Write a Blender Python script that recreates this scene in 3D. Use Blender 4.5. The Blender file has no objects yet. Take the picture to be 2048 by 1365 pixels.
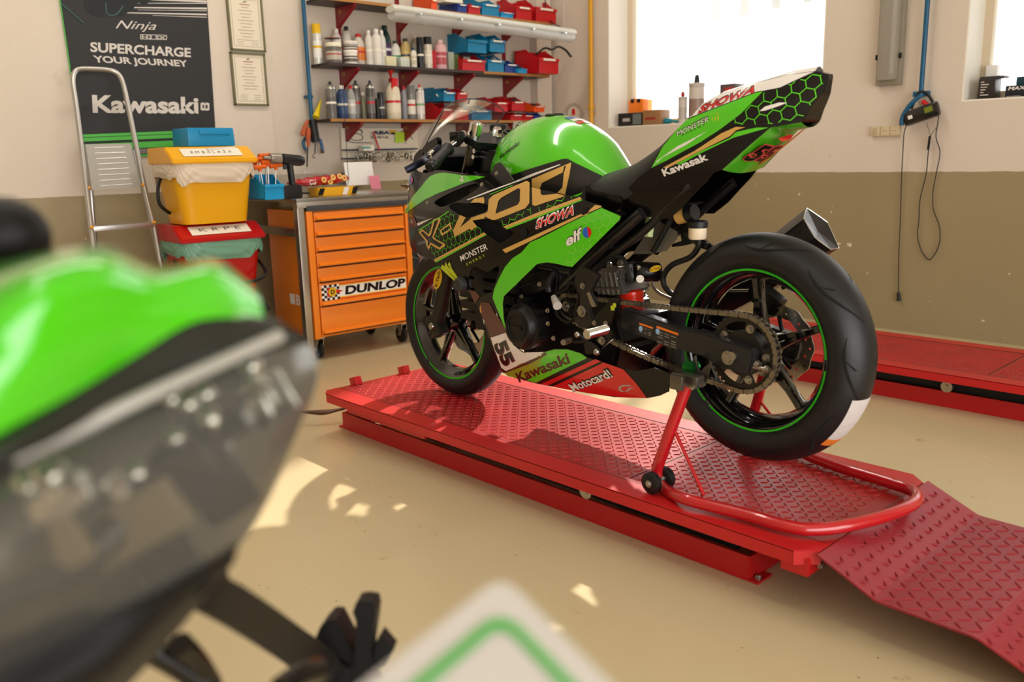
import bpy, bmesh, math, random
from mathutils import Vector, Matrix
R = math.radians
random.seed(7)
S = bpy.context.scene
COL = S.collection

# ------------------------------------------------------------------ camera
CAMZ = 1.11
FPX = 1733.5
PITCH, ROLL, YAW = R(12.18), R(1.515), R(46.86)
def _axes():
    cp, sp, cr, sr = math.cos(PITCH), math.sin(PITCH), math.cos(ROLL), math.sin(ROLL)
    F = Vector((0, cp, -sp)); d = Vector((0, -sp, -cp)); x = Vector((1, 0, 0))
    x2 = cr*x+sr*d; d2 = -sr*x+cr*d
    sw, cw = math.sin(YAW), math.cos(YAW)
    q = lambda v: Vector((v.x*sw+v.y*cw, -v.x*cw+v.y*sw, v.z))
    return q(x2), q(d2), q(F)
AX, AD, AF = _axes()
cam = bpy.data.cameras.new('camera')
camo = bpy.data.objects.new('camera', cam); COL.objects.link(camo)
camo.matrix_world = Matrix(((AX.x, -AD.x, -AF.x, 0), (AX.y, -AD.y, -AF.y, 0), (AX.z, -AD.z, -AF.z, CAMZ), (0, 0, 0, 1)))
cam.sensor_width = 36; cam.lens = FPX/2048*36; cam.clip_start = .02
cam.dof.use_dof = True; cam.dof.focus_distance = 3.0; cam.dof.aperture_fstop = 3.2
S.camera = camo

# ------------------------------------------------------------------ light
S.view_settings.view_transform = 'Standard'; S.view_settings.look = 'None'
S.view_settings.gamma = 1; S.view_settings.use_curve_mapping = False
S.view_settings.exposure = 0.0
w = bpy.data.worlds.new('daylight'); S.world = w; w.use_nodes = True
bg = w.node_tree.nodes['Background']; bg.inputs[0].default_value = (1, .99, .97, 1); bg.inputs[1].default_value = 3.2
def area(name, loc, rot, sx, sy, power, col=(1, 1, 1), portal=False):
    l = bpy.data.lights.new(name, 'AREA'); l.shape = 'RECTANGLE'; l.size = sx; l.size_y = sy
    l.energy = power; l.color = col
    if portal: l.cycles.is_portal = True
    o = bpy.data.objects.new(name, l); COL.objects.link(o); o.location = loc; o.rotation_euler = rot
    return o
sun = bpy.data.lights.new('sun', 'SUN'); sun.energy = 17; sun.color = (1, .93, .82); sun.angle = R(1.6)
suno = bpy.data.objects.new('sun', sun); COL.objects.link(suno)
SUND = Vector((-1, -.40, -.85)).normalized()
suno.rotation_euler = SUND.to_track_quat('-Z', 'Y').to_euler(); suno.location = (9, 5, 6)
# room dimensions
XR, YB, X0, Y0, ZC = 5.24, 5.10, -3.6, -3.6, 4.3
WT = .34                                    # outer wall thickness
W1 = (2.72, 4.45, 1.285, 3.85); W2 = (.15, 1.895, 1.33, 2.62)
GD = (-2.6, 3.2, 0.0, 2.9)                  # glazed workshop door opening in the wall behind the camera (x range, z range)
area('window_portal', (XR+WT+.02, (W1[0]+W1[1])/2, 2.57), (0, R(90), 0), 2.6, 1.8, 1, portal=True)
area('window_portal', (XR+WT+.02, (W2[0]+W2[1])/2, 1.95), (0, R(90), 0), 1.4, 1.8, 1, portal=True)
area('door_daylight', ((GD[0]+GD[1])/2, Y0+.05, 1.5), (R(90), 0, 0), 5.6, 2.7, 150, (1, .985, .97))
area('ceiling_fill_light', (.3, .4, ZC-.06), (0, 0, 0), .25, 3.0, 16, (1, .93, .82))  # unseen overhead lamp added as fill, no fixture modelled
area('ceiling_fill_light', (2.2, 3.2, ZC-.06), (0, 0, R(90)), .3, 4.0, 62, (1, .93, .82))  # unseen overhead lamp added to brighten the back of the room

# ------------------------------------------------------------------ pixel to place
def ray(px, py):
    return (AX*(px-1024)+AD*(py-682.5))/FPX+AF
CP = Vector((0, 0, CAMZ))
def onX(px, py, X): d = ray(px, py); return CP+d*(X/d.x)
def onY(px, py, Y): d = ray(px, py); return CP+d*(Y/d.y)
def onZ(px, py, Z): d = ray(px, py); return CP+d*((Z-CAMZ)/d.z)
# motorcycle frame: x forward, y left, z up
BH = Vector((.0454, .99897, 0)); BN = Vector((-.99897, .0454, 0)); BO = Vector((2.064, 1.209, 0))
BM = Matrix(((BH.x, BN.x, 0, BO.x), (BH.y, BN.y, 0, BO.y), (0, 0, 1, 0), (0, 0, 0, 1)))
def bu(px, py, v):
    d = ray(px, py); t = (BO+BN*v-CP).dot(BN)/d.dot(BN); p = CP+d*t-BO
    return p.dot(BH), p.z

# ------------------------------------------------------------------ materials
def lin(h):
    if isinstance(h, str):
        c = [int(h[i:i+2], 16)/255 for i in (0, 2, 4)]
        return tuple((x/12.92 if x <= .04045 else ((x+.055)/1.055)**2.4) for x in c)
    return h
MATS = {}
def mat(name, color, rough=.5, metal=0., coat=0., spec=.5, bump=0., bscale=30., trans=0., ior=1.45, alpha=1., emit=0., var=0., vscale=6., sss=0.):
    if name in MATS: return MATS[name]
    m = bpy.data.materials.new(name); m.use_nodes = True; MATS[name] = m
    nt = m.node_tree; b = nt.nodes['Principled BSDF']; c = lin(color)
    b.inputs['Base Color'].default_value = (*c, 1); b.inputs['Roughness'].default_value = rough
    b.inputs['Metallic'].default_value = metal; b.inputs['Coat Weight'].default_value = coat
    b.inputs['Coat Roughness'].default_value = .04
    b.inputs['Specular IOR Level'].default_value = spec; b.inputs['IOR'].default_value = ior
    b.inputs['Transmission Weight'].default_value = trans; b.inputs['Alpha'].default_value = alpha
    if emit: b.inputs['Emission Color'].default_value = (*c, 1); b.inputs['Emission Strength'].default_value = emit
    if bump or var:
        tc = nt.nodes.new('ShaderNodeTexCoord'); n = nt.nodes.new('ShaderNodeTexNoise'); n.inputs['Detail'].default_value = 6
        nt.links.new(tc.outputs['Object'], n.inputs['Vector'])
        n.inputs['Scale'].default_value = bscale if bump else vscale
        if bump:
            bp = nt.nodes.new('ShaderNodeBump'); bp.inputs['Strength'].default_value = bump; bp.inputs['Distance'].default_value = .01
            nt.links.new(n.outputs[0], bp.inputs['Height']); nt.links.new(bp.outputs[0], b.inputs['Normal'])
        if var:
            n2 = nt.nodes.new('ShaderNodeTexNoise'); n2.inputs['Scale'].default_value = vscale; n2.inputs['Detail'].default_value = 5
            nt.links.new(tc.outputs['Object'], n2.inputs['Vector'])
            mx = nt.nodes.new('ShaderNodeMix'); mx.data_type = 'RGBA'
            mx.inputs[6].default_value = (*[x*(1-var) for x in c], 1); mx.inputs[7].default_value = (*[min(1, x*(1+var)) for x in c], 1)
            nt.links.new(n2.outputs[0], mx.inputs[0]); nt.links.new(mx.outputs[2], b.inputs['Base Color'])
    return m
def glass_sheet(name, tint, refl=1., rough=.02, dens=0.):
    """thin clear sheet: see-through with a faint reflection"""
    if name in MATS: return MATS[name]
    m = bpy.data.materials.new(name); m.use_nodes = True; MATS[name] = m; nt = m.node_tree; nt.nodes.clear()
    o = nt.nodes.new('ShaderNodeOutputMaterial'); t = nt.nodes.new('ShaderNodeBsdfTransparent'); g = nt.nodes.new('ShaderNodeBsdfGlossy')
    f = nt.nodes.new('ShaderNodeFresnel'); f.inputs[0].default_value = 1.45; x = nt.nodes.new('ShaderNodeMixShader')
    t.inputs[0].default_value = (*lin(tint), 1); g.inputs['Roughness'].default_value = rough
    k = nt.nodes.new('ShaderNodeMath'); k.operation = 'MULTIPLY'; k.inputs[1].default_value = refl; nt.links.new(f.outputs[0], k.inputs[0]); nt.links.new(k.outputs[0], x.inputs[0]); nt.links.new(t.outputs[0], x.inputs[1]); nt.links.new(g.outputs[0], x.inputs[2])
    if dens:
        d = nt.nodes.new('ShaderNodeBsdfPrincipled'); d.inputs['Base Color'].default_value = (*lin(tint), 1); d.inputs['Roughness'].default_value = .15
        y = nt.nodes.new('ShaderNodeMixShader'); y.inputs[0].default_value = dens
        nt.links.new(x.outputs[0], y.inputs[1]); nt.links.new(d.outputs[0], y.inputs[2]); nt.links.new(y.outputs[0], o.inputs[0])
    else: nt.links.new(x.outputs[0], o.inputs[0])
    return m

# ------------------------------------------------------------------ mesh helpers
def rotm(rx=0, ry=0, rz=0): return (Matrix.Rotation(rz, 4, 'Z')@Matrix.Rotation(ry, 4, 'Y')@Matrix.Rotation(rx, 4, 'X'))
def frame_from(axis, up=Vector((0, 0, 1))):
    z = Vector(axis).normalized()
    if abs(z.dot(up)) > .98: up = Vector((1, 0, 0)) if abs(z.x) < .9 else Vector((0, 1, 0))
    x = up.cross(z).normalized(); y = z.cross(x)
    return Matrix(((x.x, y.x, z.x, 0), (x.y, y.y, z.y, 0), (x.z, y.z, z.z, 0), (0, 0, 0, 1)))
def catmull(P, n=6, closed=False):
    P = [Vector(p) for p in P]; out = []; N = len(P)
    rng = range(N if closed else N-1)
    for i in rng:
        if closed: a, b, c, d = P[(i-1) % N], P[i], P[(i+1) % N], P[(i+2) % N]
        else: a, b, c, d = P[max(i-1, 0)], P[i], P[i+1], P[min(i+2, N-1)]
        for k in range(n):
            t = k/n; t2 = t*t; t3 = t2*t
            out.append(.5*((2*b)+(c-a)*t+(2*a-5*b+4*c-d)*t2+(3*b-a-3*c+d)*t3))
    if not closed: out.append(P[-1])
    return out
class MB:
    def __init__(s): s.v = []; s.f = []; s.m = []; s.M = Matrix.Identity(4)
    def add(s, vs, fs, mi=0):
        o = len(s.v); s.v += [s.M@Vector(x) for x in vs]; s.f += [tuple(o+i for i in f) for f in fs]; s.m += [mi]*len(fs)
        return s
    def box(s, c, d, rot=None, bev=0., mi=0, taper=None):
        T = Matrix.Translation(Vector(c))@(rot or Matrix.Identity(4)); x, y, z = d[0]/2, d[1]/2, d[2]/2
        if bev <= 0:
            tx = ty = 1.
            if taper: tx, ty = taper
            vs = [T@Vector(p) for p in ((-x, -y, -z), (x, -y, -z), (x, y, -z), (-x, y, -z), (-x*tx, -y*ty, z), (x*tx, -y*ty, z), (x*tx, y*ty, z), (-x*tx, y*ty, z))]
            return s.add(vs, [(0, 3, 2, 1), (4, 5, 6, 7), (0, 1, 5, 4), (1, 2, 6, 5), (2, 3, 7, 6), (3, 0, 4, 7)], mi)
        b = min(bev, x*.99, y*.99, z*.99); bm = bmesh.new(); bmesh.ops.create_cube(bm, size=1)
        for q in bm.verts: q.co = Vector((q.co.x*2*x, q.co.y*2*y, q.co.z*2*z))
        if taper:
            for q in bm.verts:
                if q.co.z > 0: q.co.x *= taper[0]; q.co.y *= taper[1]
        bmesh.ops.bevel(bm, geom=list(bm.edges), offset=b, segments=2, profile=.6, affect='EDGES')
        bm.verts.index_update()
        s.add([T@q.co for q in bm.verts], [tuple(q.index for q in f.verts) for f in bm.faces], mi); bm.free(); return s
    def cyl(s, a, b, r0, r1=None, n=20, mi=0, cap=True):
        a = Vector(a); b = Vector(b); r1 = r0 if r1 is None else r1; F = frame_from(b-a)
        vs = []
        for p, r in ((a, r0), (b, r1)):
            for i in range(n):
                t = 2*math.pi*i/n; vs.append(p+(F@Vector((math.cos(t)*r, math.sin(t)*r, 0))))
        fs = [(i, (i+1) % n, n+(i+1) % n, n+i) for i in range(n)]
        if cap: fs += [tuple(range(n-1, -1, -1)), tuple(range(n, 2*n))]
        return s.add(vs, fs, mi)
    def lathe(s, prof, o=(0, 0, 0), axis=(0, 0, 1), n=28, mi=0, a0=0., a1=None, up=Vector((0, 0, 1)), sx=1., sy=1.):
        """prof: (radius, height) pairs"""
        F = Matrix.Translation(Vector(o))@frame_from(axis, up); full = a1 is None
        A = [2*math.pi*i/n for i in range(n)] if full else [a0+(a1-a0)*i/n for i in range(n+1)]
        vs = [F@Vector((math.cos(t)*r*sx, math.sin(t)*r*sy, h)) for (r, h) in prof for t in A]; k = len(A); fs = []
        for j in range(len(prof)-1):
            for i in range(k if full else k-1):
                i2 = (i+1) % k; fs.append((j*k+i, j*k+i2, (j+1)*k+i2, (j+1)*k+i))
        if full:
            if prof[0][0] > 1e-6: fs.append(tuple(range(k-1, -1, -1)))
            if prof[-1][0] > 1e-6: fs.append(tuple((len(prof)-1)*k+i for i in range(k)))
        return s.add(vs, fs, mi)
    def ring(s, prof, o, axis, n=48, mi=0):
        """closed profile swept round an axis"""
        F = Matrix.Translation(Vector(o))@frame_from(axis); k = len(prof)
        vs = [F@Vector((math.cos(2*math.pi*i/n)*r, math.sin(2*math.pi*i/n)*r, h)) for i in range(n) for (r, h) in prof]
        fs = [(i*k+j, ((i+1) % n)*k+j, ((i+1) % n)*k+(j+1) % k, i*k+(j+1) % k) for i in range(n) for j in range(k)]
        return s.add(vs, fs, mi)
    def tube(s, path, r, n=10, sub=5, mi=0, closed=False, smooth=True, cap=True, flat=None):
        P = catmull(path, sub, closed) if smooth else [Vector(p) for p in path]
        rs = r if callable(r) else (lambda t: r); N = len(P); vs = []; prev = None
        for i, p in enumerate(P):
            if closed: d = P[(i+1) % N]-P[i-1]
            else: d = P[min(i+1, N-1)]-P[max(i-1, 0)]
            d = d.normalized() if d.length > 1e-9 else Vector((0, 0, 1))
            if prev is None: F = frame_from(d); x = Vector((F[0][0], F[1][0], F[2][0]))
            else: x = (prev-d*prev.dot(d)).normalized()
            prev = x; y = d.cross(x); rr = rs(i/max(1, N-1))
            for j in range(n):
                t = 2*math.pi*j/n; vs.append(p+x*(math.cos(t)*rr)+y*(math.sin(t)*rr*(flat or 1)))
        fs = [(i*n+j, i*n+(j+1) % n, ((i+1) % N)*n+(j+1) % n, ((i+1) % N)*n+j) for i in range(N if closed else N-1) for j in range(n)]
        if not closed and cap: fs += [tuple(range(n-1, -1, -1)), tuple((N-1)*n+j for j in range(n))]
        return s.add(vs, fs, mi)
    def prism(s, poly, o, ex, ey, ez, mi=0, bev=0.):
        """flat outline poly in the (ex,ey) plane at o, pushed out by vector ez"""
        o = Vector(o); ex = Vector(ex); ey = Vector(ey); ez = Vector(ez); n = len(poly)
        bm = bmesh.new(); vs = [bm.verts.new(o+ex*p[0]+ey*p[1]) for p in poly]
        f = bm.faces.new(vs); r = bmesh.ops.extrude_face_region(bm, geom=[f])
        for q in r['geom']:
            if isinstance(q, bmesh.types.BMVert): q.co += ez
        bmesh.ops.recalc_face_normals(bm, faces=bm.faces)
        if bev: bmesh.ops.bevel(bm, geom=list(bm.edges), offset=bev, segments=2, affect='EDGES')
        bmesh.ops.triangulate(bm, faces=[f for f in bm.faces if len(f.verts) > 4])
        bm.verts.index_update(); s.add([q.co.copy() for q in bm.verts], [tuple(q.index for q in f.verts) for f in bm.faces], mi); bm.free(); return s
    def grid(s, fn, nu, nv, mi=0, flip=False):
        vs = [fn(i/nu, j/nv) for i in range(nu+1) for j in range(nv+1)]; fs = []
        for i in range(nu):
            for j in range(nv):
                a = i*(nv+1)+j; q = (a, a+nv+1, a+nv+2, a+1); fs.append(q[::-1] if flip else q)
        return s.add(vs, fs, mi)
    def ball(s, c, r, n=16, mi=0, sc=(1, 1, 1)):
        pr = [(math.sin(math.pi*k/10)*r, -math.cos(math.pi*k/10)*r) for k in range(11)]
        T = s.M; s.M = T@Matrix.Translation(Vector(c))@Matrix.Diagonal((*sc, 1)); s.lathe(pr, n=n, mi=mi); s.M = T; return s
    def hexbolt(s, c, axis, r=.008, h=.006, mi=0):
        c = Vector(c); a = Vector(axis).normalized(); s.cyl(c, c+a*h*.35, r*1.35, n=18, mi=mi); s.cyl(c+a*h*.35, c+a*h, r, r*.93, n=6, mi=mi); return s
    def build(s, name, m, parent=None, smooth=35, mats=None, world=True, solid=0., weld=False, sub=0):
        me = bpy.data.meshes.new(name)
        vs = s.v
        if parent is not None and world:
            inv = WM[parent.name].inverted(); vs = [inv@v for v in vs]
        me.from_pydata([tuple(v) for v in vs], [], s.f); me.validate()
        for x in ([m]+(mats or [])): me.materials.append(x)
        if len(me.polygons) == len(s.m): me.polygons.foreach_set('material_index', s.m)
        bm = bmesh.new(); bm.from_mesh(me)
        if weld: bmesh.ops.remove_doubles(bm, verts=bm.verts, dist=1e-5)
        if solid: bmesh.ops.solidify(bm, geom=list(bm.faces), thickness=solid)
        else: bmesh.ops.recalc_face_normals(bm, faces=bm.faces)
        bm.to_mesh(me); bm.free()
        if smooth:
            me.shade_smooth(); me.set_sharp_from_angle(angle=R(smooth))
        o = bpy.data.objects.new(name, me); COL.objects.link(o)
        if parent is not None: o.parent = parent
        if sub:
            md = o.modifiers.new('subdivision', 'SUBSURF'); md.levels = sub; md.render_levels = sub
        WM[o.name] = WM[parent.name] if parent is not None else Matrix.Identity(4)
        return o
WM = {}
def tag(o, label=None, cat=None, group=None, kind=None):
    if label: o['label'] = label
    if cat: o['category'] = cat
    if group: o['group'] = group
    if kind: o['kind'] = kind
    return o
def thing(name, label, cat, loc=(0, 0, 0), rz=0, group=None):
    o = bpy.data.objects.new(name, None); COL.objects.link(o); o.empty_display_size = .05
    o.location = loc; o.rotation_euler = (0, 0, rz); WM[o.name] = Matrix.Translation(Vector(loc))@Matrix.Rotation(rz, 4, 'Z')
    return tag(o, label, cat, group)
def dup(o, loc, rz, label, group=None, sc=None):
    r = o.copy(); COL.objects.link(r); r.location = loc; r.rotation_euler = (0, 0, rz); tag(r, label, None, group)
    if sc: r.scale = sc
    WM[r.name] = Matrix.Identity(4)
    for ch in list(o.children):
        c = ch.copy(); COL.objects.link(c); c.parent = r
        for g in list(ch.children):
            d = g.copy(); COL.objects.link(d); d.parent = c
    return r
# flat outlines (with holes) and lettering as 2D triangles
def fill2d(loops):
    cu = bpy.data.curves.new('outline', 'CURVE'); cu.dimensions = '2D'; cu.fill_mode = 'BOTH'
    for L in loops:
        sp = cu.splines.new('POLY'); sp.points.add(len(L)-1); sp.use_cyclic_u = True
        for i, p in enumerate(L): sp.points[i].co = (p[0], p[1], 0, 1)
    o = bpy.data.objects.new('outline', cu); me = o.to_mesh(); bm = bmesh.new(); bm.from_mesh(me); o.to_mesh_clear()
    bpy.data.objects.remove(o); bpy.data.curves.remove(cu); return bm
def text2d(body, bold=0., shear=0., space=1.):
    cu = bpy.data.curves.new('lettering', 'FONT'); cu.body = body; cu.offset = bold; cu.shear = shear; cu.space_character = space; cu.resolution_u = 4
    o = bpy.data.objects.new('lettering', cu); me = o.to_mesh(); bm = bmesh.new(); bm.from_mesh(me); o.to_mesh_clear()
    bpy.data.objects.remove(o); bpy.data.curves.remove(cu)
    bmesh.ops.remove_doubles(bm, verts=bm.verts, dist=1e-5)
    xs = [v.co.x for v in bm.verts]; ys = [v.co.y for v in bm.verts]; x0, x1, y0, y1 = min(xs), max(xs), min(ys), max(ys)
    for v in bm.verts: v.co = Vector(((v.co.x-x0)/(x1-x0), (v.co.y-y0)/(y1-y0), 0))
    return bm
def gridcut(bm, cell):
    xs = [v.co.x for v in bm.verts]; ys = [v.co.y for v in bm.verts]
    for k, (a, b) in enumerate(((min(xs), max(xs)), (min(ys), max(ys)))):
        x = math.ceil(a/cell)*cell
        while x < b:
            co = (x, 0, 0) if k == 0 else (0, x, 0); no = (1, 0, 0) if k == 0 else (0, 1, 0)
            bmesh.ops.bisect_plane(bm, geom=list(bm.verts)+list(bm.edges)+list(bm.faces), plane_co=co, plane_no=no, dist=1e-6); x += cell
    bmesh.ops.triangulate(bm, faces=[f for f in bm.faces if len(f.verts) > 4])
def put2d(mb, bm, fn, mi=0, flip=False):
    bm.verts.index_update()
    mb.add([fn(v.co.x, v.co.y) for v in bm.verts], [tuple(v.index for v in (f.verts[::-1] if flip else f.verts)) for f in bm.faces], mi); bm.free(); return mb
def text_on(mb, body, p0, p1, p3, off=None, **k):
    """lettering laid on the plane through p0 (bottom left), p1 (bottom right), p3 (top left)"""
    p0, p1, p3 = Vector(p0), Vector(p1), Vector(p3); mi = k.pop('mi', 0); ex, ey = p1-p0, p3-p0; o = off or Vector((0, 0, 0))
    return put2d(mb, text2d(body, **k), lambda x, y: p0+ex*x+ey*y+o, mi)
def poly_on(mb, loops, p0, ex, ey, mi=0):
    p0, ex, ey = Vector(p0), Vector(ex), Vector(ey)
    return put2d(mb, fill2d(loops), lambda x, y: p0+ex*x+ey*y, mi)
# ================================================================== room
def nodes_wall(name, floor_noise=False):
    m = bpy.data.materials.new(name); m.use_nodes = True; nt = m.node_tree; b = nt.nodes['Principled BSDF']; N = nt.nodes.new; L = nt.links.new
    g = N('ShaderNodeNewGeometry'); sx = N('ShaderNodeSeparateXYZ'); L(g.outputs['Position'], sx.inputs[0])
    n1 = N('ShaderNodeTexNoise'); n1.inputs['Scale'].default_value = 1.3; n1.inputs['Detail'].default_value = 8; L(g.outputs['Position'], n1.inputs['Vector'])
    n2 = N('ShaderNodeTexNoise'); n2.inputs['Scale'].default_value = 14; n2.inputs['Detail'].default_value = 4; L(g.outputs['Position'], n2.inputs['Vector'])
    def mix(a, bb, f):
        x = N('ShaderNodeMix'); x.data_type = 'RGBA'
        for s, v in ((6, a), (7, bb)):
            if isinstance(v, tuple): x.inputs[s].default_value = (*v, 1)
            else: L(v, x.inputs[s])
        L(f, x.inputs[0]); return x.outputs[2]
    def ramp(src, a, bb):
        r = N('ShaderNodeMapRange'); r.inputs[1].default_value = a; r.inputs[2].default_value = bb; L(src, r.inputs[0]); return r.outputs[0]
    up = mix(lin('CFC1B0'), lin('DBCFC0'), n1.outputs[0]); lo = mix(lin('8E7F5E'), lin('A2916F'), n1.outputs[0])
    # wobbling paint line
    w = N('ShaderNodeMath'); w.operation = 'MULTIPLY_ADD'; L(n2.outputs[0], w.inputs[0]); w.inputs[1].default_value = .012; L(sx.outputs[2], w.inputs[2])
    f = ramp(w.outputs[0], .953, .955)
    # chips knocked out of the dado paint
    v = N('ShaderNodeTexNoise'); v.inputs['Scale'].default_value = 11; v.inputs['Detail'].default_value = 3; v.inputs['Roughness'].default_value = .6; L(g.outputs['Position'], v.inputs['Vector'])
    ch = ramp(v.outputs[0], .715, .725); lo2 = mix(lo, lin('D8CCB4'), ch)
    n3 = N('ShaderNodeTexNoise'); n3.inputs['Scale'].default_value = 7; n3.inputs['Detail'].default_value = 9; L(g.outputs['Position'], n3.inputs['Vector'])
    dirt = ramp(n3.outputs[0], .66, .9); up2 = mix(up, lin('BFAE94'), dirt)
    L(mix(lo2, up2, f), b.inputs['Base Color'])
    r = N('ShaderNodeMapRange'); L(f, r.inputs[0]); r.inputs[3].default_value = .38; r.inputs[4].default_value = .8; L(r.outputs[0], b.inputs['Roughness'])
    bp = N('ShaderNodeBump'); bp.inputs['Strength'].default_value = .25; bp.inputs['Distance'].default_value = .004; n4 = N('ShaderNodeTexNoise'); n4.inputs['Scale'].default_value = 60; L(g.outputs['Position'], n4.inputs['Vector'])
    L(n4.outputs[0], bp.inputs['Height']); L(bp.outputs[0], b.inputs['Normal'])
    return m
WALL = nodes_wall('painted_wall')
def floor_mat():
    m = bpy.data.materials.new('epoxy_floor'); m.use_nodes = True; nt = m.node_tree; b = nt.nodes['Principled BSDF']; N = nt.nodes.new; L = nt.links.new
    g = N('ShaderNodeNewGeometry')
    n1 = N('ShaderNodeTexNoise'); n1.inputs['Scale'].default_value = 1.1; n1.inputs['Detail'].default_value = 6; L(g.outputs['Position'], n1.inputs['Vector'])
    x = N('ShaderNodeMix'); x.data_type = 'RGBA'; x.inputs[6].default_value = (*lin('C0AE88'), 1); x.inputs[7].default_value = (*lin('CCBC98'), 1); L(n1.outputs[0], x.inputs[0])
    v = N('ShaderNodeTexVoronoi'); v.inputs['Scale'].default_value = 26; L(g.outputs['Position'], v.inputs['Vector'])
    wn = N('ShaderNodeTexWhiteNoise'); wn.noise_dimensions = '3D'; L(v.outputs['Position'], wn.inputs['Vector'])
    lt = N('ShaderNodeMath'); lt.operation = 'LESS_THAN'; L(v.outputs['Distance'], lt.inputs[0]); lt.inputs[1].default_value = .055
    gt = N('ShaderNodeMath'); gt.operation = 'GREATER_THAN'; L(wn.outputs['Value'], gt.inputs[0]); gt.inputs[1].default_value = .62
    mu = N('ShaderNodeMath'); mu.operation = 'MULTIPLY'; L(lt.outputs[0], mu.inputs[0]); L(gt.outputs[0], mu.inputs[1])
    y = N('ShaderNodeMix'); y.data_type = 'RGBA'; L(mu.outputs[0], y.inputs[0]); L(x.outputs[2], y.inputs[6]); y.inputs[7].default_value = (*lin('4A3F2C'), 1)
    n2 = N('ShaderNodeTexNoise'); n2.inputs['Scale'].default_value = 5; n2.inputs['Detail'].default_value = 10; n2.inputs['Roughness'].default_value = .7; L(g.outputs['Position'], n2.inputs['Vector'])
    r = N('ShaderNodeMapRange'); r.inputs[1].default_value = .66; r.inputs[2].default_value = .72; L(n2.outputs[0], r.inputs[0])
    z = N('ShaderNodeMix'); z.data_type = 'RGBA'; L(r.outputs[0], z.inputs[0]); L(y.outputs[2], z.inputs[6]); z.inputs[7].default_value = (*lin('A8905F'), 1)
    L(z.outputs[2], b.inputs['Base Color'])
    rr = N('ShaderNodeMapRange'); L(n1.outputs[0], rr.inputs[0]); rr.inputs[3].default_value = .16; rr.inputs[4].default_value = .3; L(rr.outputs[0], b.inputs['Roughness'])
    b.inputs['Specular IOR Level'].default_value = .55
    bp = N('ShaderNodeBump'); bp.inputs['Strength'].default_value = .12; bp.inputs['Distance'].default_value = .01; n4 = N('ShaderNodeTexNoise'); n4.inputs['Scale'].default_value = 3.5; L(g.outputs['Position'], n4.inputs['Vector'])
    L(n4.outputs[0], bp.inputs['Height']); L(bp.outputs[0], b.inputs['Normal'])
    return m
def struct(name, mb, m, parent=None, **k):
    o = mb.build(name, m, parent, **k)
    if parent is None: o['kind'] = 'structure'
    return o
PLASTER = mat('white_reveal_plaster', 'EDE8DC', .8, bump=.1, bscale=40)
FRAME = mat('window_frame_paint', 'D8C8AC', .5)
struct('floor', MB().box(((X0+XR)/2, (Y0+YB)/2, -.05), (XR-X0+.6, YB-Y0+.6, .1)), floor_mat(), smooth=0)
struct('ceiling', MB().box(((X0+XR)/2, (Y0+YB)/2, ZC+.05), (XR-X0+.8, YB-Y0+.8, .1)), mat('ceiling_paint', 'D8D2C4', .9), smooth=0)
def wall_cut(mb, axis, c0, c1, a0, a1, z0, z1, holes):
    """wall slab between c0..c1 (thickness) along the other axis a0..a1 with rectangular holes (a0,a1,z0,z1)"""
    As = sorted(set([a0, a1]+[h[0] for h in holes]+[h[1] for h in holes])); Zs = sorted(set([z0, z1]+[h[2] for h in holes]+[h[3] for h in holes]))
    for i in range(len(As)-1):
        for j in range(len(Zs)-1):
            ca, cz = (As[i]+As[i+1])/2, (Zs[j]+Zs[j+1])/2
            if any(h[0] < ca < h[1] and h[2] < cz < h[3] for h in holes): continue
            if axis == 'x': mb.box(((c0+c1)/2, ca, cz), (c1-c0, As[i+1]-As[i], Zs[j+1]-Zs[j]))
            else: mb.box((ca, (c0+c1)/2, cz), (As[i+1]-As[i], c1-c0, Zs[j+1]-Zs[j]))
mb = MB(); wall_cut(mb, 'x', XR, XR+WT, Y0, YB+.3, 0, ZC, [W1, W2]); struct('wall_right', mb, WALL, smooth=0)
mb = MB(); mb.box(((X0+XR)/2, YB+.12, ZC/2), (XR-X0+.4, .24, ZC)); struct('wall_back', mb, WALL, smooth=0)
mb = MB(); mb.box((X0-.1, (Y0+YB)/2, ZC/2), (.2, YB-Y0+.4, ZC)); struct('wall_left', mb, WALL, smooth=0)
mb = MB(); wall_cut(mb, 'y', Y0-.2, Y0, X0, XR+.4, 0, ZC, [GD]); struct('wall_front', mb, WALL, smooth=0)
# pilaster at the corner and a shallow chimney breast behind the poster
struct('trim_1', MB().box((5.13, 5.06, ZC/2), (.16, .09, ZC)), WALL, smooth=0)
struct('trim_2', MB().box(((-1.+2.755)/2, YB-.006, ZC/2), (3.755, .05, ZC)), WALL, smooth=0)
# windows
GLASS = glass_sheet('window_glass', 'FFFFFF')
for n, (a, b, c, d) in ((1, W1), (2, W2)):
    mb = MB(); t = .055; x = XR+WT-.09
    for (ya, yb_, za, zb) in ((a, b, c, c+t), (a, b, d-t, d), (a, a+t, c, d), (b-t, b, c, d)): mb.box((x, (ya+yb_)/2, (za+zb)/2), (.06, yb_-ya, zb-za), bev=.004)
    f = struct('window_%d' % n, mb, FRAME)
    g = MB().box((x+.01, (a+b)/2, (c+d)/2), (.008, b-a-.08, d-c-.08)).build('window_pane', GLASS, f, smooth=0)
    # white plaster lining of the opening: sill, jambs
    mb = MB()
    mb.box((XR+WT/2+.002, (a+b)/2, c+.004), (WT+.004, b-a, .008)); mb.box((XR+WT/2, b-.004, (c+d)/2), (WT, .008, d-c)); mb.box((XR+WT/2, a+.004, (c+d)/2), (WT, .008, d-c))
    mb.build('sill_lining', PLASTER, f, smooth=0)
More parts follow.
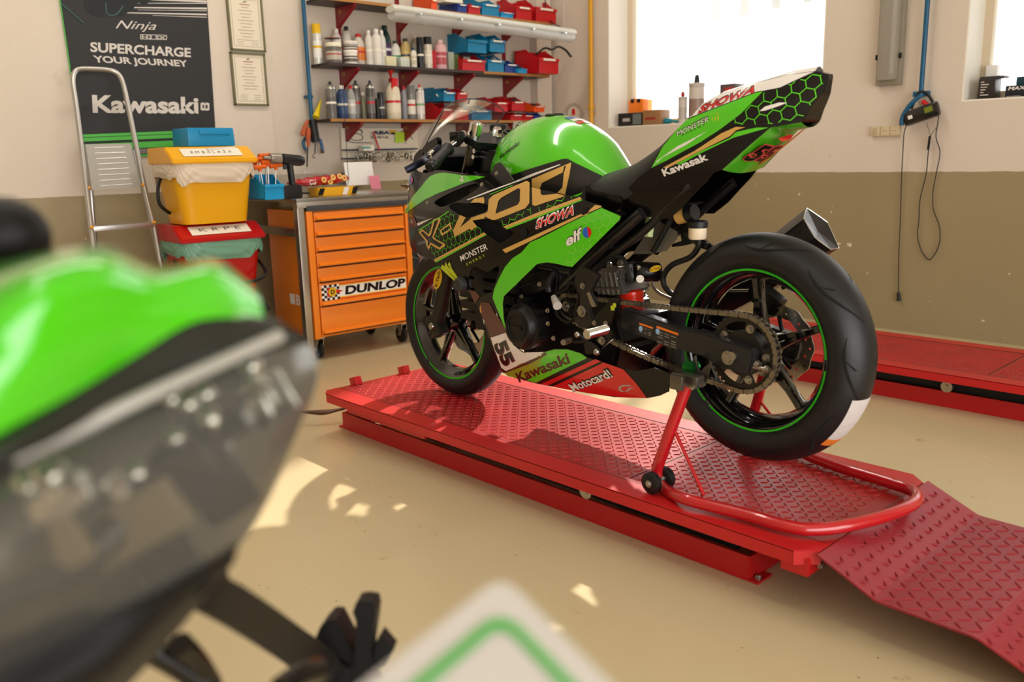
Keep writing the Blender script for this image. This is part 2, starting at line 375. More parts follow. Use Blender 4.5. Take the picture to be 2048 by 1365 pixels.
# strips of an awning seen through the top of the window
mb = MB()
for i, (sx_, sy_, sw_) in enumerate(((1281, 74, .09), (1325, 62, .05), (1376, 54, .025), (1431, 42, .06), (1489, 30, .05), (1552, 18, .05), (1616, 5, .04))):
    q_ = onX(sx_, sy_, XR+1.2); mb.box((XR+1.2, q_.y, (q_.z+3.45)/2), (.012, sw_*1.4, 3.45-q_.z))
mb.box((XR+1.2, 3.6, 3.45), (.03, 3.2, .06))
struct('trim_4', mb, mat('awning_strip_grey', 'B4BABF', .8), smooth=0)
struct('sun_blocker', MB().box((XR+WT+.95, 1.9, 2.74), (1.9, 3.0, .05)).box((XR+WT+1.88, 1.9, 2.68), (.03, 3.0, .14)), mat('sun_blocker_grey', 'C9CDD2', .8), smooth=0)  # unseen slab added outside to keep the sun out of the second window
# ================================================================== motorcycle lifts
def lift_paint(name, c1='B8181A', c2='B9252A'):
    m = mat(name, c1, .42, coat=.08, var=.16, vscale=3.5, bump=0)
    b = m.node_tree.nodes['Principled BSDF']; return m
RED = lift_paint('lift_red_paint'); REDD = mat('lift_red_shade', 'B01316', .42, var=.1, vscale=4); BLACKM = mat('black_matt_metal', '0B0B0C', .55)
WORN = mat('lift_tread_red', 'A0181A', .36, var=.25, vscale=5, coat=.04)
BOLT = mat('bolt_steel', 'B8B4AA', .3, 1.); CHROME = mat('polished_steel', 'D8D8D4', .12, 1.)
def lug(mb, x, y, z, ang, L=.0125, W=.0034, H=.0026):
    ca, sa = math.cos(ang), math.sin(ang); P = []
    for (a, b, c) in ((-L, 0, 0), (-L*.45, -W*.85, 0), (L*.45, -W*.85, 0), (L, 0, 0), (L*.45, W*.85, 0), (-L*.45, W*.85, 0), (-L*.55, 0, H), (L*.55, 0, H)):
        b += .0028*(1-(a/L)**2)
        P.append((x+a*ca-b*sa, y+a*sa+b*ca, z+c))
    mb.add(P, [(0, 1, 6), (1, 2, 7, 6), (2, 3, 7), (3, 4, 7), (4, 5, 6, 7), (5, 0, 6)])
def tread(mb, x0, x1, y0, y1, zf, pitch=.0245, skip=None, **k):
    nx = int((x1-x0)/pitch); ny = int((y1-y0)/pitch)
    for i in range(nx+1):
        for j in range(ny+1):
            x = x0+i*pitch; y = y0+j*pitch
            if skip and skip(x, y): continue
            if x > x1 or y > y1: continue
            lug(mb, x, y, zf(x, y), R(45) if (i+j) % 2 else R(-45), **k)
def make_lift(name, label, ox, oy, top=.18, ramp=True, length=2.15):
    t = thing(name, label, 'motorcycle lift', (ox, oy, 0))
    T = lambda mb: mb
    W_ = .675; x0, x1 = ox, ox+W_; y0, y1 = oy, oy+length; c = .045
    fr = MB()          # side rails with folded down edge, chamfered corners
    for s, xa, xb in ((0, x0, x0+.085), (1, x1-.085, x1)):
        poly = [(xa, y0+c), (xa+c, y0), (xb, y0), (xb, y1), (xa+.03, y1), (xa, y1-.04)] if s == 0 else [(xa, y0), (xb-c, y0), (xb, y0+c), (xb, y1-.04), (xb-.03, y1), (xa, y1)]
        fr.prism(poly, (0, 0, top-.004), (1, 0, 0), (0, 1, 0), (0, 0, .004))
        xo = x0+.0025 if s == 0 else x1-.0025; xi = x0+.02 if s == 0 else x1-.02
        fr.box((xo, (y0+y1)/2+.0, top-.019), (.005, y1-y0-2*c, .034))
        fr.box((xi, y1-.42, top-.045), (.012, .5, .022))
        for (ya, yb_) in ((y0, y0+c),):
            a = Vector((x0 if s == 0 else x1, y0+c, top-.019)); b = Vector((x0+c if s == 0 else x1-c, y0, top-.019)); d = (b-a)
            fr.box((a+b)/2, (d.length, .005, .034), Matrix.Rotation(math.atan2(d.y, d.x), 4, 'Z'))
    fr.box(((x0+x1)/2, y0+.05, top-.042), (W_-.03, .07, .045)); fr.box(((x0+x1)/2, y1-.03, top-.03), (W_-.05, .05, .03))
    fr.build('platform_frame', RED, t, smooth=20)
    pl = MB().box(((x0+x1)/2, (y0+y1)/2, top-.0035), (W_-.17, y1-y0, .005)); a = x0+.1; b = x1-.1
    seam = y0+.62
    tread(pl, a+.012, b-.006, y0+.05, y1-.03, lambda x, y: top-.001, skip=lambda x, y: abs(y-seam) < .012)
    pl.build('tread_plate', WORN, t, smooth=0)
    sm_ = MB()         # black seams between plate and rails, removable wheel hatch
    for xx in (x0+.086, x1-.086): sm_.box((xx, (y0+y1)/2, top), (.0022, y1-y0-.02, .0008))
    sm_.box(((x0+x1)/2+.0, seam, top-.0004), (W_-.2, .002, .0016)); sm_.build('plate_seam', BLACKM, t, smooth=0)
    ba = MB(); bx0, bx1 = x0+.1, x1-.1; by0, by1 = y0+.22, y1+.0
    for xx in (bx0, bx1): ba.box((xx, (by0+by1)/2, .036), (.008, by1-by0, .068)); ba.box((xx+(.03 if xx == bx0 else -.03), (by0+by1)/2, .004), (.07, by1-by0+.06, .006))
    for yy in (by0, by1): ba.box(((bx0+bx1)/2, yy, .036), (bx1-bx0, .008, .068))
    for xx in (bx0+.045, bx1-.045): ba.box((xx, by1-.18, .078), (.06, .2, .02))
    ba.build('base_frame', REDD, t, smooth=20)
    sc = MB()          # scissor arms folded inside
    for xx in (bx0+.035, bx1-.035):
        sc.box((xx, (by0+by1)/2, .1), (.03, by1-by0-.1, .05), Matrix.Rotation(R(.6), 4, 'X')); sc.box((xx+.02, (by0+by1)/2, .09), (.02, by1-by0-.2, .05), Matrix.Rotation(R(-.6), 4, 'X'))
    sc.box(((bx0+bx1)/2, (by0+by1)/2-.3, .1), (bx1-bx0-.1, .06, .05)); sc.cyl(((bx0+bx1)/2, by0+.3, .09), ((bx0+bx1)/2, by1-.5, .1), .03)
    sc.build('scissor_arms', BLACKM, t)
    for k, (xx, yy) in enumerate(((bx0-.012, y0+.77), (bx1+.012, y0+.77))):
        rl = MB().cyl((xx-.012, yy, top-.075), (xx+.012, yy, top-.075), .024, n=24); rl.cyl((xx-.018, yy, top-.075), (xx+.018, yy, top-.075), .009, n=12)
        rl.build('roller', BOLT, t)
    for (xx, yy) in ((bx0+.02, by0-.015), (bx1-.02, by0-.015), (bx0+.02, by1+.015)): MB().hexbolt((xx, yy, .007), (0, 0, 1), .008, .009).build('bolt', BOLT, t)
    for xx in (x0+.06, x1-.05): MB().hexbolt((xx, y0+.008, top-.045), (0, -1, 0), .008, .01).build('bolt', BOLT, t)
    for dx in (.17, .42): MB().box((x0+dx, y1-.005, top+.012), (.032, .045, .036), Matrix.Rotation(R(-18), 4, 'X'), bev=.002).build('wheel_stop', RED, t)
    if ramp:
        r = MB(); q = [(0, top-.01), (-.02, top-.012), (-.35, .012+.065), (-.70, .055), (-.99, .004)]
        # bent ramp: drops, flattens, drops again
        q = RAMPQ
        rx0, rx1 = x0+.02, x1-.02
        def zf(x, y):
            d = y-y0
            for i in range(len(q)-1):
                if q[i][0] >= d >= q[i+1][0]:
                    tt = (d-q[i][0])/(q[i+1][0]-q[i][0]); return q[i][1]+tt*(q[i+1][1]-q[i][1])
            return q[-1][1]
        vs = []; fs = []
        for (d, z) in q: vs += [(rx0, y0+d, z), (rx1, y0+d, z)]
        for i in range(len(q)-1): fs.append((2*i, 2*i+1, 2*i+3, 2*i+2))
        n = len(vs); vs += [(a_, b_, c_-.005) for (a_, b_, c_) in vs]; fs += [tuple(i+n for i in f[::-1]) for f in fs]
        for i in range(len(q)-1): fs += [(2*i, 2*i+2, 2*i+2+n, 2*i+n), (2*i+3, 2*i+1, 2*i+1+n, 2*i+3+n)]
        fs += [(0, n, 1+n, 1), (n-2, n-1, 2*n-1, 2*n-2)]
        r.add(vs, fs); tread(r, rx0+.02, rx1-.015, y0+q[-1][0]+.01, y0-.012, lambda x, y: zf(x, y)+.0002, pitch=.0305, L=.0165, W=.004, H=.003)
        r.build('ramp_plate', mat('ramp_red', '8A1C26', .42, var=.2, vscale=4), t, smooth=0)
    return t
RAMPQ = [(-.005, .179), (-.14, .118), (-.155, .116), (-.345, .114), (-.36, .112), (-.46, .072), (-.66, .006)]
LX, LY = 1.765, .888
LIFT = make_lift('motorcycle_lift', 'red scissor lift with tread plate deck and ramp, under the green motorcycle', LX, LY)
make_lift('motorcycle_lift', 'second red lift standing empty by the right wall', 3.69, .56, top=.17, ramp=False, length=2.35)
# air hose lying by the front end of the lift base
mb = MB().tube([(1.76, 3.22, .06), (1.84, 3.14, .055), (1.95, 3.08, .07), (2.05, 3.02, .08)], lambda t: .006+.006*math.exp(-((t-.3)/.12)**2), n=10)
tag(mb.build('air_fitting', mat('brass_brown', '5A4030', .4, .6)), 'brown metal hose fitting poking out of the far end of the lift base', 'fitting')
# ================================================================== green motorcycle
def hermite(tab, x):
    if x <= tab[0][0]: return tab[0][1]
    if x >= tab[-1][0]: return tab[-1][1]
    for i in range(len(tab)-1):
        if tab[i][0] <= x <= tab[i+1][0]:
            h = tab[i+1][0]-tab[i][0]; t = (x-tab[i][0])/h
            def sl(k):
                if k <= 0 or k >= len(tab)-1: return 0 if k <= 0 else (tab[-1][1]-tab[-2][1])/(tab[-1][0]-tab[-2][0])
                return (tab[k+1][1]-tab[k-1][1])/(tab[k+1][0]-tab[k-1][0])
            m0, m1 = sl(i)*h, sl(i+1)*h; t2 = t*t; t3 = t2*t
            return (2*t3-3*t2+1)*tab[i][1]+(t3-2*t2+t)*m0+(-2*t3+3*t2)*tab[i+1][1]+(t3-t2)*m1
FU = [(-.1, .14), (.25, .165), (.45, .19), (.7, .215), (.95, .228), (1.15, .222), (1.30, .198), (1.42, .168), (1.48, .134), (1.54, .078), (1.58, .0)]
FW = [(.25, .45), (.33, .56), (.40, .68), (.5, .82), (.62, .93), (.8, 1.0), (.92, 1.0), (1.0, .93), (1.08, .8), (1.16, .62), (1.22, .45)]
def gF(u, w): return max(.004, hermite(FU, u)*hermite(FW, w))
TA = [(.40, .02), (.46, .055), (.52, .10), (.6, .145), (.7, .172), (.8, .176), (.9, .160), (1.0, .124), (1.06, .08), (1.10, .04)]
TW = [(.40, .99), (.46, 1.02), (.508, 1.07), (.55, 1.114), (.60, 1.164), (.676, 1.205), (.755, 1.227), (.84, 1.229), (.923, 1.215), (1.0, 1.187), (1.06, 1.15), (1.10, 1.10)]
TB, TN = .955, 2.05
def gT(u, w):
    a = max(.005, hermite(TA, u)); wt = hermite(TW, u); s = max(0, min(1, (w-TB)/max(.01, wt-TB)))
    return a*(1-s**TN)**(1/TN)*(1-.14*max(0, min(1, (1.07-w)/.09)))+.001
SA = [(-.20, .004), (-.17, .012), (-.12, .038), (-.04, .070), (.06, .092), (.2, .108), (.35, .118), (.5, .128)]
SW = [(-.17, 1.29), (-.12, 1.291), (-.044, 1.288), (.046, 1.276), (.154, 1.254), (.216, 1.232), (.266, 1.193), (.32, 1.142), (.374, 1.1), (.5, 1.06)]
def gS(u, w):
    d = max(0, hermite(SW, u)-w); return hermite(SA, u)*(.5+.5*min(1, d/.07)**.6)-.10*max(0, (1.0-w))
def flatg(c): return lambda u, w: c
def pj(px, py, g):
    """where the sight line through a photo point meets the side surface v = g(u, w)"""
    def h(v):
        u, w = bu(px, py, v); return v-g(u, w)
    v = .36; hv = h(v); best = (abs(hv), v)
    while v > -.02:
        n = v-.006; hn = h(n)
        if abs(hn) < best[0]: best = (abs(hn), n)
        if hv > 0 >= hn:
            a, b = n, v
            for _ in range(18):
                m = (a+b)/2
                if h(m) > 0: b = m
                else: a = m
            return bu(px, py, (a+b)/2)
        v, hv = n, hn
    return bu(px, py, best[1])
def fr(ox, oy, s): return lambda *P: [(ox+x/s, oy+y/s) for (x, y) in P]
za = fr(800, 300, 5.6875); zb = fr(980, 300, 5.6857); z4 = fr(780, 180, 3.5917); z6 = fr(780, 480, 3.7923); z5 = fr(1150, 120, 3.4127)
zh = fr(1180, 240, 4.8733); zl = fr(1000, 500, 5.6875); zn = fr(1120, 560, 5.6857); zr = fr(1150, 400, 2.5277); zm = fr(1180, 420, 6.2038)
def dens(L, step=9):
    o = []
    for i in range(len(L)):
        a, b = L[i], L[(i+1) % len(L)]; n = max(1, int(math.hypot(b[0]-a[0], b[1]-a[1])/step))
        o += [(a[0]+(b[0]-a[0])*k/n, a[1]+(b[1]-a[1])*k/n) for k in range(n)]
    return o
def to_uw(L, g): return [pj(x, y, g) for (x, y) in dens(L)]
def B3(u, v, w): return BM@Vector((u, v, w))
def rnd(L, n=3):
    return [(p.x, p.y) for p in catmull([(a, b, 0) for a, b in L], n, True)]
def clip(L, a, b, keep_above=True):
    """keep the part of an outline on one side of the line a-b"""
    o = []; s = 1 if keep_above else -1
    f = lambda p: s*((b[0]-a[0])*(p[1]-a[1])-(b[1]-a[1])*(p[0]-a[0]))
    for i in range(len(L)):
        p, q = L[i], L[(i+1) % len(L)]; fp, fq = f(p), f(q)
        if fp <= 0: o.append(p)
        if (fp < 0 < fq) or (fq < 0 < fp): t = fp/(fp-fq); o.append((p[0]+(q[0]-p[0])*t, p[1]+(q[1]-p[1])*t))
    return o
def sheet(mb, loops, g, off=0., cell=.02, uw=False, sides=(1,), mi=0, thick=0.):
    L = [to_uw(l, g) if not uw else l for l in loops]
    for s in sides:
        bm = fill2d(L); bmesh.ops.remove_doubles(bm, verts=bm.verts, dist=1e-6); gridcut(bm, cell); bm.verts.index_update()
        V = [(v.co.x, v.co.y) for v in bm.verts]; n = len(V); F = [tuple(v.index for v in f.verts) for f in bm.faces]
        vs = [B3(x, s*(g(x, y)+off), y) for x, y in V]; fs = list(F)
        if thick:
            vs += [B3(x, s*max(.001, g(x, y)+off-thick), y) for x, y in V]; fs += [tuple(i+n for i in f[::-1]) for f in F]
            for e in bm.edges:
                if e.is_boundary: a, b = e.verts[0].index, e.verts[1].index; fs.append((a, b, b+n, a+n))
        mb.add(vs, fs, mi); bm.free()
    return mb
def txt(mb, body, P, g, off, mi=0, cell=.03, **k):
    q = [pj(x, y, g) for (x, y) in P]; (a, b, c) = q; ex = (b[0]-a[0], b[1]-a[1]); ey = (c[0]-a[0], c[1]-a[1])
    bm = text2d(body, **k)
    return put2d(mb, bm, lambda x, y: (lambda u, w: B3(u, g(u, w)+off, w))(a[0]+ex[0]*x+ey[0]*y, a[1]+ex[1]*x+ey[1]*y), mi)
class Many:
    """collects several meshes that become separate parts of the same name"""
    def __init__(s): s.L = []
    def new(s): s.L.append(MB()); return s.L[-1]
def inside(p, L):
    c = False; n = len(L)
    for i in range(n):
        a, b = L[i], L[i-1]
        if (a[1] > p[1]) != (b[1] > p[1]) and p[0] < (b[0]-a[0])*(p[1]-a[1])/(b[1]-a[1])+a[0]: c = not c
    return c
def honey(mb, L, g, off, size=.017, wd=.0011, ang=0., holes=(), st=1., mi=0):
    """honeycomb line pattern printed inside outline L"""
    L = to_uw(L, g); H = [to_uw(h, g) for h in holes]; xs = [p[0] for p in L]; ys = [p[1] for p in L]; cx, cy = sum(xs)/len(xs), sum(ys)/len(ys)
    ca, sa = math.cos(ang), math.sin(ang); done = set(); rad = max(max(xs)-min(xs), max(ys)-min(ys)); n = int(rad/size)+2
    ok = lambda p: inside(p, L) and not any(inside(p, h) for h in H)
    for i in range(-n, n+1):
        for j in range(-n, n+1):
            hx = size*1.5*i; hy = size*math.sqrt(3)*(j+i % 2/2)
            V = [(hx+size*math.cos(R(60*k)), hy+size*math.sin(R(60*k))) for k in range(6)]
            for k in range(3):
                a, b = V[k], V[(k+1) % 6]
                P = [(cx+(x*ca*st-y*sa), cy+(x*sa*st+y*ca)) for (x, y) in (a, b)]
                m = 6; pts = [(P[0][0]+(P[1][0]-P[0][0])*t/m, P[0][1]+(P[1][1]-P[0][1])*t/m) for t in range(m+1)]
                dx, dy = P[1][0]-P[0][0], P[1][1]-P[0][1]; l = math.hypot(dx, dy); nx, ny = -dy/l*wd, dx/l*wd
                t = 0
                while t < m:
                    if ok(pts[t]) and ok(pts[t+1]):
                        a, b = pts[t], pts[t+1]
                        q = [(a[0]+nx, a[1]+ny), (b[0]+nx, b[1]+ny), (b[0]-nx, b[1]-ny), (a[0]-nx, a[1]-ny)]
                        mb.add([B3(u, g(u, w)+off, w) for (u, w) in q], [(0, 1, 2, 3)], mi)
                    t += 1
GRN = mat('lime_green_paint', '4FC40A', .22, coat=1., spec=.5)
BLK = mat('gloss_black_paint', '060505', .22, coat=.3, spec=.35)
GOLD = mat('gold_decal', 'CFA355', .35, coat=.4)
WHT = mat('white_decal', 'E6E0DA', .3, coat=.5)
REDP = mat('signal_red_paint', 'D40F12', .2, coat=.9)
DRED = mat('dark_red_decal', '4E0C10', .25, coat=.7)
OLV = mat('olive_yellow_decal', '8C9A18', .25, coat=.8)
YEL = mat('fluo_yellow_decal', 'B9C62A', .35)
LIME = mat('lime_line_decal', '5BD01E', .35)
SILV = mat('silver_decal', 'B9B4B0', .3, .4)
RUB = mat('black_rubber', '101012', .46, bump=.06, bscale=180); SATB = mat('satin_black_metal', '121213', .38, .4)
CASE = mat('engine_black', '161514', .42, .3, bump=.03, bscale=150); ALU = mat('cast_aluminium', '77736C', .38, .8, bump=.05, bscale=120)
STEEL = mat('brushed_steel', 'A8A49C', .28, 1.); HOLE = mat('dark_cavity', '030303', .9)
BIKE = thing('motorcycle', 'green, black and gold sport motorcycle raised on a red paddock stand on the near lift', 'motorcycle', (2.064, 1.209, .18))
WM[BIKE.name] = Matrix.Translation((2.064, 1.209, .18))
def bk(mb, name, m, parent=None, **k):
    parent = parent or BIKE
    if isinstance(mb, Many):
        for q in mb.L: o = q.build(name, m, parent, **k)
        return o
    return mb.build(name, m, parent, **k)
AX0 = .578; AX1 = (1.378, .474)
# ---- side fairing shell
slot = za((392, 590), (500, 522), (700, 432), (890, 372), (940, 380), (880, 442), (700, 560), (560, 622), (470, 650), (410, 622))
cav = za((555, 640), (640, 600), (760, 610), (870, 600), (1000, 625), (1000, 660), (970, 705), (880, 735), (810, 760), (750, 765), (680, 735), (600, 690))
cav2 = za((835, 812), (960, 792), (1090, 800), (1180, 870), (1290, 940), (1230, 1010), (1130, 1060), (1060, 1010), (985, 960), (880, 870))
opng = z6((604, 262), (625, 215), (655, 204), (700, 228), (745, 246), (815, 196), (826, 235), (800, 320), (775, 392), (740, 405), (690, 432), (640, 402), (604, 372), (590, 320))
top_uw = [(1.36, 1.055), (1.43, 1.075), (1.50, 1.06), (1.55, 1.02), (1.575, .95), (1.565, .90), (1.50, .82), (1.40, .765)]
up_px = [(851, 347), (870, 341), (888, 341), (923, 346), (969, 352), (982, 346), (990, 328), (1000, 325), (1012, 338), (1026, 360), (1040, 371), (1060, 376), (1100, 383), (1143, 393), (1155, 393), (1162, 394), (1166, 401), (1201, 411), (1207, 421), (1242, 432), (1240, 440), (1145, 535), (1135, 534), (1115, 529), (1095, 526), (1075, 529), (1009, 593), (1007, 607), (1009, 638), (1018.6, 676.5), (1028, 691), (1046, 705), (1057, 707), (1075, 704), (1091, 703), (1109, 698), (1136, 698), (1162, 706), (1176, 716), (1207, 725), (1247, 738), (1275, 742), (1308, 736), (1340, 748), (1337, 784), (1320, 792), (1295, 797), (1230, 795), (1175.5, 787), (1115, 776), (1070, 767), (1030, 757), (1007, 746), (999, 733), (988, 704), (965, 640), (955, 612), (948, 598), (938, 585), (905, 556), (870, 524)]
outer = []
for i in range(len(up_px)-1):
    a, b = up_px[i], up_px[i+1]; n = max(1, int(math.hypot(b[0]-a[0], b[1]-a[1])/9))
    outer += [pj(a[0]+(b[0]-a[0])*k/n, a[1]+(b[1]-a[1])*k/n, gF) for k in range(n)]
outer.append(pj(*up_px[-1], gF)); outer += top_uw[::-1]
holes = [to_uw(rnd(h, 2), gF) for h in (slot, cav, cav2, opng)]
sh = MB(); sheet(sh, [outer]+holes, gF, 0, .02, uw=True, thick=.004); fair = bk(sh, 'side_fairing', BLK, smooth=40)
rfair = bk(sheet(MB(), [outer]+holes, gF, 0, .03, uw=True, sides=(-1,), thick=.004), 'side_fairing', BLK, smooth=40)
# dark ducting seen through the openings
du = Many()
for h in (slot, cav, cav2):
    sheet(du.new(), [[(x+6*((x > 900)*2-1)*0, y) for x, y in rnd(h, 1)]], lambda u, w: gF(u, w)-.03, 0, .04)
bk(du, 'air_duct', HOLE, fair, smooth=0)
du = MB()
for k in range(7): du.box(B3(1.0+.0*k, 0, .55+.04*k), (.3, .3, .028), Matrix.Rotation(R(90-2.6), 4, 'Z'))
du.box(B3(1.04, 0, .68), (.05, .3, .34), BM.to_3x3().to_4x4()); bk(du, 'radiator', CASE, smooth=0)
cp = MB().box(B3(1.45, 0, 1.0), (.16, .2, .05), BM.to_3x3().to_4x4()@rotm(0, R(-14), 0), bev=.02)
nose = MB().grid(lambda s, t: B3(1.575-.04*(2*s-1)**2-.1*max(0, t-.4), (2*s-1)*(.075-.02*t), .86+.2*t), 8, 8); bk(nose, 'nose_panel', BLK, fair, smooth=40, solid=.004)
# graphics on the fairing
def deco(name, m, items, g=gF, parent=None, off=.0012, cell=.02):
    for it in items: bk(sheet(MB(), it if isinstance(it[0], list) else [it], g, off, cell), name, m, parent or fair, smooth=40)
def TX(name, m, parent, g, items):
    """one object for each word"""
    for body, P, off, kw in items: bk(txt(MB(), body, P, g, off, **kw), name, m, parent, smooth=0)
greenup = za((58, 722), (70, 660), (130, 560), (190, 480), (250, 410), (300, 345), (345, 300), (420, 268), (500, 258), (600, 270), (720, 290), (850, 293), (975, 305), (900, 328), (760, 368), (600, 430), (420, 500), (280, 570), (150, 660), (85, 720))
greenlow = zb((1275, 660))+[(1242, 433), (1239.5, 440), (1145, 534), (1135, 533), (1115, 528), (1095, 525), (1075, 528), (1008.5, 592.5), (1006, 607), (1008, 638), (1016, 674)]+z6((880, 690), (840, 590), (800, 490), (780, 440), (792, 375), (830, 290), (875, 205), (930, 140), (1000, 95))+zb((460, 1050), (560, 1010), (700, 940), (900, 835), (1140, 722))
bellyg = z6((1170, 852), (1250, 832), (1350, 832), (1450, 862), (1498, 896), (1300, 990), (1108, 1084), (1040, 1068), (1120, 990))
belly_o = z6((868, 1010), (980, 945), (1090, 905), (1168, 853), (1170, 870), (1120, 990), (1060, 1072), (980, 1056), (895, 1034))
deco('green_panel', GRN, [greenup, greenlow, bellyg])
for q_ in (greenup, greenlow, bellyg): bk(sheet(MB(), [q_], gF, .0012, .03, sides=(-1,)), 'green_panel', GRN, rfair, smooth=40)
deco('olive_panel', OLV, [belly_o])
deco('white_panel', WHT, [z6((765, 742), (830, 722), (890, 700), (905, 745), (940, 800), (1010, 855), (1180, 850), (1150, 880), (1060, 915), (880, 996), (847, 972), (820, 900), (790, 820)),
     za((760, 566), (1000, 470), (1290, 366), (1362, 338), (1366, 350), (1000, 488), (770, 574)), z6((170, 962) , (315, 915), (200, 975)) if 0 else z4((170, 968), (310, 918), (195, 982)), za((682, 335), (700, 330), (700, 300), (718, 296), (720, 315), (708, 330), (728, 345), (728, 358), (685, 358))])
deco('dark_red_panel', DRED, [z6((690, 476), (722, 474), (760, 480), (800, 560), (835, 600), (870, 660), (888, 698), (765, 738), (735, 650), (700, 570)), z6((602, 378), (650, 392), (684, 430), (648, 488)),
     z6((840, 978), (880, 1000), (1060, 915), (1150, 880), (1180, 850), (1170, 852), (1200, 866), (1060, 942), (868, 1012), (845, 1000)), za((95, 735), (130, 728), (165, 760), (210, 870), (170, 880), (120, 800))], off=.0019)
redb = z6((1150, 1094), (1560, 905), (1625, 932), (1770, 982), (1870, 1090), (1950, 1200), (1800, 1198), (1500, 1163), (1300, 1128))
deco('red_panel', REDP, [redb]); deco('black_stripe', BLK, [z6((1200, 1105), (1600, 925), (1622, 932), (1240, 1112))], off=.002)
gl = [z4((680, 890), (705, 872), (712, 785), (745, 755), (985, 652), (1006, 665), (1004, 812), (975, 850), (760, 934), (735, 934), (690, 912)), z4((760, 890), (780, 800), (800, 775), (925, 705), (938, 715), (935, 800), (920, 825))]
g2L = z4((1022, 700), (1084, 716), (1086, 748), (1100, 757), (1200, 745), (1262, 762), (1120, 808), (1045, 835), (1025, 825))
g2U = z4((1027, 698), (1028, 640), (1312, 520), (1300, 600), (1265, 757), (1205, 744), (1225, 724), (1248, 700), (1258, 600), (1275, 545), (1262, 545), (1250, 592), (1100, 668), (1084, 714))
g2 = [z4((1028, 640), (1312, 520), (1300, 600), (1265, 755), (1230, 765), (1045, 835), (1025, 825)), z4((1083, 720), (1100, 668), (1250, 592), (1262, 545), (1275, 545), (1258, 600), (1248, 700), (1222, 725), (1100, 755), (1085, 745))]
LA, LB = z4((905, 672), (1310, 770)); LA, LB = LA, LB
low = lambda Ls: [q for q in (clip(l, LA, LB, False) for l in Ls) if len(q) > 2]
upp = lambda Ls: [q for q in (clip(l, LA, LB, True) for l in Ls) if len(q) > 2]
Xo = za((215, 935), (258, 900), (330, 962), (342, 950), (382, 790), (460, 766), (466, 800), (388, 990), (420, 1020), (520, 1070), (516, 1095), (462, 1130), (440, 1130), (356, 1078), (330, 1140), (302, 1085), (302, 1045))
Xi = za((240, 938), (262, 925), (335, 990), (357, 965), (398, 812), (442, 792), (370, 992), (382, 1012), (492, 1078), (455, 1110), (350, 1050), (330, 1098), (318, 1062), (325, 1040))
deco('gold_number', GOLD, [gl, g2L, [Xo, Xi], [za((455, 915), (575, 828), (595, 900), (480, 980)), za((476, 917), (566, 856), (576, 895), (490, 950))],
     za((685, 740), (752, 768), (690, 880), (800, 792), (812, 785), (880, 870), (815, 916), (800, 896), (625, 990), (606, 920)), za((806, 775), (962, 722), (972, 760), (960, 782), (832, 802), (812, 800)), za((806, 600), (850, 556), (955, 535), (966, 575), (960, 610), (905, 600)),
     zb((150, 875), (600, 690), (1030, 534), (1046, 562), (600, 732), (182, 893)), zb((145, 1135), (600, 930), (1040, 728), (1062, 745), (1110, 738), (1130, 690), (1200, 626), (1268, 636), (1272, 652), (1130, 712), (640, 952), (182, 1174)),
     za((385, 1250), (960, 940), (985, 958), (402, 1272))], off=.0016)
deco('lime_edge', LIME, [zb((182, 895), (600, 734), (1048, 564), (1052, 574), (600, 748), (196, 906)), za((402, 1274), (985, 960), (988, 968), (412, 1284)), za((208, 912), (455, 762), (560, 690), (566, 698), (460, 772), (214, 922)), zb((0, 505), (260, 400), (262, 406), (0, 512))], off=.0018)
hx = MB(); honey(hx, za((240, 905), (360, 850), (560, 695), (680, 745), (610, 900), (620, 990), (800, 905), (880, 870), (985, 935), (400, 1240), (340, 1145), (300, 1080)), gF, .0014, .0165, .0008, .25, holes=[Xo])
honey(hx, zb((90, 800), (290, 740), (440, 670), (640, 610), (870, 520), (960, 525), (1000, 540), (600, 690), (150, 870), (100, 845)), gF, .0014, .0205, .0009, .05); bk(hx, 'honeycomb_print', LIME, fair, smooth=0)
hx = MB(); honey(hx, zb((940, 830), (1275, 665), (1480, 760), (1478, 790), (940, 1330), (860, 1310), (900, 1100)), gF, .0018, .0165, .0007, .25, holes=[zb((850, 1120), (850, 980), (1050, 860), (1180, 860), (1180, 990), (1000, 1100))]); bk(hx, 'pale_honeycomb_print', mat('pale_green_decal', '8FCF55', .4), fair, smooth=0)
tx = Many(); txt(tx.new(), 'SHOWA', zb((517, 912), (958, 742), (540, 780)), gF, .0018, bold=.055); txt(tx.new(), 'MONSTER', za((700, 1272), (1005, 1132), (682, 1205)), gF, .0016, bold=.01)
txt(tx.new(), 'elf', za((98, 488), (140, 345), (56, 462)), gF, .0016, bold=.02); txt(tx.new(), 'HARMAN', z6((716, 642), (822, 600), (706, 598)), gF, .0018, bold=.02)
txt(tx.new(), 'elf', zb((872, 1108), (1048, 1010), (868, 975)), gF, .002, bold=.03); txt(tx.new(), 'Motocard!', z6((1400, 1152), (1698, 1040), (1352, 1098)), gF, .0022, bold=.02)
bk(tx, 'white_lettering', WHT, fair, smooth=0)
tx = Many(); txt(tx.new(), 'SHOWA', zb((528, 902), (952, 736), (548, 800)), gF, .0024, bold=.02); bk(tx, 'red_lettering', REDP, fair, smooth=0)
tx = Many(); txt(tx.new(), 'elf', zb((868, 1112), (1052, 1008), (864, 968)), gF, .0016, bold=.07); txt(tx.new(), 'Motocard!', z6((1396, 1158), (1702, 1036), (1348, 1092)), gF, .0016, bold=.07); txt(tx.new(), '55', z6((790, 800), (862, 962), (872, 752)), gF, .0022, bold=.03)
bk(tx, 'black_lettering', BLK, fair, smooth=0)
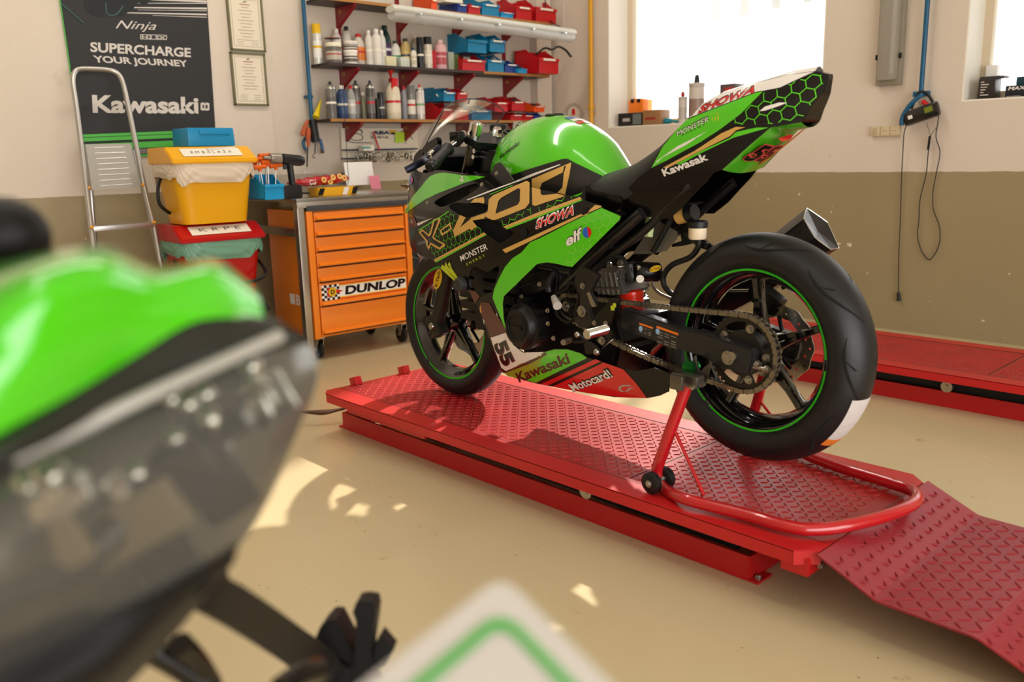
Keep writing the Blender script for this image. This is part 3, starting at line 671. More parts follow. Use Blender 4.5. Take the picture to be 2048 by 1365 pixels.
tx = Many(); txt(tx.new(), 'Kawasaki', z6((985, 1085), (1372, 935), (950, 1012)), gF, .0018, bold=.03); txt(tx.new(), '55', z6((784, 800), (866, 972), (878, 748)), gF, .0018, bold=.07); bk(tx, 'dark_red_lettering', DRED, fair, smooth=0)
tx = Many(); txt(tx.new(), 'ENERGY', za((765, 1318), (975, 1212), (755, 1290)), gF, .0016, space=1.5)
for q in (((385, 215), (400, 185), (470, 270), (560, 360), (588, 388), (520, 340)), ((415, 205), (425, 165), (440, 200), (545, 330), (560, 352), (490, 285)), ((440, 185), (455, 168), (470, 215), (530, 305), (515, 298), (465, 230))): sheet(tx.new(), [z6(*q)], gF, .0016)
bk(tx, 'yellow_green_lettering', YEL, fair, smooth=0)
def disc_px(mb, cx, cy, rx, ry, g, off, n=20, a0=0, a1=360, mi=0):
    L = [(cx+rx*math.cos(R(a0+(a1-a0)*k/n)), cy+ry*math.sin(R(a0+(a1-a0)*k/n))) for k in range(n+(a1-a0 < 360))]
    q = [pj(x, y, g) for x, y in L]; return put2d(mb, fill2d([q]), lambda x, y: B3(x, g(x, y)+off, y), mi)
BLU = mat('blue_decal', '1F5CC0', .3, coat=.6)
gm = Many(); disc_px(gm.new(), 1175, 465, 9, 11, gF, .0018, a0=70, a1=290); disc_px(gm.new(), 822.5, 360, 4, 8.5, gF, .0018, a0=60, a1=300); bk(gm, 'blue_emblem', BLU, fair, smooth=0)
gm = Many(); disc_px(gm.new(), 1175, 465, 9, 11, gF, .0020, a0=-90, a1=70); disc_px(gm.new(), 822.5, 360, 4, 8.5, gF, .002, a0=-70, a1=80); bk(gm, 'red_emblem', REDP, fair, smooth=0)
gm = MB(); disc_px(gm, 967.5, 618, 7.5, 11, gF, .0018); bk(gm, 'tan_emblem', mat('tan_decal', 'C98A3C', .4), fair, smooth=0)
gm = Many()
for (x, y, r) in ((1048.5, 465, 9), (1172, 421, 6.5)): disc_px(gm.new(), x, y, r*.85, r, gF, .0026)
bk(gm, 'bolt_recess', HOLE, fair, smooth=0)
sw = MB(); c_ = z6((1840, 1110), (1815, 1100), (1765, 1100), (1738, 1118), (1738, 1138), (1755, 1152), (1790, 1152), (1760, 1142), (1752, 1128), (1760, 1115), (1790, 1110))
sheet(sw, [c_, ], gF, .002); sheet(sw, [z6((1790, 1148), (1822, 1120), (1862, 1122), (1835, 1126), (1800, 1154))], gF, .002); bk(sw, 'swirl_emblem', SILV, fair, smooth=0)
# ---- crash bobbin and small screws on the fairing
cb = MB(); p = pj(925, 569, gF); c0 = B3(p[0], gF(*p)-.02, p[1]); cb.lathe([(0, .045), (.018, .045), (.024, .04), (.026, .03), (.026, 0), (.016, 0)][::-1], c0, BN, n=28); bk(cb, 'crash_bobbin', mat('grey_nylon', '2A2A2A', .5))
for (x, y) in za((315, 603), (1104, 268), (935, 395)):
    p = pj(x, y, gF); bk(MB().hexbolt(B3(p[0], gF(*p), p[1]), BN, .0055, .006), 'fairing_screw', BOLT, fair)
# ---- tank
tk = MB()
def tkp(s, t):
    u = .44+(1.095-.44)*s; a = max(.004, hermite(TA, u)); wt = hermite(TW, u); th = math.pi*t; c, sn = math.cos(th), math.sin(th)
    v = a*(1 if c > 0 else -1)*abs(c)**(2/TN); w = TB+(wt-TB)*abs(sn)**(2/TN)
    return B3(u, v*(1-.14*max(0, min(1, (1.07-w)/.09))), w)
tk.grid(tkp, 30, 36); k0 = len(tk.v); tank = bk(tk, 'fuel_tank', GRN, smooth=60)
ecap = MB().grid(lambda s, t: (lambda a, b: a+(b-a)*t)(tkp(1, s), B3(1.09, 0, TB)), 20, 2); bk(ecap, 'tank_front', BLK, tank, smooth=0)
knee = z4((876, 612), (1000, 570), (1120, 533), (1240, 497), (1275, 493), (1318, 518), (1410, 563), (1520, 615), (1495, 650), (1430, 700), (1380, 742), (1310, 768), (1150, 735), (1000, 698), (925, 680), (890, 650))
mb = MB(); sheet(mb, [knee], gT, .004, .02, thick=.006); kn = bk(mb, 'knee_panel', mat('satin_dark_panel', '1B1B1A', .32, coat=.3), tank, smooth=40); bk(sheet(MB(), [knee], gT, .004, .02, sides=(-1,), thick=.006), 'knee_panel', MATS['satin_dark_panel'], tank, smooth=40)
mb = MB()
sheet(mb, [g2U], gT, .0055)
bk(mb, 'gold_number', GOLD, tank, smooth=40)
mb = MB(); sheet(mb, [zb((262, 368), (500, 268), (800, 165), (820, 168), (500, 298), (280, 388))], gT, .0055); bk(mb, 'silver_stripe', WHT, tank, smooth=40)
mb = MB(); sheet(mb, [z4((925, 678), (1150, 732), (1310, 766), (1380, 741), (1432, 704), (1434, 714), (1382, 752), (1310, 777), (1150, 742), (925, 688))], gT, .006); bk(mb, 'lime_edge', LIME, tank, smooth=40)
mb = MB(); txt(mb, 'Kawasaki', z4((788, 500), (928, 392), (790, 470)), gT, .0015, bold=.02, shear=.1); bk(mb, 'black_lettering', BLK, tank, smooth=0)
fc = MB().lathe([(0, .012), (.03, .012), (.034, .008), (.036, -.012)][::-1], B3(.80, 0, 1.222), (0, 0, 1), n=30); bk(fc, 'filler_cap', SATB, tank)
for k, m_ in enumerate((REDP, WHT, BLU)):
    bk(MB().grid(lambda s, t: (lambda u, th: tkp((u-.44)/.655, th)+Vector((0, 0, .0015)))(.66+.022*k+.018*s, .44+.11*t), 2, 6), 'tank_sticker', m_, tank, smooth=40)
# ---- seat
def loft(stations, n=20, e=2.3, full=False):
    """stations: (u, half width, bottom, top)"""
    mb = MB(); P = stations
    def f(s, t):
        x = s*(len(P)-1); 
        u, a, b, c = [hermite([(i, q[k]) for i, q in enumerate(P)], x) for k in range(4)]
        th = math.pi*t; co, si = math.cos(th), math.sin(th)
        return B3(u, a*(1 if co > 0 else -1)*abs(co)**(2/e), b+(c-b)*abs(si)**(2/e))
    mb.grid(f, 24, n)
    mb.grid(lambda s, t: (f(s, 0)*(1-t)+f(s, 1)*t), 24, 2)
    return mb
bk(loft([(.64, .105, .975, 1.02), (.57, .12, .97, 1.04), (.50, .13, .965, 1.055), (.43, .128, .965, 1.073), (.37, .12, .985, 1.10), (.31, .105, 1.04, 1.135), (.265, .09, 1.10, 1.17)]), 'seat', mat('seat_vinyl', '1A1A19', .5, bump=.12, bscale=300), smooth=50)
gP = lambda u, w: .128
for sd in (1, -1): bk(sheet(MB(), [zh((-40, 640), (60, 690), (160, 715), (280, 738), (305, 752), (320, 790), (290, 860), (262, 892), (150, 872), (128, 838), (60, 815), (-30, 790))], gP, .004, sides=(sd,), thick=.02), 'seat_base', BLK, smooth=30)
# ---- tail
tail_px = z5((560, 645), (620, 556), (700, 470), (790, 386), (870, 296), (1000, 226), (1240, 154), (1450, 100), (1600, 80), (1640, 76), (1728, 96), (1726, 120), (1688, 225), (1600, 335), (1562, 405), (1542, 425), (1440, 444), (1330, 462), (1180, 590), (1090, 670), (1000, 750), (950, 765), (905, 822), (820, 905), (740, 1000), (640, 1082), (580, 1082), (500, 1072), (395, 1058), (300, 1022), (325, 960), (340, 905), (430, 805), (510, 745))
mb = MB(); sheet(mb, [tail_px], gS, 0, .02, thick=.004); tail = bk(mb, 'tail_panel', BLK, smooth=40); bk(sheet(MB(), [tail_px], gS, 0, .03, sides=(-1,), thick=.004), 'tail_panel', BLK, smooth=40)
def bridge(px, g, n=8, crown=0., flip=False, off=0.):
    L = [pj(x, y, g) for x, y in dens(px)[:-1]]
    # dens closes the loop: keep only the forward run
    m = len(px); run = []
    for i in range(m-1):
        a, b = px[i], px[i+1]; k = max(1, int(math.hypot(b[0]-a[0], b[1]-a[1])/9))
        run += [pj(a[0]+(b[0]-a[0])*j/k, a[1]+(b[1]-a[1])*j/k, g) for j in range(k)]
    run.append(pj(*px[-1], g)); mb = MB(); N = len(run)-1
    def f(s, t):
        i = min(N, int(round(s*N))); u, w = run[i]; v = g(u, w)-off; x = 2*t-1
        return B3(u, v*x, w+crown*(1-x*x))
    mb.grid(f, N, n); return mb
topw = z5((560, 645), (620, 556), (700, 470), (790, 386), (870, 296), (1000, 226), (1240, 154), (1450, 100), (1600, 80), (1640, 76))
bk(bridge(topw[4:], gS, 10, .012), 'tail_hump', WHT, tail, smooth=50); bk(bridge(topw[:5], gS, 10, .012), 'hump_pad', BLK, tail, smooth=50)
bk(bridge(z5((1640, 76), (1728, 96), (1726, 120), (1688, 225), (1600, 335), (1562, 405), (1542, 425)), gS, 8, .0), 'tail_end', BLK, tail, smooth=50)
up55 = z5((1545, 425), (1440, 444), (1330, 460), (1180, 588), (1090, 668), (1000, 748))
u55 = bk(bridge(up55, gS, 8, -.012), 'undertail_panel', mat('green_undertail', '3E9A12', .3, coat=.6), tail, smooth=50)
uq = MB()
def und(px, py):   # point on the undertail plane (v = 0 line of the bridge)
    return bu(px, py, 0)
a_, b_, c_ = [B3(*(lambda q: (q[0], 0, q[1]))(bu(x, y, 0))) for x, y in z5((1130, 690), (1300, 690), (1200, 590))]
hn = (b_-a_).cross(c_-a_).normalized(); hn = hn if hn.z < 0 else -hn
pa, pb = pj(*z5((1440, 444))[0], gS), pj(*z5((1060, 695))[0], gS)
def upt(s, x, o): # s along panel, x across
    u = pa[0]+(pb[0]-pa[0])*s; w_ = pa[1]+(pb[1]-pa[1])*s; v = gS(u, w_); return B3(u, v*x, w_-.012*(1-x*x)-o)
put2d(uq, text2d('55', bold=.03), lambda x, y: upt(.86-.42*y, .75-1.2*x, .0025)); bk(uq, 'black_lettering', BLK, u55, smooth=0)
uq = MB(); put2d(uq, text2d('55', bold=.08), lambda x, y: upt(.88-.46*y, .79-1.28*x, .0018)); bk(uq, 'red_outline', mat('pink_red_decal', 'C23B3B', .4), u55, smooth=0)
uq = MB(); put2d(uq, fill2d([[(math.cos(a)*(1+.25*math.sin(3*a)), math.sin(a)) for a in [R(18*k) for k in range(20)]]]), lambda x, y: upt(.2+.09*y, .1+.35*x, .0018)); bk(uq, 'red_emblem', REDP, u55, smooth=0)
uq = MB(); uq.grid(lambda s, t: upt(1.0*s, -.35-.3*t, .0012), 6, 3); bk(uq, 'orange_streak', mat('orange_decal', 'A8651E', .4), u55, smooth=0)
DS = lambda name, m, items, off=.0012: deco(name, m, items, gS, tail, off)
DS('green_panel', GRN, [z5((522, 738), (600, 592), (700, 472), (760, 412), (842, 376), (1240, 222), (1283, 216), (1130, 370), (1000, 468), (860, 560), (620, 690)), z5((690, 712), (860, 622), (1060, 532), (1100, 492), (1240, 462), (1325, 461), (1080, 532), (850, 642), (720, 714))])
DS('white_panel', WHT, [z5((772, 398), (800, 380), (872, 298), (1000, 228), (1240, 157), (1450, 103), (1600, 84), (1636, 79), (1500, 140), (1400, 188), (1285, 210), (1240, 216), (842, 370)), z5((524, 738), (560, 690), (700, 590), (900, 488), (760, 580), (600, 665), (540, 720))])
DS('gold_swoosh', GOLD, [z5((602, 736), (820, 620), (1000, 502), (1100, 457), (1164, 460), (1102, 480), (1060, 520), (860, 620), (640, 736))], .0016)
DS('white_swoosh', WHT, [z5((1262, 350), (1300, 318), (1400, 290), (1452, 292), (1385, 318), (1300, 346))], .002)
hx = MB(); honey(hx, z5((1290, 222), (1400, 195), (1500, 145), (1640, 88), (1722, 102), (1680, 225), (1592, 338), (1555, 402), (1400, 432), (1200, 452), (1100, 442), (1050, 425), (1130, 375), (1240, 270)), gS, .0015, .0185, .0010, .25); bk(hx, 'honeycomb_print', LIME, tail, smooth=0)
tx = Many(); txt(tx.new(), 'Kawasak', z5((612, 797), (916, 682), (590, 748)), gS, .0016, bold=.03); txt(tx.new(), 'MONSTER', z5((702, 522), (916, 418), (702, 488)), gS, .002, bold=.0); bk(tx, 'white_lettering', WHT, tail, smooth=0)
tx = Many(); txt(tx.new(), 'SHOWA', z5((840, 368), (1222, 226), (868, 312)), gS, .0022, bold=.02, shear=.1); bk(tx, 'red_lettering', REDP, tail, smooth=0)
tx = Many(); txt(tx.new(), 'SHOWA', z5((836, 372), (1227, 223), (864, 308)), gS, .0017, bold=.06, shear=.1); txt(tx.new(), 'MONSTER', z5((699, 525), (919, 415), (699, 485)), gS, .0015, bold=.05); txt(tx.new(), 'ENERGY', z5((735, 518), (890, 445), (735, 506)), gS, .0016, space=1.6); bk(tx, 'black_lettering', BLK, tail, smooth=0)
tx = Many()
for x in (930, 950, 970): sheet(tx.new(), [z5((x, 368-(x-930)*.3), (x+10, 362), (x+14, 400), (x+10, 425), (x+4, 400))], gS, .0016)
bk(tx, 'yellow_claw_print', YEL, tail, smooth=0)
# ---- wheels
def wheel(name_t, c, v0, Rt, half, ringv, disc_r, disc_v, nsp, steer=0., tread=True):
    """tyre, rim, spokes, brake disc about the axle; c = (u, w)"""
    C = B3(c[0], v0, c[1]); ax = (BN*math.cos(steer)+BH*math.sin(steer)).normalized(); Rb = .228
    prof = []
    for k in range(25):
        t = -1+2*k/24; a = t*math.pi/2*1.12
        prof.append((Rt-half*.92*(1-math.cos(a))*.86, half*math.sin(a)/math.sin(math.pi/2*1.12)*1.0 if abs(a) < 1.57 else half*math.sin(a)))
    prof = [(Rb-.004, -half*.8)]+[p for p in prof if p[0] > Rb+.004]+[(Rb-.004, half*.8), (Rb-.02, half*.5), (Rb-.02, -half*.5)]
    ty = MB().ring(prof, C, ax, 96)
    F = Matrix.Translation(C)@frame_from(ax)
    def surf(th, x, o=.0006):
        a = x*math.pi/2*1.12; r = Rt-half*.92*(1-math.cos(a))*.86; h = half*math.sin(a)/math.sin(math.pi/2*1.12)*1.0 if abs(a) < 1.57 else half*math.sin(a)
        n = Vector((math.cos(a), math.sin(a))); return F@Vector((math.cos(th)*(r+o*n.x), math.sin(th)*(r+o*n.x), h+o*n.y))
    gr = MB()
    for k in range(9):
        for s in (-1, 1):
            b = 2*math.pi*k/9+(.35 if s > 0 else 0)
            pts = [(b+.00+.62*t, s*(.10+.60*math.sin(t*2.2)**1.0*.95), .0028*(1-.75*abs(2*t-1)**2)) for t in [i/22 for i in range(23)]]
            for i in range(22):
                (t0, x0, w0), (t1, x1, w1) = pts[i], pts[i+1]
                gr.add([surf(t0, x0-w0/half), surf(t0, x0+w0/half), surf(t1, x1+w1/half), surf(t1, x1-w1/half)], [(0, 1, 2, 3)])
            pts = [(b+.33+.12*t, s*(.42+.30*t), .0022*(1-t*.8)) for t in [i/8 for i in range(9)]]
            for i in range(8):
                (t0, x0, w0), (t1, x1, w1) = pts[i], pts[i+1]
                gr.add([surf(t0, x0-w0/half), surf(t0, x0+w0/half), surf(t1, x1+w1/half), surf(t1, x1-w1/half)], [(0, 1, 2, 3)])
    wh = bk(ty, name_t, RUB, smooth=50)
    bk(gr, 'tread_groove', HOLE, wh, smooth=0)
    rim = MB(); rw = ringv
    rp = [(Rb+.001, rw), (Rb+.001, rw-.006), (Rb-.014, rw-.014), (Rb-.022, rw-.03), (Rb-.034, 0), (Rb-.022, -rw+.03), (Rb-.014, -rw+.014), (Rb+.001, -rw+.006), (Rb+.001, -rw), (Rb-.008, -rw), (Rb-.019, -rw+.008), (Rb-.028, -rw+.022), (Rb-.042, -.012), (Rb-.042, .012), (Rb-.028, rw-.022), (Rb-.019, rw-.008), (Rb-.008, rw)]
    rim.ring(rp, C, ax, 96); rm = bk(rim, 'rim', mat('gloss_black_rim', '070707', .12, coat=1.), smooth=45)
    for s in (1, -1):
        for (a0, a1) in ((.05, 4.0), (4.08, 6.2)):
            mb = MB(); n = int((a1-a0)*16)
            P = [(a0+(a1-a0)*i/n) for i in range(n+1)]
            for i in range(n):
                q = [F@Vector((math.cos(t)*r, math.sin(t)*r, s*(rw+.0008+(0 if r > Rb-.004 else 0)))) for t, r in ((P[i], Rb-.012), (P[i], Rb-.001), (P[i+1], Rb-.001), (P[i+1], Rb-.012))]
                mb.add(q, [(0, 1, 2, 3)])
            bk(mb, 'rim_tape', mat('green_rim_tape', '25B80E', .4), rm, smooth=0)
    hub = MB().lathe([(.0, -.052), (.03, -.052), (.036, -.045), (.036, -.02), (.042, 0), (.036, .02), (.036, .045), (.03, .052), (0, .052)], C, ax, n=32); bk(hub, 'hub', mat('gloss_black_rim', '070707', .12), rm)
    for k in range(nsp):
        a = 2*math.pi*k/nsp+.42; sp = MB()
        d = lambda t, r, h=0: F@Vector((math.cos(t)*r, math.sin(t)*r, h))
        j = d(a, .135)
        def bar(p, q, w0, w1, th0, th1):
            e = (q-p).normalized(); n_ = ax.cross(e).normalized(); vs = []
            for (P_, w_, t_) in ((p, w0, th0), ((p+q)/2, (w0+w1)/2*.9, (th0+th1)/2), (q, w1, th1)):
                for (x, y) in ((-1, -.6), (-.6, -1), (.6, -1), (1, -.6), (1, .6), (.6, 1), (-.6, 1), (-1, .6)): vs.append(P_+n_*(w_*x)+ax*(t_*y))
            fs = [(i*8+m, i*8+(m+1) % 8, (i+1)*8+(m+1) % 8, (i+1)*8+m) for i in range(2) for m in range(8)]+[tuple(range(7, -1, -1)), tuple(range(16, 24))]
            sp.add(vs, fs)
        bar(d(a-.5, .03), d(a-.02, .14), .010, .008, .022, .014); bar(d(a+.5, .03), d(a+.02, .14), .010, .008, .022, .014); bar(d(a, .128), d(a, Rb-.035), .013, .012, .015, .02)
        bk(sp, 'spoke', MATS['gloss_black_rim'], rm)
    # wavy brake disc
    n = 96; outl = [(math.cos(2*math.pi*i/n)*disc_r*(1+.022*math.cos(12*2*math.pi*i/n)), math.sin(2*math.pi*i/n)*disc_r*(1+.022*math.cos(12*2*math.pi*i/n))) for i in range(n)]
    inn = [(p[0]*(.68), p[1]*(.68)) for p in outl]; hs = [outl, inn]
    for k in range(24):
        a = 2*math.pi*k/24; r = disc_r*(.80 if k % 2 else .9); hs.append([(math.cos(a)*r+.0042*math.cos(t), math.sin(a)*r+.0042*math.sin(t)) for t in [R(60*m) for m in range(6)]])
    dm = MB()
    for h in (disc_v, disc_v+.004):
        put2d(dm, fill2d(hs), lambda x, y: F@Vector((x, y, h)))
    for l in hs[:2]:
        m = len(l); vs = [F@Vector((x, y, h)) for h in (disc_v, disc_v+.004) for x, y in l]; dm.add(vs, [(i, (i+1) % m, m+(i+1) % m, m+i) for i in range(m)])
    dk = bk(dm, 'brake_disc', STEEL, smooth=0)
    for k in range(5):
        a = 2*math.pi*k/5; mb = MB(); p = F@Vector((math.cos(a)*.04, math.sin(a)*.04, disc_v+.002)); q = F@Vector((math.cos(a+.3)*disc_r*.72, math.sin(a+.3)*disc_r*.72, disc_v+.002))
        mb.tube([p, (p+q)/2, q], .006, n=8); bk(mb, 'disc_carrier', SATB, dk)
    return wh, F
tyre_r, FR_ = wheel('rear_tyre', (0, AX0), 0, .312, .076, .056, .11, -.075, 5)
tyre_f, FF_ = wheel('front_tyre', AX1, 0, .293, .056, .043, .145, -.066, 5, steer=R(-1.5))
# paper label on the rear tyre
lb = MB(); lab2 = MB()
def rs(th, x, o=.0012):
    half, Rt = .076, .312; a = x*math.pi/2*1.12; r = Rt-half*.92*(1-math.cos(a))*.86; h = half*math.sin(a)/math.sin(math.pi/2*1.12)
    return FR_@Vector((math.cos(th)*(r+o), math.sin(th)*(r+o), h))
def th_of(px, py):
    u, w = bu(px, py, .02); v = FR_.inverted()@B3(u, .0, w); return math.atan2(v.y, v.x)
t0, t1, t2 = th_of(1722, 800), th_of(1665, 872), th_of(1652, 884)
lb.grid(lambda s, t: rs(t0+(t1-t0)*s, -.28+.66*t), 8, 10); bk(lb, 'paper_label', mat('label_paper', 'C9C2BE', .6, bump=.3, bscale=50), tyre_r, smooth=40)
lab2.grid(lambda s, t: rs(t1+(t2-t1)*s, -.28+.66*t), 3, 10); bk(lab2, 'orange_label', mat('label_orange', 'D9782A', .5), tyre_r, smooth=40)
# front mudguard
fm = MB(); Ff = Matrix.Translation(B3(AX1[0], 0, AX1[1]))@Matrix(((BH.x, BN.x, 0, 0), (BH.y, BN.y, 0, 0), (0, 0, 1, 0), (0, 0, 0, 1)))
fm.grid(lambda s, t: (lambda a, x: Ff@Vector((math.cos(a)*(.312-.05*abs(x)**2.4), x*(.066-.012*abs(2*s-1)), math.sin(a)*(.312-.05*abs(x)**2.4))))(R(52+98*s), 2*t-1), 20, 14)
bk(fm, 'front_mudguard', BLK, smooth=60)
# fork legs
ftop = lambda s: B3(1.095, s*.098, 1.19); fax = lambda s: B3(AX1[0]-.008, s*.098, AX1[1]+.0)
for s in (1, -1):
    a, b = fax(s), ftop(s); d = (b-a); L_ = d.length; d.normalize()
    mb = MB().cyl(a-d*.04, a+d*.34, .027, .029, 24); mb.box(a, (.07, .05, .09), BM.to_3x3().to_4x4()@rotm(0, R(24), 0), bev=.012); fk = bk(mb, 'fork_leg', mat('dark_bronze_fork', '2A2723', .35, .5))
    bk(MB().cyl(a+d*.34, b-d*.02, .0205, n=24), 'fork_tube', mat('dark_chrome', '55504A', .2, 1.), fk)
    bk(MB().cyl(b-d*.05, b+d*.028, .026, .024, 28).cyl(b+d*.028, b+d*.034, .012, n=16), 'fork_cap', CHROME, fk)
    if s > 0:
        bk(MB().lathe([(0, .056), (.012, .056), (.015, .05), (.015, 0)][::-1], B3(AX1[0]-.008, .075, AX1[1]), BN, n=24), 'axle_bolt', STEEL, fk)
        p0, p1, p3 = [B3(*(lambda q: (q[0], .128, q[1]))(bu(x, y, .128))) for x, y in ((877, 577), (884, 545), (867, 572))]
        mb = MB(); put2d(mb, fill2d([[(.5+.62*math.cos(R(18*k)), .5+.75*math.sin(R(18*k))) for k in range(20)]]), lambda x, y: p0+(p1-p0)*x+(p3-p0)*y); bk(mb, 'yellow_oval_sticker', mat('sticker_yellow', 'E0B416', .4), fk, smooth=0)
        mb = MB(); text_on(mb, 'K-Tech', p0+(p1-p0)*.02+(p3-p0)*.28+BN*.001, p0+(p1-p0)*.98+(p3-p0)*.28+BN*.001, p0+(p1-p0)*.02+(p3-p0)*.75+BN*.001, bold=.02); bk(mb, 'black_lettering', BLK, fk, smooth=0)
dd = (ftop(1)-fax(1)).normalized()
for h, nme in ((.0, 'top_yoke'), (-.17, 'lower_yoke')):
    mb = MB(); c = (ftop(1)+ftop(-1))/2+dd*(h-.03)
    M_ = Matrix(((BH.x, BN.x, 0, 0), (BH.y, BN.y, 0, 0), (0, 0, 1, 0), (0, 0, 0, 1)))@rotm(0, R(-24), 0)
    mb.prism([(-.075, -.06), (-.06, -.13), (.0, -.14), (.035, -.10), (.03, .10), (0, .14), (-.06, .13), (-.075, .06)], c-dd*.012, M_@Vector((1, 0, 0)), M_@Vector((0, 1, 0)), dd*.026, bev=.004)
    y = bk(mb, nme, SATB)
    if h == 0:
        for k, (x, z) in enumerate(((955, 289), (951, 302), (949, 314))):
            u, w = bu(x, z, .115); bk(MB().cyl(B3(u, .09, w), B3(u, .122, w), .0075, n=16).cyl(B3(u, .121, w), B3(u, .1225, w), .004, n=6), 'pinch_bolt', CHROME, y)
        bk(MB().lathe([(.0, .03), (.012, .03), (.016, .024), (.02, 0)][::-1], c+dd*.014, dd, n=6), 'stem_nut', CHROME, y)
        bk(MB().box(c+Vector((0, 0, -.05))+BN*.09, (.05, .05, .11), M_, bev=.006), 'clamp_block', BLK, y)
        bk(MB().ring([(.024, 0), (.034, 0), (.034, .008), (.024, .008)], c+dd*.016-BN*.03-BH*.05, dd, 28), 'steering_nut_ring', SATB, y)
# clip-on bars, grips, levers
for s in (1, -1):
    g0 = B3(*(lambda q: (q[0], s*.35, q[1]))(bu(866, 328, .35))); g1 = B3(*(lambda q: (q[0], s*.235, q[1]))(bu(897, 297, .235))); e = (g1-g0).normalized()
    mb = MB().cyl(g0, g1+e*(.15 if s > 0 else .05), .011, n=20); bar_ = bk(mb, 'handlebar', CHROME)
    pr = [(.0, -.012), (.014, -.010), (.0185, -.004), (.0185, .004), (.0165, .008)]+[(.0172 if k % 2 else .0160, .012+k*.0062) for k in range(18)]+[(.019, .128), (.022, .132), (.022, .138), (.012, .14)]
    bk(MB().lathe(pr, g0, e, n=28), 'grip', RUB, bar_, smooth=50)
    bk(MB().lathe([(0, -.034), (.012, -.034), (.0165, -.028), (.0165, -.012)], g0, e, n=24), 'bar_end', SATB, bar_)
    bk(MB().cyl(g1+e*.07, g1+e*.10, .021, n=24).box(g1+e*.085+Vector((0, 0, .012)), (.03, .05, .03), bev=.005), 'bar_clamp', SATB, bar_)
    if s > 0:
        L0, L1, L2, L3 = [B3(*(lambda q: (q[0], v, q[1]))(bu(x, y, v))) for x, y, v in ((812, 341, .40), (840, 326, .35), (856, 315, .28), (880, 297, .20))]
        mb = MB().tube([L0, L1, L2, L3], lambda t: .0075+.002*t, n=10, flat=1.6); bk(mb, 'clutch_lever', mat('blue_black_anodised', '14182A', .3, .6), bar_)
        p = B3(*(lambda q: (q[0], .30, q[1]))(bu(861, 309, .30))); bk(MB().cyl(p-e*.014, p+e*.016, .011, n=20).cyl(p-e*.02, p-e*.014, .008, n=16), 'cable_adjuster', CHROME, bar_)
    else: bk(MB().tube([g0+BH*.09, g0+e*.07+BH*.085, g1+e*.02+BH*.03], .0075, n=10), 'brake_lever', SATB, bar_)
# front brake reservoir (right side, behind the screen)
bk(MB().box(B3(1.04, 0, 1.07), (.09, .19, .11), BM.to_3x3().to_4x4(), bev=.012), 'steering_head', SATB)
c = B3(*(lambda q: (q[0], -.10, q[1]))(bu(998, 277, -.10)))
rv = MB().cyl(c-Vector((0, 0, .02)), c+Vector((0, 0, .028)), .029, n=32); rv_ = bk(rv, 'brake_fluid_reservoir', mat('translucent_plastic', 'D9C9A8', .4))
bk(MB().lathe([(.030, .026), (.0335, .03)]+[(.0335, .046), (.03, .05), (0, .05)], c, (0, 0, 1), n=36), 'reservoir_cap', RUB, rv_)
bk(MB().tube([c-Vector((0, 0, .02)), c+Vector((.02, -.03, -.06)), c+Vector((.0, .0, -.12))], .006, n=8), 'reservoir_hose', RUB, rv_)
# windscreen
def ws(s, t):
    f = (2*s-1)*math.pi/2; c = math.cos(f); b = 1-c**1.1 if c > 0 else 1
    cu = 1.53-.302*t-.03*math.sin(math.pi*t)*-1; cw = 1.075+.232*t+.012*math.sin(math.pi*t); eu = 1.345-.125*t; ew = 1.155+.103*t
    return B3(cu*(1-b)+eu*b, (.128+.014*t)*math.sin(f), cw*(1-b)+ew*b)
mb = MB(); mb.grid(ws, 24, 16); scr = bk(mb, 'windscreen', glass_sheet('screen_plastic', 'F2F3F6', refl=.3, dens=.035), smooth=80)
mb = MB().tube([ws(0, k/8) for k in range(9)]+[ws(k/16, 1) for k in range(1, 17)]+[ws(1, 1-k/8) for k in range(1, 9)], .0022, n=6, sub=2); bk(mb, 'screen_edge', mat('smoked_edge', '3A4048', .2), scr)
# dashboard, inner cockpit, screws
mb = MB()
for P in (((841, 300), (850, 288), (872, 274), (876, 280), (874, 304), (862, 312), (850, 312)), ((823, 334), (828, 310), (838, 299), (846, 300), (848, 318), (846, 330))):
    v = .16; L = [bu(x, y, v) for x, y in P]; mb.prism([(a, b) for a, b in L], B3(0, v-.02, 0), BH, (0, 0, 1), BN*.02, bev=.003)
bk(mb, 'screen_bracket', BLK)
mb = MB().box(B3(1.34, 0, 1.085), (.07, .19, .10), BM.to_3x3().to_4x4()@rotm(0, R(-35), 0), bev=.012); bk(mb, 'instrument_cluster', SATB)
mb = MB()
mb.grid(lambda s, t: B3(.98+.55*s, (.185-.06*s)*(2*t-1), .945+.01*s+.05*abs(2*t-1)), 8, 10); bk(mb, 'cockpit_tray', SATB, solid=.004, smooth=50)
for k in range(7):
    s = -1 if k % 2 else 1; mb = MB().tube([B3(1.30-.03*k, s*.02*(k % 4), 1.05), B3(1.2, s*(.05+.02*k), 1.02-.01*k), B3(1.10-.02*k, s*(.10+.01*k), 1.0), B3(.98, s*.08, .93)], .0042+.0006*(k % 3), n=8); bk(mb, 'cable', RUB)
for (u, v, w_) in ((1.0, .17, 1.0), (1.03, .12, 1.03)):
    bk(MB().box(B3(u, v, w_), (.05, .04, .035), BM.to_3x3().to_4x4(), bev=.006), 'wiring_connector', SATB)
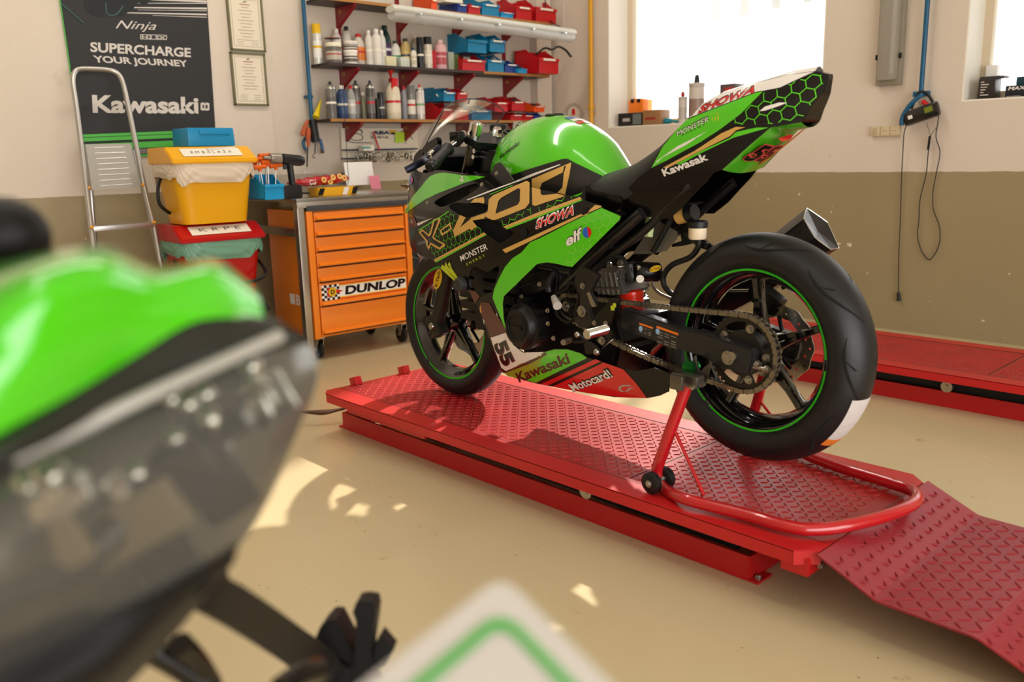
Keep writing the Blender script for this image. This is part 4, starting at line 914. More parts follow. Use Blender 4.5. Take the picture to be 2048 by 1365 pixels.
# ---- engine
V3 = lambda px, py, v: (lambda q: B3(q[0], v, q[1]))(bu(px, py, v))
mb = MB()
mb.prism([(.50, .40), (.86, .40), (.94, .46), (.96, .62), (.90, .70), (.62, .72), (.50, .66), (.46, .52)], B3(0, -.13, 0), BH, (0, 0, 1), BN*.20, bev=.015); eng = bk(mb, 'crankcase', CASE, smooth=30)
mb = MB().box(B3(.83, 0, .78), (.2, .26, .26), BM.to_3x3().to_4x4()@rotm(0, R(18), 0), bev=.02)
for k in range(7): mb.box(B3(.80+.01*k, 0, .69+.022*k), (.215, .28, .007), BM.to_3x3().to_4x4()@rotm(0, R(18), 0))
bk(mb, 'cylinder_block', CASE, eng)
c = V3(1047, 653, .165)
prof = [(.074, -.05), (.079, 0), (.078, .006), (.070, .010), (.066, .022), (.060, .030), (.044, .034), (.040, .030), (.0, .030)]
bk(MB().lathe(prof, c, BN, n=44), 'generator_cover', CASE, eng)
mb = MB().ring([(.042, 0), (.047, 0), (.047, .006), (.042, .006)], c+BN*.03, BN, 40); mb.box(c+BN*.033, (.05, .004, .012), BM.to_3x3().to_4x4()); bk(mb, 'cover_ring', CASE, eng)
for k in range(6):
    a = R(60*k+20); p = c+BH*(math.cos(a)*.083)+Vector((0, 0, math.sin(a)*.083)); bk(MB().cyl(p-BN*.03, p+BN*.004, .011, n=16).hexbolt(p+BN*.004, BN, .005, .006), 'cover_bolt', CASE, eng)
for (x, y) in zl((455, 390), (250, 530), (548, 690), (552, 838), (615, 1005), (945, 408), (1080, 832), (1208, 838)):
    bk(MB().hexbolt(V3(x, y, .165), BN, .0055, .008), 'engine_bolt', BOLT, eng)
# bits of the oil-way and hoses in front of and above the engine
mb = MB().tube([V3(*q, .15) for q in zl((560, 480), (555, 400), (590, 300), (635, 240))], .011, n=12); bk(mb, 'coolant_hose', RUB, eng)
for k in range(4): bk(MB().tube([V3(*q, .12) for q in zl((640+40*k, 270), (650+45*k, 380), (640+30*k, 480))], .0045, n=8), 'engine_cable', RUB, eng)
mb = MB().cyl(V3(*zl((610, 540))[0], .165), V3(*zl((655, 640))[0], .19), .009, .014, 20); bk(mb, 'speed_sensor', mat('pale_grey_sensor', 'B8B4AC', .4), eng)
# open sprocket cover plate
pl_o = zl((600, 500), (680, 470), (745, 425), (770, 370), (815, 352), (860, 385), (905, 470), (905, 540), (880, 640), (870, 740), (855, 800), (770, 846), (700, 815), (640, 760), (600, 640), (590, 560))
pl_i = zl((640, 520), (700, 490), (765, 450), (790, 400), (815, 385), (840, 410), (875, 480), (875, 540), (850, 640), (840, 740), (825, 780), (770, 815), (715, 790), (660, 740), (628, 640), (618, 560))
mb = MB()
for v in (.135, .15): put2d(mb, fill2d([[bu(x, y, v) for x, y in pl_o], [bu(x, y, v) for x, y in pl_i]]), lambda x, y: B3(x, v, y))
for l in (pl_o, pl_i):
    q = [bu(x, y, .15) for x, y in l]; n = len(q); mb.add([B3(a, v, b) for v in (.135, .15) for a, b in q], [(i, (i+1) % n, n+(i+1) % n, n+i) for i in range(n)])
bk(mb, 'sprocket_cover', SATB, eng, smooth=0)
def sprocket(mb, c, F, nt, rr, th, holes=(), z0=0.):
    o = []
    for k in range(nt*4):
        a = 2*math.pi*k/(nt*4); r = rr+(-.0042 if k % 4 in (0,) else (.0035 if k % 4 == 2 else 0)); o.append((math.cos(a)*r, math.sin(a)*r))
    hs = [o]+list(holes)
    for h in (z0, z0+th): put2d(mb, fill2d(hs), lambda x, y: F@Vector((x, y, h)))
    for l in hs:
        m = len(l); mb.add([F@Vector((x, y, h)) for h in (z0, z0+th) for x, y in l], [(i, (i+1) % m, m+(i+1) % m, m+i) for i in range(m)])
    return mb
VC = .09; fsp = bu(*zl((778, 640))[0], VC); Fs = Matrix.Translation(B3(fsp[0], 0, fsp[1]))@frame_from(BN)
circ = lambda r, n, cx=0, cy=0: [(cx+r*math.cos(2*math.pi*k/n), cy+r*math.sin(2*math.pi*k/n)) for k in range(n)]
fs_ = bk(sprocket(MB(), None, Fs, 14, .0365, .008, [circ(.0035, 8, .026*math.cos(R(45*k)), .026*math.sin(R(45*k))) for k in range(8)], VC-.004), 'front_sprocket', mat('sprocket_steel', '3A3732', .45, .8), smooth=0)
bk(MB().cyl(Fs@Vector((0, 0, VC)), Fs@Vector((0, 0, VC+.012)), .018, n=6).cyl(Fs@Vector((0, 0, VC)), Fs@Vector((0, 0, VC+.02)), .010, n=20), 'sprocket_nut', STEEL, fs_)
Fa = Matrix.Translation(B3(0, 0, AX0))@frame_from(BN)
lob = []
for k in range(5):
    a0 = R(72*k+10); a1 = R(72*k+62); lob.append([(math.cos(a)*.086, math.sin(a)*.086) for a in [a0+(a1-a0)*i/8 for i in range(9)]]+[(math.cos(a)*.062, math.sin(a)*.062) for a in [a1-(a1-a0)*i/8 for i in range(9)]])
rs_ = bk(sprocket(MB(), None, Fa, 41, .1035, .006, [circ(.03, 24)]+lob, VC-.003), 'rear_sprocket', mat('sprocket_steel', '3A3732', .45, .8), smooth=0)
bk(MB().lathe([(.055, .045), (.06, .06), (.058, VC-.004), (.03, VC-.002)], B3(0, 0, AX0), BN, n=36), 'sprocket_carrier', CASE, rs_)
for k in range(5):
    a = R(72*k+0); p = Fa@Vector((math.cos(a)*.072, math.sin(a)*.072, VC)); bk(MB().hexbolt(p, BN, .0085, .012), 'sprocket_bolt', STEEL, rs_)
# chain
r1, r2 = .1035, .0365; cx, cy = fsp[0], fsp[1]-AX0; D = math.hypot(cx, cy); ph = math.atan2(cy, cx); al = math.acos((r1-r2)/D)
path = []
def addl(p, q): path.append((p, q))
P1 = (r1*math.cos(ph+al), r1*math.sin(ph+al)); P2 = (cx+r2*math.cos(ph+al), cy+r2*math.sin(ph+al)); P3 = (cx+r2*math.cos(ph-al), cy+r2*math.sin(ph-al)); P4 = (r1*math.cos(ph-al), r1*math.sin(ph-al))
pts = []; ns = 60
for i in range(ns): t = i/ns; pts.append((P1[0]+(P2[0]-P1[0])*t, P1[1]+(P2[1]-P1[1])*t-.004*math.sin(math.pi*t)))
for i in range(12): a = ph+al-(2*al)*i/12; pts.append((cx+r2*math.cos(a), cy+r2*math.sin(a)))
for i in range(ns): t = i/ns; pts.append((P3[0]+(P4[0]-P3[0])*t, P3[1]+(P4[1]-P3[1])*t-.018*math.sin(math.pi*t)))
for i in range(60): a = ph-al-(2*math.pi-2*al)*i/60; pts.append((r1*math.cos(a), r1*math.sin(a)))
cum = [0]
for i in range(len(pts)): a, b = pts[i], pts[(i+1) % len(pts)]; cum.append(cum[-1]+math.hypot(b[0]-a[0], b[1]-a[1]))
NL = int(cum[-1]/.015875/2)*2
def at_s(s):
    s %= cum[-1]; import bisect
    i = min(len(pts)-1, bisect.bisect_right(cum, s)-1); t = (s-cum[i])/max(1e-9, cum[i+1]-cum[i]); a, b = pts[i], pts[(i+1) % len(pts)]; return Vector((a[0]+(b[0]-a[0])*t, 0, AX0+a[1]+(b[1]-a[1])*t))
ch = MB()
for k in range(NL):
    a = at_s(cum[-1]*k/NL); b = at_s(cum[-1]*(k+1)/NL); o = .0095 if k % 2 else .0068; d = (b-a).normalized(); n_ = Vector((-d.z, 0, d.x)); m = (a+b)/2; hl = (b-a).length/2
    shp = [(-hl-.006, 0), (-hl-.004, .006), (-hl+.002, .0068), (0, .0052), (hl-.002, .0068), (hl+.004, .006), (hl+.006, 0), (hl+.004, -.006), (hl-.002, -.0068), (0, -.0052), (-hl+.002, -.0068), (-hl-.004, -.006)]
    for s in (1, -1):
        v0 = VC+s*o; vs = [B3((m+d*x+n_*y).x, v0+q, (m+d*x+n_*y).z) for q in (-.001, .001) for (x, y) in shp]; N_ = len(shp)
        ch.add(vs, [tuple(range(N_-1, -1, -1)), tuple(range(N_, 2*N_))]+[(i, (i+1) % N_, N_+(i+1) % N_, N_+i) for i in range(N_)])
    ch.cyl(B3(a.x, VC-.0115, a.z), B3(a.x, VC+.0115, a.z), .0036, n=8)
bk(ch, 'drive_chain', mat('chain_steel', '8E8678', .3, .9), smooth=0)
# swingarm
sa_px = zr((236, 545), (330, 577), (530, 650), (640, 672), (700, 690), (895, 762), (898, 800), (880, 884), (845, 880), (720, 842), (640, 792), (520, 756), (400, 716), (262, 668), (225, 640))
for s in (1, -1):
    L = [bu(x, y, .128) for x, y in sa_px]; mb = MB().prism(L, B3(0, s*.128-(.036 if s > 0 else 0), 0), BH, (0, 0, 1), BN*.036, bev=.004); sw_ = bk(mb, 'swingarm', mat('swingarm_black', '17171A', .4, coat=.2), smooth=30)
    if s > 0:
        lbm = MB(); org = MB(); gy = MB()
        for (q, o) in ((zn((897, 510), (1052, 562), (1050, 655), (893, 600)), zn((902, 487), (1056, 540), (1054, 560), (899, 507))), (zn((1096, 550), (1343, 637), (1338, 803), (1088, 715)), zn((1099, 522), (1347, 610), (1344, 634), (1097, 547)))):
            for mm, pp, off in ((lbm, q, .1286), (org, o, .1289)):
                put2d(mm, fill2d([[bu(x, y, .129) for x, y in pp]]), lambda x, y: B3(x, off, y))
            a, b, c_ = [V3(*p, .1292) for p in (q[3], q[2], q[0])]
            for r_ in range(5):
                for cc in range(3):
                    if (r_*3+cc) % 4 == 3: continue
                    o_ = a+(b-a)*(.08+.3*cc)+(c_-a)*(.1+.17*r_); gy.add([o_, o_+(b-a)*.22, o_+(b-a)*.22+(c_-a)*.05, o_+(c_-a)*.05], [(0, 1, 2, 3)])
        bk(lbm, 'warning_label', mat('label_dark', '25221E', .4), sw_, smooth=0); bk(org, 'orange_label_strip', mat('label_orange2', 'E5731A', .4), sw_, smooth=0); bk(gy, 'label_print', mat('label_grey', '8C877C', .5), sw_, smooth=0)
        for (x, y) in zn((917, 556), (1110, 588)): 
            q = [(bu(x, y, .1295)[0]+.0075*math.cos(R(30*k)), bu(x, y, .1295)[1]+.0085*math.sin(R(30*k))) for k in range(12)]; bk(put2d(MB(), fill2d([q]), lambda a, b: B3(a, .1294, b)), 'blue_label_dot', mat('label_blue', '8FB4D8', .4), sw_, smooth=0)
        c = V3(1457, 716, .13); mb = MB().cyl(c, c+BN*.004, .019, n=32).cyl(c+BN*.004, c+BN*.012, .014, n=6); bk(mb, 'axle_nut', STEEL, sw_)
        for q in zr((885, 825), (930, 850)): bk(MB().cyl(V3(*q, .115)+BH*.02, V3(*q, .115)-BH*.02, .006, n=12).hexbolt(V3(*q, .115)-BH*.02, -BH, .008, .01), 'chain_adjuster', STEEL, sw_)
        # paddock bobbin
        c = V3(1393, 731, .13); bk(MB().lathe([(.008, 0), (.016, .004), (.012, .012), (.012, .024), (.019, .030), (.019, .038), (.009, .04), (.0, .04)], c, BN, n=28), 'stand_bobbin', mat('green_anodised', '1E7A34', .25, .9), sw_)
bk(MB().box(B3(.34, 0, .625), (.07, .24, .05), BM.to_3x3().to_4x4(), bev=.008), 'swingarm_bridge', MATS['swingarm_black'])
bk(MB().cyl(B3(0, -.14, AX0), B3(0, .14, AX0), .012, n=16), 'rear_axle', STEEL)
# frame plates, rearset, peg, gear lever
def plate(name, px, v, th, m=SATB, parent=None, **k):
    return bk(MB().prism([bu(x, y, v) for x, y in px], B3(0, v-th, 0), BH, (0, 0, 1), BN*th, bev=.0015), name, m, parent, smooth=25, **k)
FRM = mat('frame_black', '141312', .4, coat=.15)
fp = plate('frame_plate', zl((840, 360), (870, 240), (960, 200), (1040, 235), (1130, 292), (1050, 440), (1030, 478), (1092, 640), (1010, 665), (1060, 830), (1020, 900), (900, 880), (840, 800), (905, 700), (905, 500)), .165, .012, FRM)
bk(MB().prism([bu(x, y, .166) for x, y in zl((985, 490), (1020, 482), (1090, 645), (1052, 652), (1030, 620))], B3(0, .160, 0), BH, (0, 0, 1), BN*.007, bev=.001), 'bright_edge', STEEL, fp, smooth=0)
bk(MB().hexbolt(V3(*zl((938, 697))[0], .166), BN, .013, .012), 'pivot_bolt', STEEL, fp)
for q in zl((945, 410),): bk(MB().hexbolt(V3(*q, .166), BN, .007, .008), 'plate_bolt', STEEL, fp)
rg = plate('rearset_plate', zl((1040, 850), (1060, 780), (1190, 640), (1240, 560), (1365, 575), (1330, 640), (1270, 800), (1240, 860), (1220, 880), (1060, 880)), .185, .008, BLK)
mb = MB()
for q, sz in ((zl((1302, 632))[0], .0065), (zl((1281, 662))[0], .0075)):
    u, w_ = bu(*q, .186); mb.prism([(u-sz, w_-sz*.8), (u+sz*.8, w_-sz), (u+sz, w_+sz*.8), (u-sz*.8, w_+sz)], B3(0, .186, 0), BH, (0, 0, 1), BN*.0006)
bk(mb, 'yellow_mark', YEL, rg, smooth=0)
for q in zl((1080, 832), (1208, 838)): bk(MB().hexbolt(V3(*q, .186), BN, .006, .007), 'rearset_bolt', STEEL, rg)
g2_ = plate('rearset_bracket', zl((1230, 900), (1290, 930), (1270, 1020), (1120, 1160), (1040, 1190), (970, 1190), (950, 1080), (960, 990), (1100, 960), (1180, 990)), .18, .008, BLK)
bk(MB().hexbolt(V3(*zl((1168, 1030))[0], .181), BN, .009, .012), 'pivot_bolt', STEEL, g2_)
pa_, pb_ = V3(*zl((985, 963))[0], .29), V3(*zl((1215, 900))[0], .195); e = (pb_-pa_)
prf = [(.0, 0), (.0125, 0), (.0145, .002)]+[(.0145 if k % 2 else .0128, .004+k*e.length/30) for k in range(28)]+[(.011, e.length)]
bk(MB().lathe(prf, pa_, e, n=20), 'foot_peg', CHROME, smooth=25)
mb = MB().tube([V3(*q, .19) for q in zl((880, 965), (960, 1010), (1050, 1080), (1110, 1140))], .005, n=10); bk(mb, 'shift_rod', SATB)
for q in zl((882, 966), (1100, 1162)): bk(MB().ball(V3(*q, .192), .0105), 'rod_end', STEEL)
pa_ = V3(*zl((720, 1055))[0], .25); pb_ = V3(*zl((815, 1020))[0], .19)
bk(MB().lathe([(0, 0), (.009, 0)]+[(.0095 if k % 2 else .0082, .003+.004*k) for k in range(12)]+[(.006, (pb_-pa_).length)], pa_, pb_-pa_, n=18), 'shift_peg', STEEL, smooth=25)
bk(MB().tube([V3(*q, .188) for q in zl((800, 1030), (870, 1045), (960, 1040), (1040, 1010))], .0075, n=10, flat=.7), 'shift_lever', SATB)
# frame tubes (trellis and subframe)
def ft(name, pts, r=.0145, m=FRM): return bk(MB().tube(pts, r, n=14, sub=4), name, m)
for s in (1, -1):
    q = lambda L, v: [B3(bu(x, y, v)[0], s*v, bu(x, y, v)[1]) for x, y in L]
    ft('frame_tube', q(((1125, 575), (1160, 540), (1200, 500), (1240, 465), (1285, 425)), .12), .017)
    ft('frame_tube', q(((1080, 532), (1110, 538), (1142, 545)), .14), .010)
    ft('subframe_tube', q(((1180, 545), (1230, 505), (1290, 460), (1330, 420), (1385, 370)), .095), .013)
    ft('frame_tube', q(((1150, 430), (1070, 410), (1010, 380), (960, 355)), .11), .018)
for (x, y) in zm((265, 445),): bk(MB().hexbolt(V3(x, y, .14), BN, .006, .008), 'frame_bolt', FRM)
# under-seat tray seen through the gap, wiring
mb = MB().grid(lambda s, t: B3(.40-.16*s, .05*(2*t-1), .90+.06*s), 8, 6); bk(mb, 'undertray', BLK, solid=.003)
# rear shock with remote reservoir
a, b = B3(.452, .0, .60), B3(.50, 0, .80)
bk(MB().cyl(V3(*zm((520, 890))[0], .03), V3(*zm((475, 690))[0], .03), .028, n=28), 'shock_body', mat('shock_black', '1B1B1C', .25, .3), smooth=30)
c0, c1 = V3(*zm((560, 760))[0], .03), V3(*zm((870, 780))[0], -.03)
rsv = bk(MB().lathe([(0, 0), (.026, 0), (.03, .006), (.03, (c1-c0).length-.006), (.027, (c1-c0).length), (0, (c1-c0).length)], c0, c1-c0, n=32), 'shock_reservoir', MATS['shock_black'])
bk(MB().hexbolt(V3(*zm((595, 720))[0], .055), BN, .008, .01), 'reservoir_bolt', CHROME, rsv); bk(MB().cyl(V3(*zm((622, 858))[0], .05), V3(*zm((622, 858))[0], .066), .0115, n=24), 'damping_knob', mat('clear_knob', 'D8D4CC', .3, .6), rsv)
p0, p1, p3 = V3(*zm((735, 790))[0], .03), V3(*zm((880, 750))[0], .012), V3(*zm((738, 712))[0], .03)
mb = MB(); put2d(mb, fill2d([[(.5+.5*math.cos(R(18*k)), .5+.5*math.sin(R(18*k))) for k in range(20)]]), lambda x, y: p0+(p1-p0)*x+(p3-p0)*y); bk(mb, 'yellow_oval_sticker', MATS['sticker_yellow'], rsv, smooth=0)
mb = MB(); text_on(mb, 'K-Tech', p0+(p1-p0)*.12+(p3-p0)*.3+BN*.001, p0+(p1-p0)*.88+(p3-p0)*.3+BN*.001, p0+(p1-p0)*.12+(p3-p0)*.7+BN*.001); bk(mb, 'black_lettering', BLK, rsv, smooth=0)
ca, cb_ = V3(*zm((520, 1100))[0], .02), V3(*zm((540, 1290))[0], .02); mb = MB()
P = [ca+(cb_-ca)*(k/60)+(BH*math.cos(k*.63)+BN*math.sin(k*.63))*.031 for k in range(61)]
mb.tube(P, .0062, n=8, sub=2); bk(mb, 'shock_spring', mat('spring_red', 'D8260E', .3, coat=.5))
bk(MB().lathe([(.02, -.02), (.034, -.01), (.038, .01), (.038, .02), (.02, .03)], ca, ca-cb_, n=28), 'spring_collar', mat('spring_red', 'D8260E', .3))
# cylinder-side casting, throttle bits
mb = MB(); L = [bu(x, y, .09) for x, y in zm((10, 760), (60, 700), (240, 690), (370, 720), (330, 860), (400, 1050), (330, 1070), (60, 1050), (0, 960))]
mb.prism(L, B3(0, -.05, 0), BH, (0, 0, 1), BN*.14, bev=.008)
for k in range(5): q = zm((60+62*k, 780), (110+62*k, 1050)); mb.tube([V3(*q[0], .092), V3(*q[1], .092)], .004, n=6, smooth=False)
mb.tube([V3(*q, .094) for q in zm((60, 960), (200, 970), (370, 970))], .004, n=6)
bk(mb, 'gearbox_casting', ALU, eng, smooth=30)
mb = MB().tube([V3(*q, .05) for q in zm((30, 720), (150, 660), (300, 670), (400, 640))], .02, n=14); bk(mb, 'throttle_body', CASE, eng)
for q in zm((255, 690), (385, 660), (275, 800)): bk(MB().hexbolt(V3(*q, .08), BN, .007, .012), 'engine_bolt', STEEL, eng)
# bottles, hoses and connector behind the seat
c = V3(1395, 463, .02); rb = bk(MB().lathe([(0, -.022), (.022, -.022), (.025, -.016), (.025, .012), (0, .012)], c, (0, 0, 1), n=30), 'rear_brake_reservoir', mat('reservoir_white', 'F0DDC0', .35, spec=.4))
bk(MB().lathe([(.027, .010)]+[(.0285, .012), (.0285, .027), (.026, .03), (0, .03)], c, (0, 0, 1), n=30), 'reservoir_cap', RUB, rb)
hose = [V3(*q, .02) for q in ((1397, 478), (1396, 495), (1380, 515), (1345, 530), (1328, 550), (1328, 570), (1340, 585), (1350, 592))]
bk(MB().tube(hose, .0085, n=12), 'reservoir_hose', RUB, rb)
c = V3(1366, 430, .02); e = (V3(1388, 425, .02)-c); bk(MB().cyl(c-e*.4, c+e*.45, .024, n=30), 'foam_breather', mat('tan_foam', 'D2A558', .8)); bk(MB().cyl(c+e*.45, c+e*1.1, .025, .022, 30), 'breather_cap', RUB)
c = V3(1298, 457, .06); bk(MB().box(c, (.022, .02, .05), rotm(0, R(12), 0), bev=.003).box(c+Vector((0, 0, .02)), (.017, .016, .03), rotm(0, R(12), 0), bev=.002), 'wiring_plug', mat('pale_green_plug', 'C8D59A', .5))
for k in range(4): bk(MB().tube([c+Vector((0, 0, .03)), V3(1275+4*k, 437, .06), V3(1262+3*k, 444, .05)], .0016, n=6), 'wire', mat('red_wire', 'A03038', .5))
bk(MB().tube([V3(*q, .03) for q in zm((1040, 50), (960, 200), (880, 350), (780, 520))], .008, n=12), 'wiring_loom', RUB)
plate('mud_panel', zh((640, 970), (850, 1090), (850, 1150), (740, 1280), (600, 1305), (410, 1310), (520, 1140)), .01, .004, mat('grey_undertray', '6E675C', .4))
plate('seat_bracket', zh((890, 900), (940, 1010), (1010, 1040), (1010, 1090), (1120, 1180), (1200, 1240), (1160, 1270), (1020, 1200), (900, 1230), (790, 1240), (800, 1210), (890, 1180), (870, 1080)), .0, .012)
bk(MB().tube([V3(*q, .0) for q in zh((1160, 1240), (1060, 1200), (940, 1100))], .011, n=12), 'subframe_brace', FRM)
bk(MB().tube([V3(*q, -.05) for q in zm((770, 880), (790, 960), (870, 1040), (1000, 1100))], .005, n=10), 'silver_hose', mat('braided_hose', 'A8A49C', .4, .6))
# rear caliper
cal = MB().box(B3(.045, -.08, .70), (.10, .05, .055), BM.to_3x3().to_4x4()@rotm(0, R(-28), 0), bev=.01); bk(cal, 'rear_caliper', SATB)
bk(MB().tube([B3(.06, -.08, .72), B3(.15, -.08, .71), B3(.24, -.09, .70), B3(.33, -.09, .69)], .004, n=8), 'brake_line', mat('braided_hose', 'A8A49C', .4))
bk(MB().cyl(B3(-.01, -.07, .735), B3(-.045, -.07, .752), .006, n=12).ball(B3(-.05, -.07, .755), .008), 'bleed_nipple', RUB)
bk(MB().cyl(B3(0, -.05, AX0), B3(0, -.11, AX0), .03, .028, 28), 'wheel_spacer', CHROME)
bk(MB().box(B3(1.33, -.10, .60), (.06, .05, .10), BM.to_3x3().to_4x4()@rotm(0, R(-24), 0), bev=.01), 'front_caliper', SATB)
# exhaust
st_ = [(.42, -.14, .55, .028, .028), (.34, -.16, .61, .034, .036), (.26, -.18, .665, .046, .052), (.17, -.205, .735, .052, .062), (.07, -.23, .815, .056, .068), (-.0, -.245, .872, .058, .070)]
ex = MB(); N6 = 6; hexp = [(.0, 1.05), (.85, .55), (.95, -.35), (.25, -1.0), (-.5, -1.0), (-.95, .25)]
axd = (B3(-.0, -.245, .872)-B3(.26, -.18, .665)).normalized(); FE = frame_from(axd)
side_e = BN; up_e = axd.cross(side_e).normalized(); up_e = up_e if up_e.z > 0 else -up_e
def exs(i, t):
    u, v, w_, a, b = [hermite([(k, q[j]) for k, q in enumerate(st_)], i) for j in range(5)]
    n = len(hexp); x = (t % 1.0)*n; k = int(x); f = x-k; P = hexp[k % n]; Q = hexp[(k+1) % n]; r = [P[j]+(Q[j]-P[j])*f for j in (0, 1)]
    l = math.hypot(*r); r = [q*(1-.12*(l-.95)) for q in r]
    return B3(u, v, w_)+side_e*(r[0]*a)+up_e*(r[1]*b)
ex.grid(lambda s, t: exs(s*5, t), 20, 48); EXM = mat('exhaust_black', '0C0B0A', .34, .2, coat=.2); exo = bk(ex, 'silencer', EXM, smooth=40)
mb = MB(); mb.grid(lambda s, t: exs(5, t)+axd*(.016*s)-(up_e*.02*s if 0 else Vector()), 2, 48); mb.grid(lambda s, t: (exs(5, t)+axd*.016)*(1-s)+(B3(-.0, -.245, .872)+axd*.006)*s, 4, 48); bk(mb, 'silencer_end_cap', EXM, exo, smooth=40)
bk(MB().tube([exs(5, t/24)+axd*.016 for t in range(24)], .0014, n=6, sub=1, closed=True, smooth=False), 'end_cap_rim', CHROME, exo)
bk(MB().tube([exs(3.9, t/24)*1.0 for t in range(24)], .005, n=6, sub=1, closed=True, smooth=False), 'clamp_band', SATB, exo)
bk(MB().tube([B3(.90, -.03, .44), B3(.75, -.06, .40), B3(.55, -.10, .43), B3(.42, -.14, .55)], .022, n=16), 'exhaust_pipe', mat('heat_steel', '8C8478', .25, 1.), exo)
# ================================================================== paddock stand
STD = mat('stand_red_paint', 'B3131B', .25, coat=.7, var=.1, vscale=12)
ST = thing('paddock_stand', 'red tubular paddock stand with small black wheels holding up the rear of the motorcycle', 'paddock stand', (2.05, 1.25, .18))
r_ = .0165; zt = .18+r_+.006
def stp(px, py, z=None, v=None): return V3(px, py, v) if v is not None else onZ(px, py, z)
yL = [stp(1375, 768, v=.185), stp(1345, 850, v=.205), stp(1326, 905, v=.212), stp(1314, 945, v=.215), stp(1326, 975, v=.215), stp(1362, 995, z=.206), stp(1420, 1012, z=.203), stp(1500, 1032, z=.203), stp(1550, 1047, z=.203)]
mirror = lambda p: (lambda q: BM@Vector((q.x, -q.y-.0, q.z)))(BM.inverted()@p)
yR = [mirror(p) for p in yL]
endc = [stp(x, y, z=.203) for x, y in ((1590, 1056), (1618, 1059), (1670, 1056), (1740, 1041), (1795, 1024), (1826, 1008), (1834, 994), (1820, 980), (1780, 966))]
mb = MB().tube(yL+endc+yR[::-1], r_, n=16, sub=5); mb.build('tube_frame', STD, ST, smooth=60)
for s, Y in ((1, yL), (-1, yR)):
    fx = (lambda p: p) if s > 0 else mirror
    ax_p = fx(stp(1306, 970, v=.25)); ax_p.z = .18+.032
    br = MB().cyl(fx(stp(1344, 850, v=.20)), fx(onZ(1408, 992, .215)), .0045, n=10); br.build('brace_rod', STD, ST)
    MB().cyl(ax_p-BN*.06*s, ax_p+BN*.012*s, .006, n=10).build('wheel_axle', BOLT, ST)
    for o in (.006, -.052):
        c = ax_p+BN*o*s; wv = MB().ring([(.010, -.011), (.026, -.011), (.031, -.007), (.031, .007), (.026, .011), (.010, .011)], c, BN, 32).build('caster_wheel', RUB, ST, smooth=40)
        MB().cyl(c-BN*.012, c+BN*.013, .010, n=16).hexbolt(c+BN*.013*s, BN*s, .007, .005).build('wheel_hub', BOLT, wv)
    tp = Y[0]; ST_ = mat('zinc_steel', '6F6A62', .35, .9)
    MB().box(tp+Vector((0, 0, .012)), (.035, .085, .032), BM.to_3x3().to_4x4()@rotm(0, 0, R(90)), bev=.003).box(tp+BN*.045*s+Vector((0, 0, .012)), (.04, .012, .04), BM.to_3x3().to_4x4(), bev=.003).build('cradle_block', ST_, ST)
    q = BM.to_3x3().to_4x4(); c = tp-BN*.035*s
    MB().prism([(-.03, -.01), (.028, -.014), (.03, .012), (.012, .018), (.008, .06), (-.002, .075), (-.008, .05), (-.016, .03), (-.036, .05), (-.052, .062), (-.044, .02)], c, BH, (0, 0, 1), BN*.006*s, bev=.001).build('cradle_hook', ST_, ST, smooth=20)
    MB().cyl(tp+BN*.02*s-BH*.03, tp-BN*.03*s-BH*.03, .008, n=16).build('cradle_pin', BOLT, ST)
# ================================================================== wall of shelves
YW = YB; YS = 4.865                      # wall face and shelf front
def depth_of(p): return (Vector(p)-CP).dot(AF)
def wide(npx, p): return npx*depth_of(p)/FPX
SHZ = {1: 2.085, 2: 1.700, 3: 1.358}
SHL = {1: 3.05, 2: 3.06, 3: 3.045}; SHR = {1: 5.03, 2: 5.03, 3: 4.93}
BRD = mat('shelf_board_brown', '3A2B27', .5, var=.15, vscale=8); EDG = mat('shelf_edge_wood', 'A8743A', .6); SRED = mat('bracket_red', '8E1216', .4, coat=.3)
for k in (1, 2, 3):
    z = SHZ[k]; t = thing('wall_shelf', ['', 'top brown shelf board carrying red and blue bins above the tube lamp', 'middle brown shelf board with bottles on its left and bins on its right', 'lowest brown shelf board, with spray cans, above the clamp display board'][k], 'shelf', (SHL[k], YS, z))
    MB().box(((SHL[k]+SHR[k])/2, (YS+YW)/2-.0, z-.0095), (SHR[k]-SHL[k], YW-YS-.004, .017)).build('board', BRD, t, smooth=0)
    x_ = 4.35 if k == 2 else SHL[k]
    MB().box(((x_+SHR[k])/2, YS-.001, z-.0095), (SHR[k]-x_, .003, .018)).build('edge_strip', EDG, t, smooth=0)
    for px in (3.295, 3.775, 4.275, 4.765):
        b = MB().prism([(0, 0), (-.20, 0), (-.20, -.012), (-.03, -.105), (0, -.125)], (px-.013, YW-.016, z-.019), (0, 1, 0), (0, 0, 1), (.026, 0, 0), bev=.0015)
        o = b.build('bracket', SRED, t, smooth=20)
        MB().box((px-.014, YW-.055, z-.05), (.001, .03, .022)).build('bracket_label', EDG, o, smooth=0)
RAILTXT = [('first red slotted shelf upright from the left, behind the white and black cans', 3.295), ('second red slotted shelf upright from the left', 3.775), ('third red slotted shelf upright from the left, behind the blue bins', 4.275), ('rightmost red slotted shelf upright', 4.765)]
for lbl, px in RAILTXT:
    mb = MB().box((px, YW-.008, 1.75), (.028, .014, 1.3)); 
    for k in range(40): mb.box((px, YW-.0155, 1.13+.032*k), (.004, .001, .016), mi=1)
    tag(mb.build('shelf_upright', SRED, mats=[HOLE], smooth=0), lbl, 'shelf upright', 'red shelf uprights on the wall')
PLB, PLR, PLD, PLO, PLC = mat('bin_blue', '087BA8', .35), mat('bin_red', 'C0151C', .35), mat('bin_navy', '1B3C8C', .35), mat('bin_orange', 'E8501A', .35), mat('bin_bright_blue', '1096D0', .35)
PAPER = mat('paper_label', 'E9E2D2', .7)
